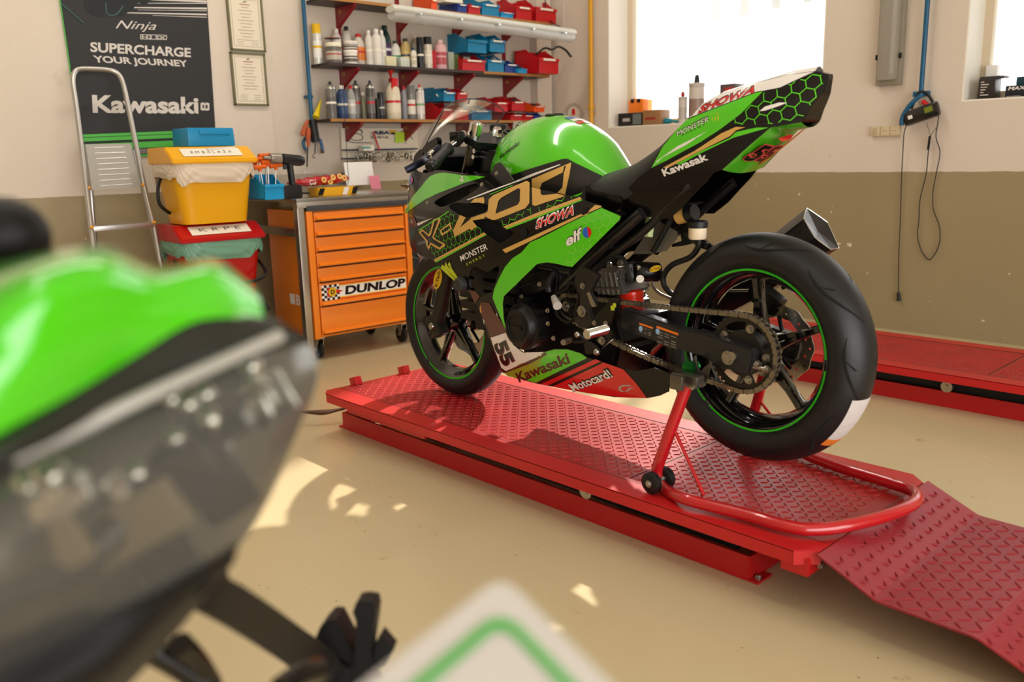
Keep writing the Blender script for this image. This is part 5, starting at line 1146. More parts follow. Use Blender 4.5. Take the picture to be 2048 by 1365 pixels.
def binbox(px0, px1, ybase, h, z0, m, label, d=.2, Yf=YS+.01, lab=True, lift_y=None, cont=None, rz=0):
    p0, p1 = onY(px0, ybase, Yf), onY(px1, ybase, Yf); w_ = p1.x-p0.x
    t = thing('storage_bin', label, 'storage bin', ((p0.x+p1.x)/2, Yf, z0), rz, 'open storage bins on the shelves')
    hw = w_/2; th = .0035; tp = .93
    def shell(i, dz=0):      # side profile seen from the side: y back, z up
        k = hw-i
        return k
    mb = MB()
    prof = [(.0+.012, 0), (d, 0), (d, h), (d*.55, h), (.02, h*.62), (-.004, h*.62), (0.0, h*.5), (.0, .03)]
    for s in (-1, 1):
        x = s*hw; mb.prism([(a, b) for a, b in prof], (x-(th if s > 0 else 0), 0, 0), (0, 1, 0), (0, 0, 1), (th, 0, 0))
    mb.box((0, d/2, th/2), (w_, d, th)); mb.box((0, d-th/2, h/2), (w_, th, h)); mb.box((0, .004, h*.24), (w_, th*1.6, h*.48)); mb.box((0, -.004, h*.55), (w_*1.02, .012, h*.13), bev=.002)
    mb.box((0, d, h-.004), (w_*1.04, .008, .008))
    for s in (-1, 1): mb.box((s*hw, d*.75, h-.004), (.008, d*.5, .008))
    mb.build('bin_shell', m, t, world=False, smooth=25)
    if lab: MB().box((0, -.0108, h*.55), (w_*.62, .001, h*.09)).build('card_label', PAPER, t, world=False, smooth=0)
    if cont:
        o = MB()
        for k in range(7): o.box((hw*random.uniform(-.6, .6), d*random.uniform(.2, .8), h*random.uniform(.4, .62)), (w_*.35, .05, .03), rotm(random.random(), random.random(), random.random()*3), bev=.006)
        o.build('contents', cont, t, world=False); t.children[-1]['kind'] = 'stuff'
    return t
JUNK = mat('dark_parts', '2A2C2B', .5, .2); JUNKL = mat('grey_parts', '8E8A84', .4, .4)
z = SHZ[2]
binbox(925, 970, 133, .12, z, PLR, 'red bin under the upper left blue bin on the middle shelf', cont=JUNKL)
binbox(936, 973, 104, .14, z+.125, PLB, 'large blue bin on top of a red bin on the middle shelf', d=.25, lab=False, cont=JUNK)
binbox(976, 1008, 140, .135, z, PLB, 'lower of two stacked blue bins on the middle shelf', cont=JUNKL)
binbox(980, 1010, 110, .135, z+.14, PLB, 'upper of two stacked blue bins, holding a grey ring, on the middle shelf', cont=JUNKL)
binbox(1010, 1036, 144, .10, z, PLD, 'small navy blue bin left of the big red bin on the middle shelf', cont=JUNK)
binbox(1037, 1054, 146, .05, z, PLC, 'tiny light blue bin beside the big red bin', d=.1, Yf=YS-.02, lab=False, cont=JUNK)
bb = binbox(1078, 1117, 150, .18, z, PLR, 'big red bin with a dark strap, right end of the middle shelf', d=.26, Yf=YS-.09)
p = onY(1095, 105, YS-.02); mb = MB().tube([p+Vector((-.08, .05, -.02)), p+Vector((-.03, 0, .03)), p+Vector((.03, -.02, .02)), p+Vector((.09, -.03, .045)), p+Vector((.15, -.05, .02)), p+Vector((.19, -.07, -.03))], .014, n=8, flat=.5)
tag(mb.build('rubber_strap', JUNK), 'dark rubber strap spilling out of the big red bin', 'strap')
z = SHZ[3]
binbox(882, 905, 232, .12, z, PLR, 'red bin under the closed looking blue bin on the lowest shelf', cont=JUNK)
binbox(888, 910, 204, .10, z+.125, PLB, 'blue bin with a white card on the lowest shelf, left of the windscreen top', d=.22, cont=PAPER)
binbox(915, 935, 205, .10, z+.125, PLR, 'red bin with dark parts sticking up, next to the blue one, lowest shelf', cont=JUNK)
binbox(913, 936, 222, .11, z, PLR, 'red bin seen through the windscreen, right below another red bin', cont=JUNK)
binbox(944, 982, 240, .11, z, PLB, 'blue bin standing alone on the lowest shelf, seen through the windscreen', cont=JUNKL)
binbox(990, 1016, 226, .11, z+.06, PLR, 'red bin leaning behind the right edge of the windscreen')
binbox(1022, 1046, 241, .065, z, PLR, 'small low red bin left of the orange bin stack', lab=True)
binbox(1024, 1050, 226, .11, z+.07, PLR, 'red bin full of hardware above two small red bins, lowest shelf', cont=JUNK)
binbox(1047, 1066, 241, .06, z, PLR, 'small red bin under the hardware bin, next to the navy one', cont=JUNK)
binbox(1068, 1087, 239, .06, z, PLD, 'small navy bin under the orange bin at the right end', d=.12, lab=False)
binbox(1068, 1089, 226, .07, z+.065, PLO, 'small orange bin on the right end of the lowest shelf', d=.12, cont=JUNK)
z = SHZ[1]
for a, b, y, h, m, l in ((862, 874, 4, .1, PLO, 'orange bin at the top edge on the top shelf'), (915, 933, 11, .09, PLD, 'small navy bin on the top shelf'), (937, 960, 15, .09, PLR, 'small red bin between navy and blue on the top shelf'), (964, 998, 21, .13, PLB, 'wide blue bin on the top shelf'), (1002, 1026, 26, .06, PLC, 'small bright blue bin with a paper on the top shelf'), (1032, 1064, 31, .15, PLR, 'middle one of the large red bins on the top shelf'), (1072, 1112, 38, .17, PLR, 'large red bin at the right end of the top shelf')):
    binbox(a, b, y, h, z, m, l)
tag(MB().box(onY(895, 5, 4.95)+Vector((0, 0, .015)), (.16, .14, .05), bev=.004).build('cardboard_box', PAPER), 'flat white box between the orange and navy bins on the top shelf', 'box')
# bottles and cans ---------------------------------------------------------
def pm(h): return mat('plastic_'+h, h, .35)
def bottle(kind, x0, x1, yt, k, label, c1, c2='E8E4DA', c3=None, Y=4.96, name='bottle', dz=0., cat='bottle', grp=None, lab='E9E2D2'):
    zb = SHZ[k]+dz; px = (x0+x1)/2; p = onY(px, yt, Y); r = wide(x1-x0, p)/2; H = p.z-zb; X = p.x
    t = thing(name, label, cat, (X, Y, zb), 0, grp)
    def L(nm, prof, m, **kw): return MB().lathe([(a*r, b*H) for a, b in prof], n=26, **kw).build(nm, m, t, world=False, smooth=40)
    body, capm = pm(c1), pm(c2)
    if kind == 'spray':
        L('can_body', [(0, 0), (.97, 0), (1, .015), (1, .80), (.92, .84), (.62, .885), (.55, .90), (.55, .91), (0, .91)], mat('can_'+c1, c1, .25, .25)); L('can_rim', [(.9, .845), (1.0, .80), (1.02, .80), (1.02, .815), (.93, .86)], CHROME)
        L('nozzle', [(0, .90), (.3, .90), (.3, .955), (.2, 1.0), (0, 1.0)], capm)
    elif kind == 'capcan':
        L('can_body', [(0, 0), (.97, 0), (1, .015), (1, .76), (0, .76)], mat('can_'+c1, c1, .25, .15)); L('cap', [(.98, .755), (.98, .97), (.93, 1.0), (0, 1.0)], capm)
    elif kind == 'tub':
        L('tub_body', [(0, 0), (.93, 0), (.97, .05), (.95, .8), (.9, .82), (0, .82)], body); L('lid', [(1.0, .8), (1.02, .82), (1.02, .97), (.98, 1.0), (0, 1.0)], capm)
    elif kind == 'jug':
        L('bottle_body', [(0, 0), (.92, 0), (1, .04), (1, .62), (.9, .74), (.55, .86), (.4, .9), (.4, .92), (0, .92)], body); L('cap', [(.48, .9), (.48, .99), (.42, 1.0), (0, 1.0)], capm)
    else:
        L('bottle_body', [(0, 0), (.94, 0), (1, .03), (1, .70), (.93, .78), (.6, .86), (.38, .89), (.38, .91), (0, .91)], body); L('cap', [(.44, .89), (.46, .9), (.46, .99), (.4, 1.0), (0, 1.0)], capm)
    if c3:
        L('printed_label', [(1.006, .16), (1.006, .58)], pm(c3)); L('label_band', [(1.012, .40), (1.012, .46)], pm(lab))
    return t
G1, G2 = 'bottles and cans on the middle shelf', 'bottles and cans on the lowest shelf'
B = bottle
B('capcan', 622.5, 640.5, 48, 2, 'white spray can with a yellow cap, leftmost on the middle shelf', 'D8D6CC', 'E8B90C', 'F0EEE6', Y=5.03, name='spray_can', cat='spray can', grp=G1, lab='E8B90C')
B('tub', 651, 682, 86, 2, 'clear jar with cream lid, under the black and red tin', '6A645C', 'E6E2C8', 'B9AFA0', name='jar', cat='jar', grp=G1, lab='A8202A', Y=4.93)
B('tub', 648.5, 681, 76, 2, 'black and red tin stacked on the clear jar', '1D1B1C', 'C9C4B8', 'B3201C', dz=.155, name='paint_tin', cat='tin', grp=G1, Y=4.97)
B('bottle', 663, 681, 57.5, 2, 'white bottle with white cap behind the black and red tin', 'DDD8CE', 'E9E6DE', 'C62A2A', Y=5.04, grp=G1)
B('bottle', 683, 701, 53, 2, 'white bottle with a black dome cap beside the first red upright', 'D6CFC6', '1B1718', 'E4DCD6', Y=5.04, grp=G1, lab='B85050')
B('tub', 686, 714.5, 101, 2, 'lower of two stacked white tubs with black print', 'E8E0D6', 'EDE8DE', '5A5550', name='plastic_tub', cat='tub', grp=G1, Y=4.93)
B('tub', 686, 714.5, 83, 2, 'upper of two stacked white tubs with black print', 'E8E0D6', 'F0EBE2', '6A625C', dz=.095, name='plastic_tub', cat='tub', grp=G1, Y=4.93)
B('jug', 704, 728, 68, 2, 'clear bottle with red cap and orange flame label', 'C9C0B2', 'B81C22', 'D9782A', Y=4.99, grp=G1, lab='C0201C')
B('bottle', 728.5, 744, 61, 2, 'left one of three plain white bottles', 'DCD6CC', 'E9E4DA', 'D2CCC2', grp=G1, Y=4.95)
B('bottle', 742, 761, 58, 2, 'front and tallest of three plain white bottles', 'E0DAD0', 'EDE8E0', 'DAD4CA', grp=G1, Y=4.92)
B('bottle', 755, 770, 61, 2, 'right one of three plain white bottles', 'D6D2CA', 'E8E4DC', 'CFCAC0', grp=G1, Y=4.96)
B('jug', 757, 780, 51, 2, 'tall dark green oil bottle with a violet label', '0A332C', '08302A', '3C2148', Y=5.03, grp=G1, lab='D8D0D8')
B('jug', 780, 800, 82, 2, 'small white bottle with a green mark, right of the dark green bottle', 'CFCBC2', '3A3A38', 'DAD6CE', Y=5.0, grp=G1, lab='1E8A3C')
B('jug', 799.5, 820.5, 77, 2, 'tan bottle with a dark blue band and dark lid', 'B39A5E', '3A3630', 'C2A96A', Y=4.99, grp=G1, lab='2A3A50')
B('bottle', 821, 834, 69, 2, 'slim translucent bottle with a cream cap behind the black can', 'A8A08C', 'DDD2B4', Y=5.03, grp=G1)
B('bottle', 820, 832.5, 96, 2, 'small white bottle with a dark blue nozzle cap', 'DED6C4', '1A2A5A', 'C8BCA0', Y=4.92, grp=G1)
B('capcan', 832, 846, 75, 2, 'all black can with white and red side stripe', '1B1A1C', '101012', '232124', Y=4.93, name='spray_can', cat='spray can', grp=G1)
B('capcan', 846, 863, 74, 2, 'cream can with a black cap', 'CFC4B2', '131316', 'D8CEBE', Y=4.93, name='spray_can', cat='spray can', grp=G1)
B('bottle', 867, 892, 80, 2, 'pink translucent bottle half full of red liquid', 'D8A8A8', 'DDBEBC', 'B04A52', Y=4.94, grp=G1, lab='D09A9C')
B('spray', 649, 670, 163, 3, 'silver spray can with black trigger, leftmost on the lowest shelf', '77736E', '17181A', '5E5A56', name='spray_can', cat='spray can', grp=G2, Y=4.93)
B('bottle', 671, 693, 171, 3, 'dark blue printed can with a pointed white nozzle', '2A3F66', 'E2DCCE', '32486E', name='spray_can', cat='spray can', grp=G2, Y=4.92, lab='D6D0C0')
B('jug', 691, 709, 171, 3, 'grey sloping bottle with a red collar', '9A9894', 'B8202A', 'C2BEB6', Y=4.96, grp=G2)
B('spray', 701.5, 719, 161, 3, 'tall silver spray can with a red stripe', '6E6A64', '161616', '7E7972', name='spray_can', cat='spray can', grp=G2, Y=4.99, lab='B8242A')
B('bottle', 720, 730, 185, 3, 'thin olive grey spray tube between two tall cans', '6A6650', 'CFC9BA', name='spray_can', cat='spray can', grp=G2, Y=4.95)
B('spray', 730, 747.5, 161, 3, 'tall grey spray can with a red diamond label', '57534F', '131313', '66625D', name='spray_can', cat='spray can', grp=G2, Y=4.93, lab='B8242A')
B('capcan', 754, 768, 185, 3, 'short black canister with a slanted pale label', '26262A', '1B1B1E', '34343A', name='canister', cat='canister', grp=G2, Y=4.93, lab='C9C5BC')
cn = B('jug', 769, 799, 157, 3, 'cream canister with a red pump head and red funnel on top', 'D8CCB0', 'C2181E', 'DED2B8', name='canister', cat='canister', grp=G2, Y=4.93, lab='C2181E')
p = onY(781, 141, 4.93); MB().lathe([(.0, -.11), (.006, -.11), (.008, -.03), (.022, 0), (.02, 0), (.006, -.03)], p, (0, 0, 1), n=18).build('funnel', PLR, cn); MB().box(onY(789, 175, 4.90), (.05, .012, .12), rotm(0, R(6), 0), bev=.003).build('swing_tag', PLR, cn)
B('bottle', 800.5, 813, 172, 3, 'flat grey bottle with a red top, right of the cream canister', '8A8A90', 'C02A3A', Y=4.95, grp=G2)
B('capcan', 813, 829, 171, 3, 'grey tube standing upside down on its red cap', '77756F', '6C6A66', 'DDD6C8', name='tube', cat='tube', grp=G2, Y=4.93, lab='C01E24')
B('spray', 829.5, 847.5, 169, 3, 'white spray can with a red cap, rightmost of the cans', 'CFC9C2', 'C8242A', 'D9CFCB', name='spray_can', cat='spray can', grp=G2, Y=4.92, lab='6AA06A')
p = onY(637, 232, 5.0); tag(MB().cyl(Vector((p.x-.02, 5.0, SHZ[3]+.012)), Vector((p.x+.045, 5.03, SHZ[3]+.125)), .024, .003, 18).build('grease_tube', mat('tube_yellow', 'E2C40E', .35)), 'yellow tube leaning on the wall at the left end of the lowest shelf', 'tube')
for (x0, x1, yt, yb, c, l) in ((771, 791, 112, 125, 'D8D0A8', 'cream small box in front of the dark green bottle'), (800, 818, 114, 127, 'C9CCBC', 'flat grey green box in front of the tan bottle'), (896, 907, 104, 134, '9AA08E', 'small white and green carton left of the blue bins'), (907, 916, 108, 134, '4A5A2E', 'dark green carton wedged beside the red bin'), (863, 872, 101, 131, 'B01A22', 'red box half hidden by the pink bottle'), (753.5, 759, 198, 231, '2E3230', 'dark slim box behind the short black canister')):
    k = 2 if yb < 150 else 3; a, b = onY(x0, yb, 4.93), onY(x1, yb, 4.93); h = onY(x0, yt, 4.93).z-SHZ[k]
    tag(MB().box(((a.x+b.x)/2, 4.945, SHZ[k]+h/2), (b.x-a.x, .05, h), bev=.002).build('small_box', pm(c)), l, 'box')
# tube lamp hanging in front of the shelves
zl0 = onY(780, 26, 4.35); Yr = 4.35
for i in range(120):
    Yr = 4.0+.01*i
    if abs(onY(1146, 74, Yr).z-zl0.z) < .006: break
p0, p1 = zl0, onY(1146, 74, Yr); p1.z = p0.z; t = thing('tube_lamp', 'long clear housed fluorescent tube lamp hanging slanted in front of the shelves', 'lamp', tuple(p0)); e = (p1-p0).normalized(); sd = Vector((0, 0, 1)).cross(e).normalized()
rr_ = Matrix.Translation(Vector())@frame_from(e)
L_ = (p1-p0).length
def capsule(mb, a, b, w, h, zo, n=20):
    mb.grid(lambda s, q: a+(b-a)*s+sd*(math.cos(2*math.pi*q)*w*(1-.3*max(0, (abs(s-.5)-.485)/.015)))+Vector((0, 0, zo+math.sin(2*math.pi*q)*h*(1-.3*max(0, (abs(s-.5)-.485)/.015)))), 66, n); 
    for m_, q in ((a, 0), (b, 1)): mb.add([m_+sd*(math.cos(2*math.pi*i/n)*w*.7)+Vector((0, 0, zo+math.sin(2*math.pi*i/n)*h*.7)) for i in range(n)], [tuple(range(n))])
    return mb
capsule(MB(), p0, p1, .055, .028, .022).build('lamp_housing', mat('lamp_housing_white', 'C9C8BE', .4), t, smooth=50)
capsule(MB(), p0+e*.01, p1-e*.01, .048, .036, -.01).build('lamp_cover', mat('lamp_cover_clear', 'CFCFCB', .12, spec=.8, alpha=.55), t, smooth=50)
for k in range(5):
    p = p0+e*L_*(.1+.2*k)-sd*.054+Vector((0, 0, .004)); MB().box(p, (.028, .008, .034), frame_from(e)@rotm(0, R(90), 0), bev=.002).build('clip', CHROME, t)
for o in (.02,): MB().cyl(p0+e*.1, p0+e*.1+Vector((0, 0, ZC-p0.z-.06)), .002, n=6).build('hanging_wire', BOLT, t); MB().cyl(p1-e*.1, p1-e*.1+Vector((0, 0, ZC-p0.z-.06)), .002, n=6).build('hanging_wire', BOLT, t)
MB().tube([p1-e*.08+Vector((0, 0, .04)), onY(1098, 40, 4.9), onY(1090, 15, 4.95), onY(1095, -40, 5.0)], .004, n=8).build('lamp_cable', RUB, t)
# pipes on the walls
PB = mat('pipe_blue', '0C5478', .35); PY = mat('pipe_yellow', 'D69A0A', .35)
a, b = onY(606, 0, 5.04), onY(617, 238, 5.04); b.x = a.x; tp = Vector((a.x, a.y, ZC))
t = thing('blue_pipe', 'thin blue air pipe running down the wall left of the shelves', 'pipe', tuple(b)); MB().cyl(b, tp, .013, n=16).build('pipe_run', PB, t); MB().cyl(Vector((b.x+.028, b.y+.02, b.z-.05)), tp+Vector((.028, .02, 0)), .006, n=10).build('conduit', mat('conduit_grey', 'B8B4AA', .5), t)
for zz in (1.5, 2.2): MB().box((b.x, 5.06, zz), (.04, .05, .02), bev=.003).build('pipe_clip', PB, t)
a = onX(1182, 130, XR-.045); t = thing('yellow_pipe', 'yellow gas pipe running down the wall near the corner', 'pipe', (a.x, a.y, .3)); MB().cyl((a.x, a.y, .3), (a.x, a.y, ZC), .017, n=20).build('pipe_run', PY, t)
MB().ring([(.017, -.012), (.026, -.012), (.026, .012), (.017, .012)], (a.x, a.y, onX(1186, 214, XR-.045).z), (0, 0, 1), 20).build('pipe_clip', PY, t); MB().cyl((a.x+.02, a.y, 1.4), (XR, a.y, 1.4), .006, n=10).build('pipe_bracket', PY, t)
# disc shaped clock near the corner
c = onX(1148, 228, XR-.03); ax = Vector((-1, -.15, 0)).normalized(); t = thing('wall_clock', 'round clock with a wavy brake disc rim on the wall by the yellow pipe', 'clock', tuple(c))
F_ = Matrix.Translation(c)@frame_from(ax); n = 72; ro = [(math.cos(2*math.pi*i/n)*.083*(1+.05*math.cos(9*2*math.pi*i/n)), math.sin(2*math.pi*i/n)*.083*(1+.05*math.cos(9*2*math.pi*i/n))) for i in range(n)]; ri = [(x*.78, y*.78) for x, y in ro]
mb = MB(); 
for h in (0, .005): put2d(mb, fill2d([ro, ri]), lambda x, y: F_@Vector((x, y, h)))
mb.add([F_@Vector((x, y, h)) for h in (0, .005) for x, y in ro], [(i, (i+1) % n, n+(i+1) % n, n+i) for i in range(n)]); mb.build('disc_rim', mat('clock_ring', 'C4BCAE', .35, .4), t, smooth=0)
mb = MB(); put2d(mb, fill2d([circ(.06, 40)]), lambda x, y: F_@Vector((x, y, -.002))); mb.build('clock_face', mat('clock_face', 'DACBBB', .5), t, smooth=0)
MB().box(F_@Vector((.0, .015, .001)), (.02, .045, .02), frame_from(ax), bev=.002).build('red_motif', REDP, t)
# ABA clamp display board
Yb = 5.075; P = lambda x, y, Y=Yb: onY(590+x/7.877, 230+y/7.877, Y)
a, b, c = P(722, 210), P(1930, 212), P(697, 732); 
t = thing('display_board', 'cream hose clamp display board with blue rails hanging under the lowest shelf', 'display board', (a.x, Yb, c.z))
MB().box(((a.x+b.x)/2, Yb+.008, (a.z+c.z)/2), (b.x-a.x, .012, a.z-c.z)).build('board', mat('board_cream', 'E2D8C4', .5), t, smooth=0)
def pt(mb, pts, Y, parent, name, m):
    q = [onY(x, y, Y) for x, y in pts]; put2d(mb, fill2d([[(v.x, v.z) for v in q]]), lambda x, y: Vector((x, Y, y))); return mb.build(name, m, parent, smooth=0)
zq = lambda *L: [(590+x/7.877, 230+y/7.877) for x, y in L]
NAVY = mat('print_navy', '14204A', .5)
mb = MB(); text_on(mb, 'ABA', P(1222, 308, 5.066), P(1495, 308, 5.066), P(1222, 250, 5.066), bold=.03); mb.build('brand_lettering', NAVY, t, smooth=0)
mb = MB(); text_on(mb, 'DIN 3017 LR', P(1195, 372, 5.066), P(1472, 372, 5.066), P(1195, 332, 5.066), bold=.01); mb.build('code_lettering', NAVY, t, smooth=0)
pt(MB(), zq((1480, 238), (1588, 240), (1588, 275), (1500, 274)), 5.0665, t, 'yellow_flag', mat('print_yellow', 'E0A81A', .5)); pt(MB(), zq((1500, 278), (1588, 278), (1588, 308), (1520, 308)), 5.0665, t, 'blue_flag', NAVY)
pt(MB(), zq((1580, 266), (1728, 268), (1722, 435), (1577, 438)), 5.065, t, 'green_sticky_note', mat('note_green', 'B6D83C', .7))
mb = MB().tube([P(862, 385, 5.066), P(852, 330, 5.066), P(880, 260, 5.066), P(970, 232, 5.066), P(1050, 240, 5.066), P(1060, 300, 5.066)], .003, n=6); mb.tube([P(862, 330, 5.066), P(960, 292, 5.066), P(1060, 330, 5.066), P(1050, 395, 5.066), P(950, 400, 5.066), P(880, 380, 5.066)], .002, n=6); mb.build('clamp_drawing', NAVY, t)
for q in (((1670, 262), (1820, 262), (1890, 268)), ((1745, 455), (1750, 330)), ((1780, 300), (1855, 378)), ((825, 415), (930, 436), (1215, 440))):
    MB().tube([P(x, y, 5.066) for x, y in q], .0022, n=6, smooth=False).build('tool_drawing', NAVY, t)
for (x0, x1, y) in ((730, 1905, 556), (725, 1140, 692)):
    MB().box((P(x0, y).x*.5+P(x1, y).x*.5, 5.06, P(x0, y).z), (P(x1, y).x-P(x0, y).x, .02, .009)).build('hook_rail', NAVY, t, smooth=0)
    n = int((x1-x0)/60)
    for k in range(n): p = P(x0+30+60*k, y, 5.05); MB().cyl(p, p+Vector((0, -.075, -.02)), .0018, n=6).build('hook', BOLT, t)
t2 = thing('cardboard_carton', 'small white carton with teal print resting on the board rail', 'carton', tuple(P(1120, 590, 5.0))); MB().box(P(1125, 525, 5.0), (.085, .06, .034), bev=.001).build('carton_body', PAPER, t2); MB().box(P(1125, 515, 4.969), (.068, .001, .012)).build('teal_print', mat('teal_print', '3E9C94', .5), t2, smooth=0)
t2 = thing('hand_tool', 'red handled tool standing in front of the display board', 'tool', tuple(P(1330, 560, 5.03))); MB().tube([P(1232, 262, 5.04), P(1290, 440, 5.04)], .009, n=8, flat=.5).build('tool_blade', REDP, t2); MB().tube([P(1290, 440, 5.04), P(1330, 560, 5.04)], .006, n=8).build('tool_handle', PLR, t2)
rg_ = None
for k in range(26):
    x = 965+(k % 13)*72; y = 620+(k//13)*55+(k % 3)*12; r = .011+.004*((k*7) % 3); p = P(x, y, 5.0+.015*(k % 3))
    if rg_ is None:
        rg_ = thing('hose_clamp', 'steel hose clamp ring hanging in the cluster on the display board rail', 'hose clamp', tuple(p), 0, 'hose clamps hanging on the display board'); WM[rg_.name] = Matrix.Identity(4); MB().ring([(.0115, -.004), (.0125, -.004), (.0125, .004), (.0115, .004)], (0, 0, 0), (.5, .3, .1), 24).build('band', STEEL, rg_, smooth=0); MB().box((.002, 0, .0125), (.009, .008, .006), bev=.001).build('screw_housing', STEEL, rg_)
    else: o = dup(rg_, p, .7*k, rg_['label'], rg_['group'], (r/.0115,)*3)
# poster -------------------------------------------------------------------
Yp = 5.060; A, Bp, Cc, D = onY(168, 318, Yp), onY(434, 306, Yp), onY(414, 0, Yp), onY(121, 0, Yp)
lerp = lambda a, b, t_: a+(b-a)*t_
ext = 1.45; Ct = lerp(Bp, Cc, ext); Dt = lerp(A, D, ext)
t = thing('poster_banner', 'tall black and green motorcycle banner on the wall behind the step ladder', 'banner', tuple(A))
MB().add([A, Bp, Ct, Dt]+[v+Vector((0, .003, 0)) for v in (A, Bp, Ct, Dt)], [(0, 1, 2, 3), (7, 6, 5, 4), (0, 4, 5, 1), (1, 5, 6, 2), (2, 6, 7, 3), (3, 7, 4, 0)]).build('banner_cloth', mat('banner_black', '262628', .55, var=.2, vscale=1.5), t, smooth=0)
Y2 = Yp-.0015; q2 = lambda x, y: onY(100+x/3.413, y/3.413, Y2)
def strip(name, m, y0, y1, y2, y3): 
    l0, l1 = lerp(A, D, y0), lerp(A, D, y1); r0, r1 = lerp(Bp, Cc, y2), lerp(Bp, Cc, y3); o = Vector((0, -.0015, 0)); MB().add([l0+o, r0+o, r1+o, l1+o], [(0, 1, 2, 3)]).build(name, m, t, smooth=0)
BG = mat('banner_green', '52B84A', .5)
for a0, a1 in ((.0, .012), (.055, .095), (.112, .136), (.14, .158)): strip('green_stripe', BG, a0, a1, a0, a1)
strip('banner_rail', mat('rail_grey', '8A8680', .4, .5), .016, .05, .016, .05)
l0, l1 = lerp(A, D, 0), lerp(A, D, ext); MB().tube([l0+Vector((-.004, -.002, 0)), l1+Vector((-.004, -.002, 0))], .003, n=6, smooth=False).build('green_edge', BG, t)
BW = mat('banner_white', 'CFC8C0', .6)
def bt(body, a, b, c, nm='white_lettering', m=BW, **k): mb = MB(); text_on(mb, body, q2(*a), q2(*b), q2(*c), **k); mb.build(nm, m, t, smooth=0)
bt('Kawasaki', (292, 772), (1015, 778), (286, 648), bold=.035); bt('SUPERCHARGE', (276, 355), (962, 392), (274, 286), bold=.03); bt('YOUR JOURNEY', (306, 440), (946, 470), (290, 378), bold=.03); bt('Ninja', (446, 212), (722, 222), (452, 138), bold=.0, shear=.35); bt('H2 SX', (628, 264), (790, 270), (628, 240), bold=.02)
mb = MB(); poly_on(mb, [[(0, 0), (1, 0), (1, 1), (0, 1)], [(.03, .12), (.97, .12), (.97, .88), (.03, .88)]], q2(616, 268), q2(798, 272)-q2(616, 268), q2(616, 234)-q2(616, 268)); mb.build('plate_outline', BW, t, smooth=0)
mb = MB(); poly_on(mb, [[(0, .1), (.35, 0), (.5, .12), (.65, 0), (1, .1), (1, .9), (.65, 1), (.5, .86), (.35, 1), (0, .9)], [(.22, .3), (.4, .3), (.4, .7), (.22, .7)], [(.55, .3), (.8, .3), (.8, .7), (.55, .7)]], q2(1028, 756), q2(1088, 758)-q2(1028, 756), q2(1028, 698)-q2(1028, 756)); mb.build('emblem', BW, t, smooth=0)
for k, (y, w_, x0) in enumerate(((20, 5, 560), (48, 10, 540), (66, 4, 600), (84, 9, 500), (104, 4, 700), (-14, 12, 520), (-45, 8, 560))):
    mb = MB(); a, b = q2(x0, y), q2(1070, y-2+k*3); hh = Vector((0, 0, -w_*.0012)); mb.add([a, b+hh*.2, b+hh, a+hh*.4], [(0, 1, 2, 3)]); mb.build('speed_streak', BW, t, smooth=0)
mb = MB(); pts = [(230, -10), (240, 60), (300, 110), (360, 118), (372, 60), (400, 105), (480, 112), (560, 70), (600, 20), (660, 30), (690, 0), (680, -60), (400, -120), (260, -80)]; q = [q2(*p_) for p_ in pts]
put2d(mb, fill2d([[(v.x, v.z) for v in q]]), lambda x, y: Vector((x, Y2-.0005, y))); mb.build('dark_figure_print', mat('banner_dark_teal', '12191B', .5), t, smooth=0)
mb = MB(); 
for q in (((70, 20), (230, 160)), ((380, 20), (390, 95), (450, 100), (500, 40))): mb.tube([q2(*p_) for p_ in q], .004, n=6)
mb.build('teal_line_print', mat('banner_teal', '3E5A5A', .5), t)
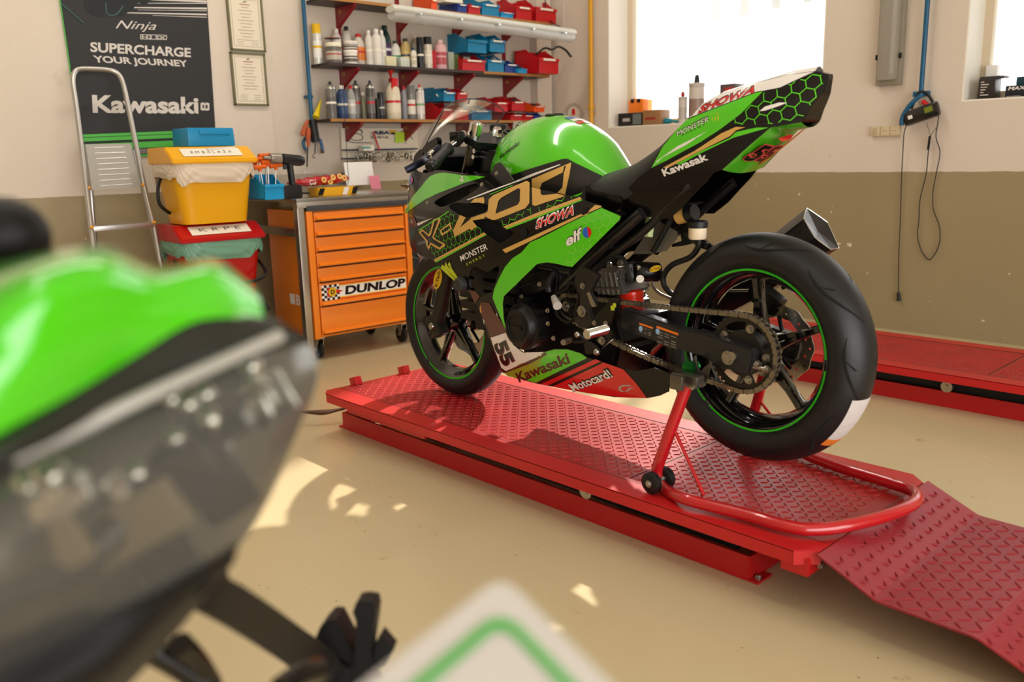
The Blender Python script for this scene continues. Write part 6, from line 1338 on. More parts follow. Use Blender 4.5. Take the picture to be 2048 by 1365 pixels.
# framed certificates
for i, (F4, lbl) in enumerate(((((454, -14), (526, -6), (529, 105), (459, 100)), 'upper framed certificate right of the banner'), (((462, 103), (531, 108), (536, 212), (467, 211)), 'lower framed certificate right of the banner'))):
    Y = 5.055; tl, tr, br, bl = [onY(x, y, Y) for x, y in F4]; x0, x1, z0, z1 = (tl.x+bl.x)/2, (tr.x+br.x)/2, (bl.z+br.z)/2, (tl.z+tr.z)/2
    t = thing('picture_frame', lbl, 'framed certificate', (x0, Y, z0), 0, 'framed certificates'); fm_ = mat('frame_olive_wood', '6E6A48', .45)
    mb = MB(); f = .012
    for (a, b, c, d) in ((x0, x1, z0, z0+f), (x0, x1, z1-f, z1), (x0, x0+f, z0, z1), (x1-f, x1, z0, z1)): mb.box(((a+b)/2, Y+.003, (c+d)/2), (b-a, .018, d-c), bev=.002)
    mb.build('frame', fm_, t); MB().box(((x0+x1)/2, Y+.004, (z0+z1)/2), (x1-x0-.01, .004, z1-z0-.01)).build('certificate_paper', mat('certificate_paper', 'E2D8C2', .35, coat=.5), t, smooth=0)
    mb = MB(); g = .026; u = .0018; ink = mat('certificate_ink', '8C8270', .6)
    for (a, b, c, d) in ((x0+g, x1-g, z0+g, z0+g+u), (x0+g, x1-g, z1-g-u, z1-g), (x0+g, x0+g+u, z0+g, z1-g), (x1-g-u, x1-g, z0+g, z1-g)): mb.box(((a+b)/2, Y+.0015, (c+d)/2), (b-a, .0006, d-c))
    mb.build('printed_border', ink, t, smooth=0)
    H_ = z1-z0; W_ = x1-x0; mb = MB()
    for k in range(11 if i == 0 else 9):
        ww = W_*(.2+.28*((k*37) % 10)/10); zz = z1-H_*(.22+.058*k); mb.box(((x0+x1)/2, Y+.0015, zz), (ww, .0006, .0028))
    for s in (-1, 1):
        for k in range(3): mb.box(((x0+x1)/2+s*W_*.2, Y+.0015, z0+H_*(.12+.04*k)), (W_*.2, .0006, .002))
    mb.build('printed_lines', ink, t, smooth=0); t.children[-1]['kind'] = 'stuff'
    MB().box(((x0+x1)/2, Y+.0015, z1-H_*.17), (W_*.28, .0006, .005)).build('red_heading', mat('heading_red', 'A86A58', .6), t, smooth=0)
    mb = MB(); mb.add([Vector(((x0+x1)/2+a, Y+.0012, z1-H_*.13+b)) for a, b in ((-.012, -.004), (.01, .0), (.014, .012), (.004, .006), (-.004, .01))], [(0, 1, 2, 3, 4)]); mb.build('wing_emblem', ink, t, smooth=0)
# ================================================================== work bench with drawer cabinet
BA = R(-2.2); bt_ = thing('workbench', 'steel topped work bench over the orange drawer cabinet', 'workbench', (2.385, 4.2, 0), BA); BT = WM[bt_.name]
bx = lambda mb: mb
INOX = mat('stainless_steel', 'B8B4AC', .28, .95, bump=.02, bscale=40); GRAPH = mat('graphite_trim', '3A3D42', .5); ORG = mat('cabinet_orange', 'F2841A', .35, coat=.3); ORS = mat('cabinet_orange', 'F07808', .35)
W_ = .86; D_ = .80; Hh = .905
m_ = MB(); m_.box((W_/2, D_/2, Hh-.011), (W_, D_, .022), bev=.002); m_.box((W_/2, .006, Hh-.026), (W_, .012, .05), bev=.002); m_.box((W_/2, D_-.01, Hh+.055), (W_, .02, .12), bev=.002); m_.build('bench_top', INOX, bt_, world=False)
for (x, y) in ((.02, .025), (.02, D_-.03), (W_-.02, .03), (W_-.02, D_-.03)): MB().box((x, y, (Hh-.03)/2), (.04, .045, Hh-.03), bev=.002).build('leg', INOX, bt_, world=False)
MB().box((.02, D_/2, .72), (.03, D_-.08, .045), bev=.002).build('side_rail', INOX, bt_, world=False); MB().box((.02, D_/2, .12), (.03, D_-.08, .04), bev=.002).build('side_rail', INOX, bt_, world=False)
cb = thing('drawer_cabinet', 'orange tool cabinet on castors with seven drawers', 'tool cabinet', tuple(BT@Vector((.055, .0, 0))), BA); CW = .67; CD = .45; z0, z1 = .125, .835
MB().box((CW/2, CD/2+.03, (z0+z1)/2), (CW, CD, z1-z0), bev=.004).build('cabinet_body', ORG, cb, world=False)
MB().box((CW/2, .012, z1+.014), (CW, .03, .03), bev=.003).build('top_trim', GRAPH, cb, world=False)
for s in (.0, CW-.03): MB().box((s+.015, .016, (z0+z1)/2), (.036, .032, z1-z0), bev=.003).build('corner_post', ORG, cb, world=False)
hs = [.052, .085, .085, .085, .085, .135, .16]; zz = z1-.006
for k, h in enumerate(hs):
    zc = zz-h/2; d = MB().box((CW/2, .018, zc), (CW-.085, .028, h-.006), bev=.003).build('drawer', ORG, cb, world=False)
    hd = MB().prism([(0, 0), (-.020, .004), (-.020, .012), (-.006, .020), (0, .020)], (.05, .006, zz-h+.006), (0, 1, 0), (0, 0, 1), (CW-.10, 0, 0), bev=.001).build('drawer_handle', ORG, d, world=False)
    MB().box((CW/2, .003, zz-h+.003), (CW-.10, .003, .005)).build('handle_shadow_gap', BLACKM, d, world=False)
    if k == 5: zd = zc
    zz -= h
# long tyre maker sticker across the sixth drawer
sx0, sx1, sz0, sz1 = .055, CW-.052, zd-.035, zd+.052; yf = .0025
F2 = lambda x, y, o=0: Vector((sx0+(sx1-sx0)*x, yf-o, sz0+(sz1-sz0)*y))
stk = MB(); poly_on(stk, [[(0, 0), (1, 0), (1, 1), (0, 1)]], F2(0, 0), F2(1, 0)-F2(0, 0), F2(0, 1)-F2(0, 0)); sk = stk.build('drawer_sticker', mat('sticker_white', 'F2EFEA', .4), cb, world=False, smooth=0)
for c0_, c1_, m in ((.0, .07, 'D8201A'), (.07, .15, 'F2B80C'), (.85, .93, 'F2B80C'), (.93, 1.0, 'D8201A')): MB().add([F2(.2, c0_, .0005), F2(1, c0_, .0005), F2(1, c1_, .0005), F2(.2, c1_, .0005)], [(0, 1, 2, 3)]).build('sticker_stripe', pm(m), sk, world=False, smooth=0)
ck = MB()
for i in range(7):
    for j in range(6):
        if (i+j) % 2 == 0: ck.add([F2(.2/7*i, j/6, .0006), F2(.2/7*(i+1), j/6, .0006), F2(.2/7*(i+1), (j+1)/6, .0006), F2(.2/7*i, (j+1)/6, .0006)], [(0, 1, 2, 3)])
ck.build('chequered_print', BLK, sk, world=False, smooth=0)
tm = MB(); poly_on(tm, [[(.06, .2), (.24, .52), (.07, .86)]], F2(0, 0, .001), F2(1, 0)-F2(0, 0), F2(0, 1)-F2(0, 0)); tm.build('red_arrow', REDP, sk, world=False, smooth=0)
tm = MB(); poly_on(tm, [[(.12+.045*math.cos(R(15*k)), .52+.3*math.sin(R(15*k))) for k in range(24)]], F2(0, 0, .0014), F2(1, 0)-F2(0, 0), F2(0, 1)-F2(0, 0)); tm.build('yellow_roundel', mat('sticker_yellow', 'E0B416', .4), sk, world=False, smooth=0)
tm = MB(); text_on(tm, 'D', F2(.10, .38, .0018), F2(.145, .38, .0018), F2(.10, .66, .0018), bold=.04); text_on(tm, 'DUNLOP', F2(.26, .22, .001), F2(.985, .22, .001), F2(.275, .80, .001), bold=.045, shear=.0); tm.build('black_lettering', BLK, sk, world=False, smooth=0)
tm = MB(); L0 = Vector((-.0015, .20, .30)); text_on(tm, 'Beta', L0+Vector((0, -.0, 0)), L0+Vector((0, -.16, 0)), L0+Vector((0, 0, .06)), bold=.03); tm.build('side_lettering', mat('sticker_white', 'F2EFEA', .4), cb, world=False, smooth=0)
MB().add([Vector((-.0015, .275, .30)), Vector((-.0015, .215, .30)), Vector((-.0015, .215, .36)), Vector((-.0015, .275, .36))], [(0, 1, 2, 3)]).build('side_emblem', mat('sticker_white', 'F2EFEA', .4), cb, world=False, smooth=0)
for (x, y) in ((.05, .07), (CW-.05, .07), (.05, CD-.02), (CW-.05, CD-.02)):
    f_ = MB().prism([(-.028, 0), (.028, 0), (.012, -.075), (-.012, -.075)], (x-.020, y, z0), (0, 1, 0), (0, 0, 1), (.003, 0, 0)); f_.prism([(-.028, 0), (.028, 0), (.012, -.075), (-.012, -.075)], (x+.017, y, z0), (0, 1, 0), (0, 0, 1), (.003, 0, 0)); f_.box((x, y, z0-.004), (.05, .06, .006)); ca_ = f_.build('castor', CHROME, cb, world=False, smooth=0)
    MB().ring([(.010, -.014), (.044, -.014), (.050, -.009), (.050, .009), (.044, .014), (.010, .014)], (x, y+.01, .051), (1, 0, 0), 32).build('castor_wheel', RUB, ca_, world=False, smooth=40); MB().cyl((x-.022, y+.01, .051), (x+.022, y+.01, .051), .009, n=14).build('castor_hub', BOLT, ca_, world=False)
# things on the bench: positions traced on the bench top plane
tb = Hh+.0008
def on_bench(px, py): return onZ(px, py, Hh)
ba_, bb_ = onY(632, 386, 4.33), onY(706, 384, 4.33)
t = thing('tool_carton', 'yellow and black tool box lying under the red biscuit bag', 'box', ((ba_.x+bb_.x)/2, 4.36, tb)); MB().box((0, 0, .024), (bb_.x-ba_.x, .12, .048), bev=.002).build('carton_body', mat('carton_yellow', 'E0A40E', .4), t, world=False)
for dx, m in ((-.11, BLK), (.05, WHT), (.11, BLK)): MB().add([Vector((dx-.02, -.061, .004)), Vector((dx+.012, -.061, .004)), Vector((dx+.03, -.061, .044)), Vector((dx-.004, -.061, .044))], [(0, 1, 2, 3)]).build('carton_print', m, t, world=False, smooth=0)
t = thing('biscuit_bag', 'shiny red bag of ring biscuits on the work bench', 'snack bag', ((ba_.x+bb_.x)/2-.08, 4.36, tb+.049)); 
mb = MB(); mb.grid(lambda s, q: Vector(((s-.5)*.40, .05*math.cos(2*math.pi*q)*(math.sin(math.pi*s)**.35+.08)+.004*math.sin(25*s+6*q), .028+.026*math.sin(2*math.pi*q)*(math.sin(math.pi*s)**.4+.05)+.018*s+.003*math.sin(40*s+9*q))), 40, 16); mb.build('bag_film', mat('bag_red', 'B0101C', .2, coat=.7), t, world=False, smooth=60)
for k, (x, z_) in enumerate(((.0, .034), (.06, .046), (.04, .022), (.11, .05), (.14, .04))): MB().ring([(.007, 0), (.015, 0), (.017, .003), (.015, .006), (.007, .006), (.005, .003)], (x, -.052+.01*(x > .1), z_+.006), (0, -1, .25), 20).build('biscuit_print', mat('biscuit', 'E2B460', .6), t, world=False)
tm = MB(); text_on(tm, 'Oké', Vector((-.09, -.052, .015)), Vector((-.05, -.053, .018)), Vector((-.09, -.053, .045)), bold=.02); tm.build('bag_lettering', WHT, t, world=False, smooth=0)
a, b = onY(698, 384, 4.9), onY(745, 382, 4.9); tag(MB().box(((a.x+b.x)/2, 4.905, Hh+.105), (.22, .002, .15), rotm(R(-8), 0, 0)).build('paper_sheet', mat('paper_white', 'F0ECE8', .7), smooth=0), 'white sheet of paper leaning on the bench back panel', 'paper')
a = onY(749, 365, 4.86); tag(MB().add([a+Vector((-.042, 0, .042)), a+Vector((.038, 0, .045)), a+Vector((.045, -.01, -.045)), a+Vector((-.035, -.012, -.042))]+[a+Vector(v) for v in ((-.042, .001, .042), (.038, .001, .045), (.045, -.009, -.045), (-.035, -.011, -.042))], [(0, 1, 2, 3), (7, 6, 5, 4)]).build('sticky_note', mat('note_pink', 'E88AA0', .7), smooth=0), 'pink sticky note beside the white sheet of paper', 'sticky note')
# blue bin with orange T handles
Yf = 4.30; a, b = onY(510, 392, Yf), onY(562, 392, Yf); t = binbox(530, 568, 388, .13, tb, mat('bin_bright_blue', '1096D0', .35), 'bright blue bin full of orange hex keys on the left end of the bench', d=.2, Yf=4.27, lab=False); t['group'] = 'open storage bins'; t['category'] = 'storage bin'
bc = Vector(t.location); OT = mat('handle_orange', 'E0600E', .4)
for k, (dx, dy, h, tl) in enumerate(((-.028, .05, .16, -.12), (-.02, .10, .20, -.08), (.0, .06, .185, .05), (.02, .11, .22, .0), (.03, .05, .165, .12), (.025, .14, .20, .08), (-.03, .13, .18, -.1))):
    q = thing('hex_key', ['shortest, most left leaning of the orange handled hex keys', 'orange handled hex key leaning slightly left in the blue bin', 'upright orange handled hex key at the front of the blue bin', 'tallest orange handled hex key in the blue bin', 'rightmost orange handled hex key in the blue bin', 'orange handled hex key leaning right at the back of the blue bin', 'orange handled hex key at the back left of the blue bin'][k], 'hex key', tuple(bc+Vector((dx, dy, .008))), 0, 'orange handled hex keys in the blue bin')
    tp = Vector((tl*.15, 0, h)); MB().cyl((0, 0, 0), tp, .003, n=8).build('shaft', STEEL, q, world=False); MB().cyl(tp+Vector((-.036, 0, -.0)), tp+Vector((.036, .0, .006)), .0125, .010, 12).cyl(tp-Vector((0, 0, .02)), tp+Vector((0, 0, .006)), .008, .011, 12).build('handle', OT, q, world=False)
# impact wrench
Yd = 4.32; dp = lambda x, y: onY(330+x/7.062, 260+y/7.062, Yd)
c = dp(1750, 910); t = thing('impact_wrench', 'black and silver cordless impact wrench standing on its battery', 'power tool', (c.x, Yd, tb))
a, b = dp(1480, 400), dp(1650, 410); e = (b-a).normalized(); r0 = wide(10, a)
MB().lathe([(0, 0), (r0*.9, 0), (r0*1.0, .01), (r0*1.02, .02), (r0*1.1, (b-a).length-.01), (0, (b-a).length-.01)], a, e, n=28).build('hammer_case', mat('grey_casting', '9A938C', .35, .7), t); MB().cyl(dp(1390, 388), a, r0*.3, r0*.45, 16).build('anvil', STEEL, t)
MB().lathe([(0, 0), (r0*1.05, 0), (r0*1.1, .02), (r0*1.1, (dp(1950, 440)-b).length-.02), (r0*.85, (dp(1950, 440)-b).length), (0, (dp(1950, 440)-b).length)], b, dp(1950, 440)-b, n=28).build('motor_housing', mat('tool_black', '17171A', .35), t)
MB().tube([dp(1760, 480), dp(1775, 600), dp(1800, 780)], lambda s: .021, n=14, flat=.8).build('handle', MATS['tool_black'], t); MB().box(dp(1690, 520), (.015, .02, .03), bev=.004).build('trigger', GRAPH, t)
bc_ = dp(1750, 845); MB().box(Vector((bc_.x, Yd, tb+.035)), (wide(33, bc_)*1.3, .085, .07), bev=.006).build('battery', MATS['tool_black'], t)
MB().tube([dp(1860, 760), dp(1880, 840), dp(1930, 890), dp(2040, 895)], .005, n=8).build('cable', RUB, t)
# pliers and gadget hanging on hooks by the blue pipe
Yh = 5.0; hp = lambda x, y, Y=Yh: onY(590+x/7.877, 230+y/7.877, Y)
t = thing('hanging_pliers', 'pliers with two orange handles hanging by the blue pipe', 'pliers', tuple(hp(190, 90))); MB().tube([hp(205, 90), hp(160, 180), hp(115, 320)], lambda s: .010+.007*s, n=10).build('handle', mat('handle_terracotta', 'B3522A', .5), t); MB().tube([hp(215, 200), hp(205, 330), hp(215, 500)], lambda s: .009+.009*math.sin(math.pi*min(1, s*1.2)), n=10).build('handle', MATS['handle_terracotta'], t)
t = thing('hanging_pliers', 'pliers with blue grips hanging behind the orange handles', 'pliers', tuple(hp(160, 340, 5.04))); MB().tube([hp(195, 330, 5.04), hp(130, 430, 5.04), hp(165, 560, 5.04)], .010, n=10).build('grip', PB, t); MB().tube([hp(390, 380, 5.04), hp(420, 480, 5.04), hp(435, 570, 5.04)], .011, n=10).build('grip', mat('grip_blue', '3A5E8C', .5), t); MB().box(hp(170, 570, 5.04), (.022, .015, .03), bev=.003).build('jaw', STEEL, t); MB().box(hp(430, 570, 5.04), (.022, .015, .03), bev=.003).build('jaw', mat('brass_brown', '5A4030', .4), t)
t = thing('inspection_lamp', 'dark cylindrical hand lamp hanging on a hook beside the orange handles', 'hand lamp', tuple(hp(280, 80))); MB().cyl(hp(270, 70), hp(325, 420), .026, .029, 20).build('lamp_body', RUB, t); MB().lathe([(0, 0), (.02, 0), (.026, .006), (.0, .006)], hp(325, 425), hp(325, 425)-hp(270, 70), n=20).build('lamp_socket', mat('lamp_grey', '8A857C', .4, .5), t)
MB().tube([hp(320, 450), hp(315, 560), hp(325, 600)], .004, n=8).tube([hp(325, 600), hp(285, 640), hp(290, 680), hp(325, 665)], .0025, n=8).build('lamp_hook', RUB, t)
t = thing('bungee_hook', 'black cord with a steel hook hanging lowest beside the lamp', 'hook', tuple(hp(190, 600))); MB().tube([hp(200, 500), hp(192, 650), hp(190, 820)], .005, n=8).build('cord', RUB, t); MB().tube([hp(190, 820), hp(200, 900), hp(180, 975), hp(155, 950), hp(165, 880)], .0025, n=8).build('steel_hook', STEEL, t)
MB_ = MB().tube([onY(682, 135, 4.84), onY(690, 240, 4.84), onY(695, 330, 4.84), onY(697, 360, 4.84), onY(690, 385, 4.84)], .0018, n=6); tag(MB_.build('thin_cable', RUB), 'thin black cable hanging down in front of the shelves', 'cable')
# dark panel right of the cabinet
a = onZ(846, 640, .0); mb = thing('dark_banner_stand', 'black panel with white lines standing behind the front of the green motorcycle', 'panel', (3.37, 4.5, 0), R(-2)); MB().box((0, 0, .42), (.3, .03, .84), bev=.003).build('panel', mat('panel_black', '1E2226', .5), mb, world=False)
MB().tube([(-.12, -.018, .70), (.05, -.018, .45), (-.12, -.018, .52), (-.12, -.018, .70)], .003, n=6, smooth=False).build('white_line_print', WHT, mb, world=False)
# ================================================================== waste bins
def waste(label, x0, x1, zb, zt, body, lid, bag, word, yfront, dep=.36):
    t = thing('waste_bin', label, 'waste bin', ((x0+x1)/2, yfront+dep/2, zb), R(-4), 'stacked waste bins'); w_ = x1-x0; h = zt-zb
    mb = MB(); mb.grid(lambda s, q: (lambda k, a: Vector((k*w_/2*(1 if 0 else 1)*sq(a)[0], k*dep/2*sq(a)[1], h*s)))(.80+.20*s, 2*math.pi*q), 8, 48); n = 48
    mb.add([Vector((.8*w_/2*sq(2*math.pi*i/n)[0], .8*dep/2*sq(2*math.pi*i/n)[1], 0)) for i in range(n)], [tuple(range(n))])
    mb.build('bin_body', body, t, world=False, smooth=45)
    ld = MB(); ld.prism([(-dep/2-.012, 0), (-dep/2-.012, .02), (-dep/2+.10, .085), (dep/2, .085), (dep/2+.01, 0)], (-w_/2-.008, 0, h-.002), (0, 1, 0), (0, 0, 1), (w_+.016, 0, 0), bev=.006); l_ = ld.build('lid', lid, t, world=False, smooth=25)
    an = math.atan2(.065, .112); F_ = Matrix.Translation(Vector((0, -dep/2+.044, h+.0525)))@rotm(an, 0, 0); MB().box((0, 0, .0035), (w_*.72, .085, .002), F_@Matrix.Identity(4)).build('paper_label', PAPER, l_, world=False, smooth=0) if 0 else None
    mb = MB(); mb.M = F_; mb.box((0, 0, .002), (w_*.72, .075, .0015)); mb.build('paper_label', PAPER, l_, world=False, smooth=0)
    mb = MB(); q0, q1, q3 = F_@Vector((-w_*.25, -.012, .0035)), F_@Vector((w_*.25, -.012, .0035)), F_@Vector((-w_*.25, .018, .0035)); word and text_on(mb, word, q0, q1, q3, space=1.6) and mb.build('label_lettering', mat('label_ink', '5A5450', .6), l_, world=False, smooth=0)
    sk_ = MB(); sk_.grid(lambda s, q: (lambda a, k: Vector((k*w_/2*sq(a)[0], k*dep/2*sq(a)[1], h-.002-s*(.085+.02*math.sin(3*a+1)+.012*math.sin(8*a)))))(2*math.pi*q, 1.015+.03*math.sin(math.pi*s)+.014*math.sin(19*2*math.pi*q+9*s)*s+.010*math.sin(33*2*math.pi*q-14*s)), 14, 160)
    sk_.build('bin_bag', bag, t, world=False, smooth=60)
    for s in (1,):
        MB().tube([(-w_/2*.98, -.02, h-.10), (-w_/2*.92, -dep/2-.02, h-.20), (0, -dep/2-.035, h-.235), (w_/2*.92, -dep/2-.02, h-.20), (w_/2*.98, -.02, h-.10)] if word != 'EMBALAŽA' else [(-w_/2*.96, .05, h-.06), (-w_/2-.03, 0, h-.12), (-w_/2-.03, 0, h-.20), (-w_/2*.88, .03, h-.25)], .009, n=10).build('carry_handle', RUB, t, world=False)
    return t
def sq(a, e=.32):
    c, s = math.cos(a), math.sin(a); f = lambda v: (1 if v > 0 else -1)*abs(v)**e; return f(c), f(s)
xa, xb = 1.80, 2.225; yf_ = 4.30
waste('yellow waste bin with a pale bag, stacked on the red one', xa, xb, .80, 1.105, mat('bin_yellow', 'E8A90A', .3), mat('bin_yellow', 'E8A90A', .3), mat('bag_cream', 'D8C8B4', .35, spec=.4), 'EMBALAŽA', yf_)
waste('red waste bin with a green bag, under the yellow one', xa-.0, xb+.01, .40, .712, mat('waste_red', 'B80E12', .3), mat('waste_red', 'B80E12', .3), mat('bag_green', '6E9E88', .35), 'KRPE', yf_)
waste('dark waste bin at the bottom of the stack, half hidden by the blurred motorcycle', xa, xb, .0, .312, mat('waste_dark', '1E201E', .4), mat('waste_dark', '1E201E', .4), mat('bag_black', '121412', .3), '', yf_)
a, b = onY(358+0, 300, 4.5), onY(462, 298, 4.5); bl = thing('blue_case', 'blue plastic case lying on the lid of the yellow waste bin', 'case', ((onY(357, 300, 4.52).x+onY(463, 300, 4.52).x)/2, 4.53, 1.19)); ww = onY(463, 300, 4.52).x-onY(362, 300, 4.52).x
MB().box((0, 0, .047), (ww*.92, .2, .094), bev=.008, taper=(.98, .96)).build('case_body', mat('case_blue', '0C84B8', .35), bl, world=False); MB().box((.02, -.1, .07), (ww*.6, .008, .022), bev=.003).build('case_handle', mat('case_blue', '0C84B8', .35), bl, world=False)
p = onY(440, 299, 4.36); tag(MB().cyl(p+Vector((-.07, 0, 0)), p+Vector((.09, .02, .006)), .008, n=12).build('marker_pen', mat('pen_white', 'D8CFC8', .4)), 'white marker pen with a red end lying on the yellow bin lid', 'pen')
# ================================================================== step ladder
ALM = mat('ladder_aluminium', 'B9B6B2', .3, .85); t = thing('step_ladder', 'aluminium step ladder with a hoop handrail leaning in front of the banner', 'ladder', (1.65, 4.6, 0))
la = lambda x, y, Y: onY(x, y, Y)
yy = lambda y: 4.93-.40*max(0, (y-140))/400
LP = [(228, 760), (205, 640), (193, 560), (184, 470), (172, 370), (160, 270), (151, 200), (146, 165), (149, 146), (160, 138), (190, 138), (222, 141), (238, 150), (247, 170), (256, 210), (272, 290), (290, 380), (307, 450), (320, 520), (336, 600), (360, 730)]
pts = [la(x, y, yy(y)) for x, y in LP]; e0 = (pts[0]-pts[1]); e1 = (pts[-1]-pts[-2])
pts = [pts[0]+e0*((.02-pts[0].z)/e0.z)]+pts+[pts[-1]+e1*((.02-pts[-1].z)/e1.z)]
MB().tube(pts, .0135, n=12, sub=5).build('rail_hoop', ALM, t, smooth=60)
for s, (xa_, xb_) in ((0, (165, 262)), (1, (0, 0)))[:1]: pass
for (x0, x1, y, nm) in ((176, 308, 455, 'step'), (192, 328, 560, 'step')):
    a, b = la(x0+6, y+4, yy(y)), la(x1-2, y-6, yy(y)); MB().box((a+b)/2+Vector((0, .03, 0)), ((b-a).length, .09, .026), Matrix.Rotation(math.atan2((b-a).y, (b-a).x), 4, 'Z'), bev=.003).build(nm, ALM, t)
    for q, sg in ((a, 0), (b, 1)): MB().box(q+Vector((0, -.018, .012)), (.018, .012, .012), bev=.002).build('yellow_clip', PLO if 0 else mat('clip_yellow', 'E09A14', .4), t)
P4 = [la(x, y, Y) for x, y, Y in ((171, 289, 4.80), (262, 287, 4.80), (283, 374, 4.70), (184, 381, 4.70))]; ths = Vector((0, .02, 0))
MB().add(P4+[v+ths for v in P4], [(3, 2, 1, 0), (4, 5, 6, 7), (0, 1, 5, 4), (1, 2, 6, 5), (2, 3, 7, 6), (3, 0, 4, 7)]).build('platform', mat('ladder_tread', '9A9790', .45, .6), t, smooth=0)
for k in range(8):
    a = lerp(P4[0], P4[3], .08+.12*k); b = lerp(P4[1], P4[2], .08+.12*k); MB().tube([lerp(a, b, .18), lerp(a, b, .82)], .0022, n=6, smooth=False).build('platform_rib', ALM, t)
for (x, y) in ((178, 376), (286, 370)): MB().ball(la(x, y, 4.69), .009).build('yellow_clip', mat('clip_yellow', 'E09A14', .4), t)
for k, (q0, q1) in enumerate((((176, 300), (196, 560)), ((268, 300), (318, 520)))):
    a, b = la(*q0, 4.95), la(*q1, 4.95); e = b-a; b = b+e*((.02-b.z)/e.z); MB().tube([a, b], .011, n=10, smooth=False).build('rear_leg', ALM, t)
# ================================================================== right wall
Xw = XR
def rw(px, py, o=.0): return onX(px, py, Xw-o)
a = rw(1751, 172, .07); b = rw(1790, 170, .07); yc = (a.y+b.y)/2; wd = abs(a.y-b.y)
t = thing('wall_tube_lamp', 'grey tube lamp mounted upright on the wall between the two windows', 'lamp', (Xw-.035, yc, a.z)); zt_ = 3.0
MB().box((Xw-.022, yc, (a.z+zt_)/2), (.044, wd+.03, zt_-a.z), bev=.006).build('lamp_housing', mat('lamp_grey_housing', '8E8776', .45), t); MB().box((Xw-.055, yc, (a.z+zt_)/2+.01), (.05, wd, zt_-a.z-.03), bev=.02).build('lamp_cover', mat('lamp_cover_smoke', 'A8A294', .15, spec=.8, alpha=.7), t)
MB().cyl((Xw-.05, yc-.02, a.z+.06), (Xw-.05, yc-.02, zt_-.06), .013, n=14).build('tube', mat('tube_white', 'F2F0EA', .3), t)
for zz in (a.z+.16, a.z+.50):
    for s in (-1, 1): MB().box((Xw-.05, yc+s*(wd/2+.012), zz), (.02, .008, .03), bev=.002).build('clip', SATB, t)
a, b = rw(1741, 273, .02), rw(1800, 251, .02)
t = thing('socket_strip', 'cream double socket with switch on the wall under the upright lamp', 'socket', (Xw-.01, (a.y+b.y)/2, a.z)); n3 = 3
for k in range(3):
    y0_ = a.y+(b.y-a.y)*(k+.5)/3; so = MB().box((Xw-.012, y0_, (a.z+b.z)/2), (.024, abs(b.y-a.y)/3-.003, b.z-a.z), bev=.003).build('socket_frame', mat('socket_cream', 'CDBB98', .45), t)
    if k: MB().cyl((Xw-.0235, y0_, (a.z+b.z)/2), (Xw-.026, y0_, (a.z+b.z)/2), .022, n=28).build('socket_well', mat('socket_cream', 'CDBB98', .45), so); MB().cyl((Xw-.026, y0_-.008, (a.z+b.z)/2), (Xw-.0265, y0_-.008, (a.z+b.z)/2), .003, n=10).build('socket_hole', HOLE, so); MB().cyl((Xw-.026, y0_+.008, (a.z+b.z)/2), (Xw-.0265, y0_+.008, (a.z+b.z)/2), .003, n=10).build('socket_hole', HOLE, so)
    else: MB().box((Xw-.025, y0_, (a.z+b.z)/2), (.004, .03, .04), bev=.001).build('switch_rocker', mat('socket_cream2', 'B8A888', .45), so)
a = rw(1848, 0, .05); b = rw(1842, 188, .05)
t = thing('air_line', 'blue air pipe with a hook at its end on the right wall', 'pipe', (a.x, b.y, b.z)); MB().cyl((b.x, b.y, b.z-.02), (b.x, b.y, ZC), .0135, n=18).build('pipe_run', PB, t); MB().box((b.x+.01, b.y, b.z), (.04, .085, .03), bev=.003).build('pipe_bracket', PB, t)
MB().tube([(b.x-.01, b.y, b.z-.01), (b.x-.02, b.y+.05, b.z-.06), (b.x-.02, b.y+.085, b.z-.12), (b.x-.02, b.y+.09, b.z-.17)], .013, n=10).build('hook', PB, t)
t = thing('battery_charger', 'black battery charger hanging by the blue air pipe with long cables', 'charger', tuple(rw(1845, 228, .06))); c = rw(1843, 228, .06)
F_ = rotm(R(-17), 0, 0); MB().box(c, (.045, .20, .085), F_, bev=.018).build('charger_case', mat('charger_black', '0E0E10', .25, coat=.5), t); mb = MB(); mb.M = Matrix.Translation(c)@F_; mb.box((-.0235, -.05, .008), (.001, .045, .03)); mb.build('charger_display', mat('display_olive', '6E7A1E', .4), t, smooth=0)
mb = MB(); mb.M = Matrix.Translation(c)@F_; mb.box((-.0235, .055, 0), (.001, .025, .02)); mb.build('charger_logo', WHT, t, smooth=0)
MB().cyl(c+Vector((0, .0, .07)), c+Vector((0, -.05, .03)), .012, n=12).build('red_clamp', PLR, t); MB().tube([c+Vector((0, .06, .03)), c+Vector((0, .02, .12)), c+Vector((0, -.03, .10)), c+Vector((0, -.08, .02))], .008, n=8).build('black_loop', RUB, t)
def cable(pp, nm='cable', r=.003): return MB().tube([rw(x, y, .02 if y > 300 else .04) for x, y in pp], r, n=8).build(nm, RUB, t)
cable([(1818, 243), (1809, 262), (1806, 300), (1803, 360), (1801, 430), (1798, 500), (1797, 560), (1797, 590)]); MB().cyl(rw(1797, 585, .02), rw(1798, 602, .02), .008, .013, 12).build('plug', RUB, t)
cable([(1872, 218), (1878, 222), (1875, 250), (1872, 275), (1880, 305), (1873, 345), (1866, 385), (1867, 420), (1878, 450), (1880, 480), (1872, 505), (1860, 520)]); cable([(1862, 270), (1857, 300), (1852, 350), (1840, 400), (1838, 440), (1835, 470), (1842, 500), (1855, 518), (1862, 520)])
MB().cyl(rw(1860, 272, .03), rw(1856, 300, .03), .007, n=10).build('inline_connector', RUB, t); cable([(1853, 245), (1860, 270)], r=.0015); cable([(1873, 255), (1862, 270)], r=.0015)
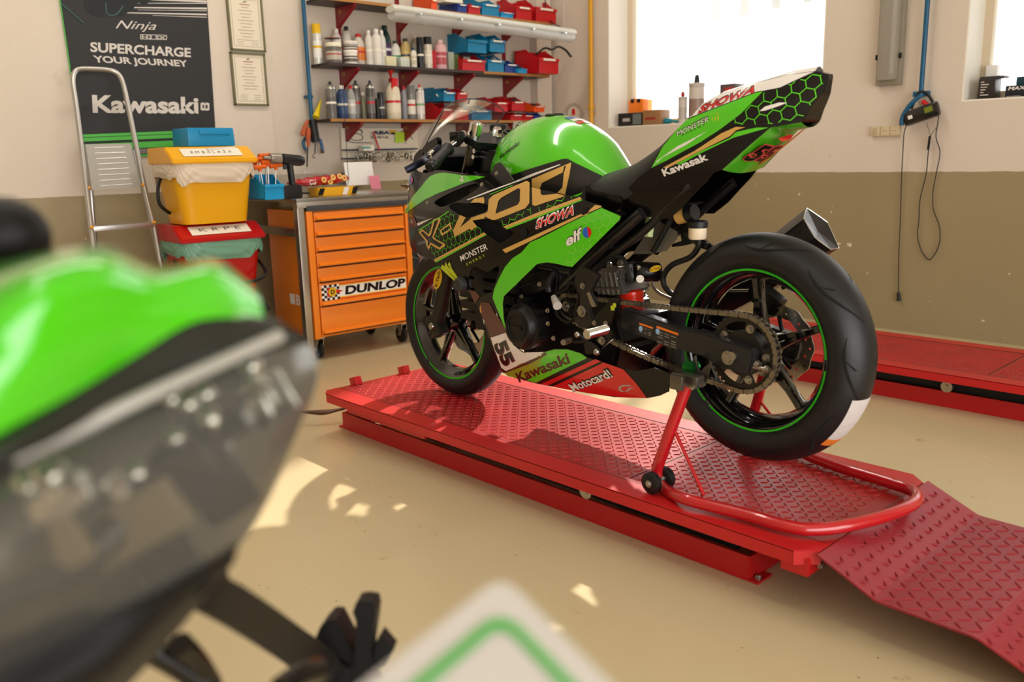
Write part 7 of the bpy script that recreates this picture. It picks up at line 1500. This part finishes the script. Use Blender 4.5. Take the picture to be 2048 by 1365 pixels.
# things on the left window sill
zs = W1[2]+.009
def sill(px, o): return onX(px, 250, XR+o)
def sbox(x0, x1, yt, o, c, lbl, nm='box', cat='box', zb=None, dep=.12, parts=None, m=None):
    a, b = onX(x0, 250, XR+o), onX(x1, 250, XR+o); z_ = (zb or zs); h = onX((x0+x1)/2, yt, XR+o).z-z_
    t = thing(nm, lbl, cat, (XR+o+dep/2, (a.y+b.y)/2, z_)); MB().box((0, 0, h/2), (dep, abs(a.y-b.y), h), bev=.004).build('box_body', m or pm(c), t, world=False); t['h'] = h
    for (y0_, y1_, z0_, z1_, cc, nn) in (parts or ()): w_ = abs(a.y-b.y); MB().add([Vector((-dep/2-.001, -w_/2+w_*(1-y0_), h*z0_)), Vector((-dep/2-.001, -w_/2+w_*(1-y1_), h*z0_)), Vector((-dep/2-.001, -w_/2+w_*(1-y1_), h*z1_)), Vector((-dep/2-.001, -w_/2+w_*(1-y0_), h*z1_))], [(0, 1, 2, 3)]).build(nn, pm(cc), t, world=False, smooth=0)
    return t
sbox(1236, 1284, 226, .03, '2A2626', 'black radio like box at the left end of the window sill', 'radio', 'radio', parts=((.2, .5, .35, .6, 'B8B4B0', 'logo_print'), (.62, .97, .1, .9, '6E7470', 'speaker_grille')))
sbox(1285, 1320, 220, .02, '9A7048', 'brown cardboard box on the left window sill', parts=((.15, .75, .35, .5, 'A03028', 'red_print'),))
t = sbox(1257, 1285, 199, .20, 'F07A10', 'orange case with black clips standing behind the radio', 'orange_case', 'case'); MB().box((-.03, .03, t['h']-.01), (.07, .03, .03), bev=.003).build('clip', SATB, t, world=False); MB().box((-.03, -.03, t['h']-.01), (.07, .03, .03), bev=.003).build('clip', SATB, t, world=False)
a = onX(1335, 240, XR+.08); t = thing('work_glove', 'crumpled teal glove on the window sill', 'glove', (XR+.08, a.y, zs)); mb = MB(); mb.ball((0, 0, .022), .03, sc=(1, 1.5, .72))
for k in range(4): mb.tube([(0, -.02, .02), (.01*k-.015, -.065, .018), (.014*k-.02, -.10, .012)], .009, n=8)
mb.build('glove_knit', mat('glove_teal', '1F7A88', .8), t, world=False)
def sbottle(x0, x1, yt, o, lbl, liq, cap='1A1A1A', nm='pump_bottle'):
    a, b = onX(x0, 245, XR+o), onX(x1, 245, XR+o); c_ = onX((x0+x1)/2, yt, XR+o); r = abs(a.y-b.y)/2*.9; H = c_.z-zs
    t = thing(nm, lbl, 'bottle', (XR+o, (a.y+b.y)/2, zs)); MB().lathe([(0, 0), (r*.95, 0), (r, .01), (r, H*.72), (r*.9, H*.76), (0, H*.76)], n=26).build('bottle_body', mat('milky_plastic', 'C2B8AE', .35), t, world=False); MB().lathe([(r*1.01, H*.12), (r*1.01, H*.5)], n=26).build('liquid_band', pm(liq), t, world=False)
    MB().lathe([(r*.98, H*.74), (r*1.02, H*.76), (r*1.02, H*.83), (0, H*.83)], n=26).build('lid', mat('lid_grey', 'B8B0A4', .4), t, world=False); MB().lathe([(0, H*.83), (r*.36, H*.83), (r*.3, H*.95), (r*.2, H), (0, H)], n=16).build('pump', pm(cap), t, world=False); MB().box((0, 0, H*.9), (.022, .02, .02), bev=.003).build('pump_trigger', PLR, t, world=False)
sbottle(1378, 1407, 150, .14, 'large milky bottle with a black and red pump on the window sill', '8E7468'); sbottle(1357, 1373, 183, .1, 'smaller milky bottle left of the large one on the sill', 'B0A69C')
sbox(1438, 1468, 168, .2, '5A4A48', 'grey and red carton on the sill, above the word on the tail', parts=((.3, .95, .1, .9, 'B02A28', 'red_print'),)); sbox(1475, 1505, 172, .22, '22242A', 'low dark box peeping over the tail hump on the sill')
sbox(1600, 1647, 165, .03, '0E1E4A', 'dark blue box with a light blue stripe behind the tail tip', parts=((0, 1, .45, .6, '1F6AE0', 'blue_stripe'),))
# things on the right window sill
zs2 = W2[2]+.009
def s2(x0, x1, yt, o, c, lbl, nm='box', cat='box', **k): return sbox(x0, x1, yt, o, c, lbl, nm, cat, zb=zs2+k.pop('up', 0), **k)
t = s2(1950, 1983, 158, .03, '2A2422', 'dark vehicle battery with white print on the right window sill', 'vehicle_battery', 'battery', dep=.10, parts=tuple((.15, .15+.5*((k*3) % 4+2)/5, .82-.13*k, .86-.13*k, 'D8D2C8', 'white_print') for k in range(6)))
MB().box((.0, -.02, t['h']+.006), (.09, .12, .012), bev=.002).build('battery_lid', mat('lid_dark', '3A3833', .5), t, world=False)
t = s2(2004, 2075, 170, .03, '1B1C26', 'dark box lettered MAXI on the right window sill', parts=((.05, .45, .06, .09, 'D8D2C8', 'white_print'),)); h = t['h']; a, b = onX(2004, 250, XR+.03).y, onX(2075, 250, XR+.03).y; w_ = abs(a-b); mb = MB(); text_on(mb, 'MAXI', Vector((-.0612, w_*.42, h*.60)), Vector((-.0612, -w_*.12, h*.60)), Vector((-.0612, w_*.42, h*.90)), bold=.03, shear=.2); mb.build('white_lettering', WHT, t, world=False, smooth=0)
s2(2024, 2090, 152, .06, '0E3A4A', 'teal box on top of the dark box at the right edge', up=h+.001, dep=.1)
s2(1962, 1985, 131, .18, 'E8E6E2', 'white block standing behind the vehicle battery', dep=.06)
# ================================================================== blurred motorcycle close to the camera
t = thing('motorcycle', 'blurred green motorcycle tail with a clear lamp close in front of the camera', 'motorcycle', (-.15, .45, 0))
def fp_(px, py, d): return CP+ray(px, py)*d
def skin(rows, nu=30, nv=10):
    """rows: lists of (px, py, depth) of equal length, smoothly joined"""
    P = [catmull([fp_(*q) for q in r], nu//max(1, len(r)-1)) for r in rows]; m = len(P[0]); C_ = [catmull([P[j][i] for j in range(len(P))], nv) for i in range(m)]
    mb = MB(); mb.grid(lambda s, q: C_[int(round(s*(m-1)))][int(round(q*(len(C_[0])-1)))], m-1, len(C_[0])-1); return mb
skin([[(-350, 700, .52), (-100, 560, .52), (80, 505, .53), (210, 492, .56), (310, 530, .60), (430, 518, .62), (495, 562, .64)],
      [(-350, 760, .40), (-100, 610, .40), (80, 535, .41), (210, 515, .44), (310, 548, .48), (430, 532, .52), (515, 585, .56)],
      [(-350, 900, .36), (-100, 760, .37), (60, 690, .39), (180, 650, .42), (300, 620, .46), (420, 600, .50), (530, 640, .54)],
      [(-350, 1040, .35), (-100, 920, .37), (30, 850, .39), (150, 785, .42), (270, 713, .455), (400, 640, .49), (540, 640, .53)]]).build('tail_cowl', mat('deep_lime_paint', '41B004', .22, coat=.8), t, smooth=60)
skin([[(-350, 1035, .352), (-100, 915, .372), (30, 846, .392), (150, 782, .422), (270, 711, .457), (400, 640, .492), (545, 636, .532)],
      [(-350, 1100, .34), (-100, 975, .36), (30, 900, .38), (150, 845, .41), (270, 785, .445), (400, 720, .48), (600, 672, .53)],
      [(-350, 1130, .35), (-100, 1010, .37), (30, 935, .39), (150, 880, .42), (270, 815, .455), (400, 755, .49), (612, 690, .54)]]).build('tail_trim', mat('grey_black_trim', '1C1D18', .35), t, smooth=60)
lens_rows = [[(-350, 1110, .345), (-100, 990, .365), (30, 925, .385), (150, 870, .415), (270, 808, .45), (400, 745, .485), (560, 690, .525), (625, 690, .56)],
      [(-350, 1200, .32), (-100, 1100, .34), (30, 1030, .36), (150, 975, .39), (270, 910, .425), (400, 850, .46), (560, 790, .51), (634, 760, .55)],
      [(-350, 1350, .32), (-100, 1260, .34), (30, 1200, .36), (150, 1140, .39), (270, 1070, .425), (380, 1000, .46), (520, 930, .50), (600, 850, .54)],
      [(-350, 1500, .36), (-100, 1400, .38), (30, 1340, .40), (150, 1280, .42), (270, 1220, .44), (380, 1160, .47), (480, 1090, .50), (545, 985, .53)]]
skin(lens_rows).build('lamp_lens', glass_sheet('clear_lamp_plastic', 'DAD8D0', dens=.07, rough=.05), t, smooth=60)
back_rows = [[(x, y, d+.06) for x, y, d in r] for r in lens_rows]
skin(back_rows).build('lamp_reflector_housing', mat('reflector_grey', '4F493D', .32, .35, bump=1., bscale=14, var=.55, vscale=18), t, smooth=60)
for k, (x, y, r, d) in enumerate(((100, 955, .010, .40), (150, 965, .008, .41), (130, 1000, .009, .41), (60, 970, .009, .40), (340, 800, .007, .48), (375, 810, .007, .48), (410, 790, .007, .49), (500, 735, .009, .52), (510, 775, .009, .52), (420, 840, .008, .48), (270, 950, .009, .45), (440, 900, .008, .49), (185, 1090, .010, .43), (350, 880, .008, .47), (90, 1080, .009, .41))):
    MB().ball(fp_(x, y, d+.035), r).build('lens_glint_ball', CHROME, t)  # chrome balls added behind the lens to give blurred highlights
for k, (x, y, d, w_, h_, m__) in enumerate(((420, 870, .50, .05, .02, BLK), (330, 960, .475, .06, .025, BLK), (180, 1010, .45, .05, .02, CHROME), (250, 1060, .45, .07, .03, mat('reflector_tan', '8A7A60', .4)), (430, 960, .49, .035, .05, BLK), (60, 1120, .42, .06, .03, mat('reflector_tan', '8A7A60', .4)), (330, 1110, .46, .03, .06, BLK), (540, 800, .525, .03, .03, CHROME), (480, 840, .51, .04, .015, CHROME), (90, 1020, .41, .05, .015, CHROME))):
    MB().box(fp_(x, y, d+.02), (w_, .01, h_), rotm(0, R(-28), YAW*0-R(40)), bev=.003).build('lens_reflection_block', m__, t)  # dark, tan and chrome blocks stand in for reflections in the lens
skin([[(30, 1150, .43), (200, 1050, .45), (330, 960, .47), (400, 900, .49)], [(80, 1200, .42), (230, 1110, .44), (350, 1010, .46), (420, 950, .48)]]).build('inner_bracket', BLK, t, smooth=60) if 0 else None
MB().tube([fp_(-100, 1215, .40), fp_(150, 1130, .45), fp_(300, 960, .49), (fp_(380, 860, .52))], .010, n=10).build('dark_divider', BLK, t)
MB().tube([fp_(20, 925, .385), fp_(150, 862, .415), fp_(330, 775, .455), fp_(560, 672, .52)], .004, n=10).build('bright_lamp_bar', mat('bar_silver', 'A5A29A', .3, .3), t)
skin([[(-350, 1500, .355), (-100, 1395, .375), (30, 1335, .395), (150, 1275, .415), (270, 1215, .435), (380, 1155, .465), (478, 1085, .495)],
      [(-350, 1650, .38), (-100, 1550, .39), (30, 1480, .40), (150, 1400, .42), (250, 1330, .44), (350, 1230, .47), (468, 1125, .50)],
      [(-350, 1750, .50), (-100, 1650, .51), (30, 1560, .52), (150, 1480, .53), (250, 1380, .54), (350, 1270, .55), (455, 1140, .55)]]).build('under_tray', mat('under_tray_black', '070706', .55, spec=.3), t, smooth=60)
mb = MB(); P0, P1 = [(395, 1165, .62), (450, 1160, .66), (640, 1282, .98), (700, 1330, 1.02)], [(290, 1225, .58), (390, 1222, .62), (600, 1345, .98), (690, 1390, 1.02)]
aa, b_ = [fp_(*q) for q in P0], [fp_(*q) for q in P1]; o_ = AF*.02
for L_ in (0,): mb.grid(lambda s, q: lerp(catmull(aa, 5)[int(round(s*15))], catmull(b_, 5)[int(round(s*15))], q), 15, 2)
mb.build('plate_arm', mat('arm_black', '080707', .5, spec=.3), t, smooth=60, solid=.014)
hk = MB()
def slab(pts, d, th): q = [fp_(x, y, d) for x, y in pts]; n = len(q); qb = [v+AF*th for v in q]; hk.add(q+qb, [tuple(range(n)), tuple(range(2*n-1, n-1, -1))]+[(i, (i+1) % n, n+(i+1) % n, n+i) for i in range(n)])
slab([(604, 1340), (625, 1290), (640, 1255), (655, 1240), (672, 1240), (684, 1262), (706, 1305), (722, 1330), (735, 1350), (760, 1400), (700, 1440), (620, 1400)], 1.02, .05)
slab([(708, 1325), (712, 1245), (705, 1225), (712, 1206), (728, 1203), (748, 1206), (752, 1222), (750, 1245), (742, 1300), (745, 1345), (712, 1345)], 1.01, .04)
slab([(750, 1290), (762, 1270), (788, 1300), (770, 1330), (745, 1345)], 1.02, .03); hk.build('hook_bracket', mat('arm_black', '080707', .5, spec=.3), t, smooth=0)
for k, (x0, y0_, x1, y1_) in enumerate(((300, 1300, 440, 1400), (360, 1290, 420, 1370), (560, 1380, 640, 1340))): MB().tube([fp_(x0, y0_, .66), fp_((x0+x1)/2, (y0_+y1_)/2-8, .68), fp_(x1, y1_, .7)], .010, n=10).build('bracket_strut', BLK, t)
A0, A1, A3 = fp_(1005, 1150, .40), fp_(1330, 1475, .35), fp_(650, 1430, .33); ex_, ey_ = (A1-A0), (A3-A0); nn_ = ex_.cross(ey_).normalized(); nn_ = nn_ if nn_.dot(CP-A0) > 0 else -nn_
def rrect(a, b, r, n=6):
    o = []
    for (cx_, cy_, s0) in ((b-r, b-r, 0), (a+r, b-r, 90), (a+r, a+r, 180), (b-r, a+r, 270)): o += [(cx_+r*math.cos(R(s0+90*k/n)), cy_+r*math.sin(R(s0+90*k/n))) for k in range(n+1)]
    return o
pm_ = MB(); pm_.prism(rrect(0, 1, .1), A0, ex_, ey_, -nn_*.004); pl_ = pm_.build('number_plate', mat('plate_white', 'B8B2AA', .35, coat=.4), t, smooth=30)
gm_ = MB(); put2d(gm_, fill2d([rrect(.13, 1.2, .12), rrect(.185, 1.2, .08)]), lambda x, y: A0+ex_*x+ey_*y+nn_*.001); gm_.build('green_border', mat('plate_green', '3E9A3E', .35), pl_, smooth=0)
MB().ball(fp_(5, 475, .58), .03, sc=(1, 1, .9)).build('grab_rail_end', mat('arm_black', '080707', .5, spec=.3), t)
# the rest of this motorcycle, standing on the floor outside the picture
MB().ring([(.20, -.05), (.25, -.06), (.30, -.03), (.31, 0), (.30, .03), (.25, .06), (.20, .05)], (-.42, .30, .31), (.68, .73, 0), 48).build('rear_tyre', RUB, t, smooth=60); MB().lathe([(0, -.03), (.2, -.04), (.2, .04), (0, .03)], (-.42, .30, .31), (.68, .73, 0), n=40).build('rear_rim', SATB, t)
MB().tube([(-.42, .30, .31), (-.36, .36, .6), fp_(-350, 1400, .45)], .03, n=12).build('rear_frame', SATB, t); MB().tube([(-.42, .30, .31), (-.9, .75, .34), (-1.3, 1.15, .33)], .035, n=12).build('swingarm', SATB, t); MB().ring([(.20, -.05), (.30, -.04), (.31, 0), (.30, .04), (.20, .05)], (-1.4, 1.22, .31), (.68, .73, 0), 40).build('front_tyre', RUB, t)
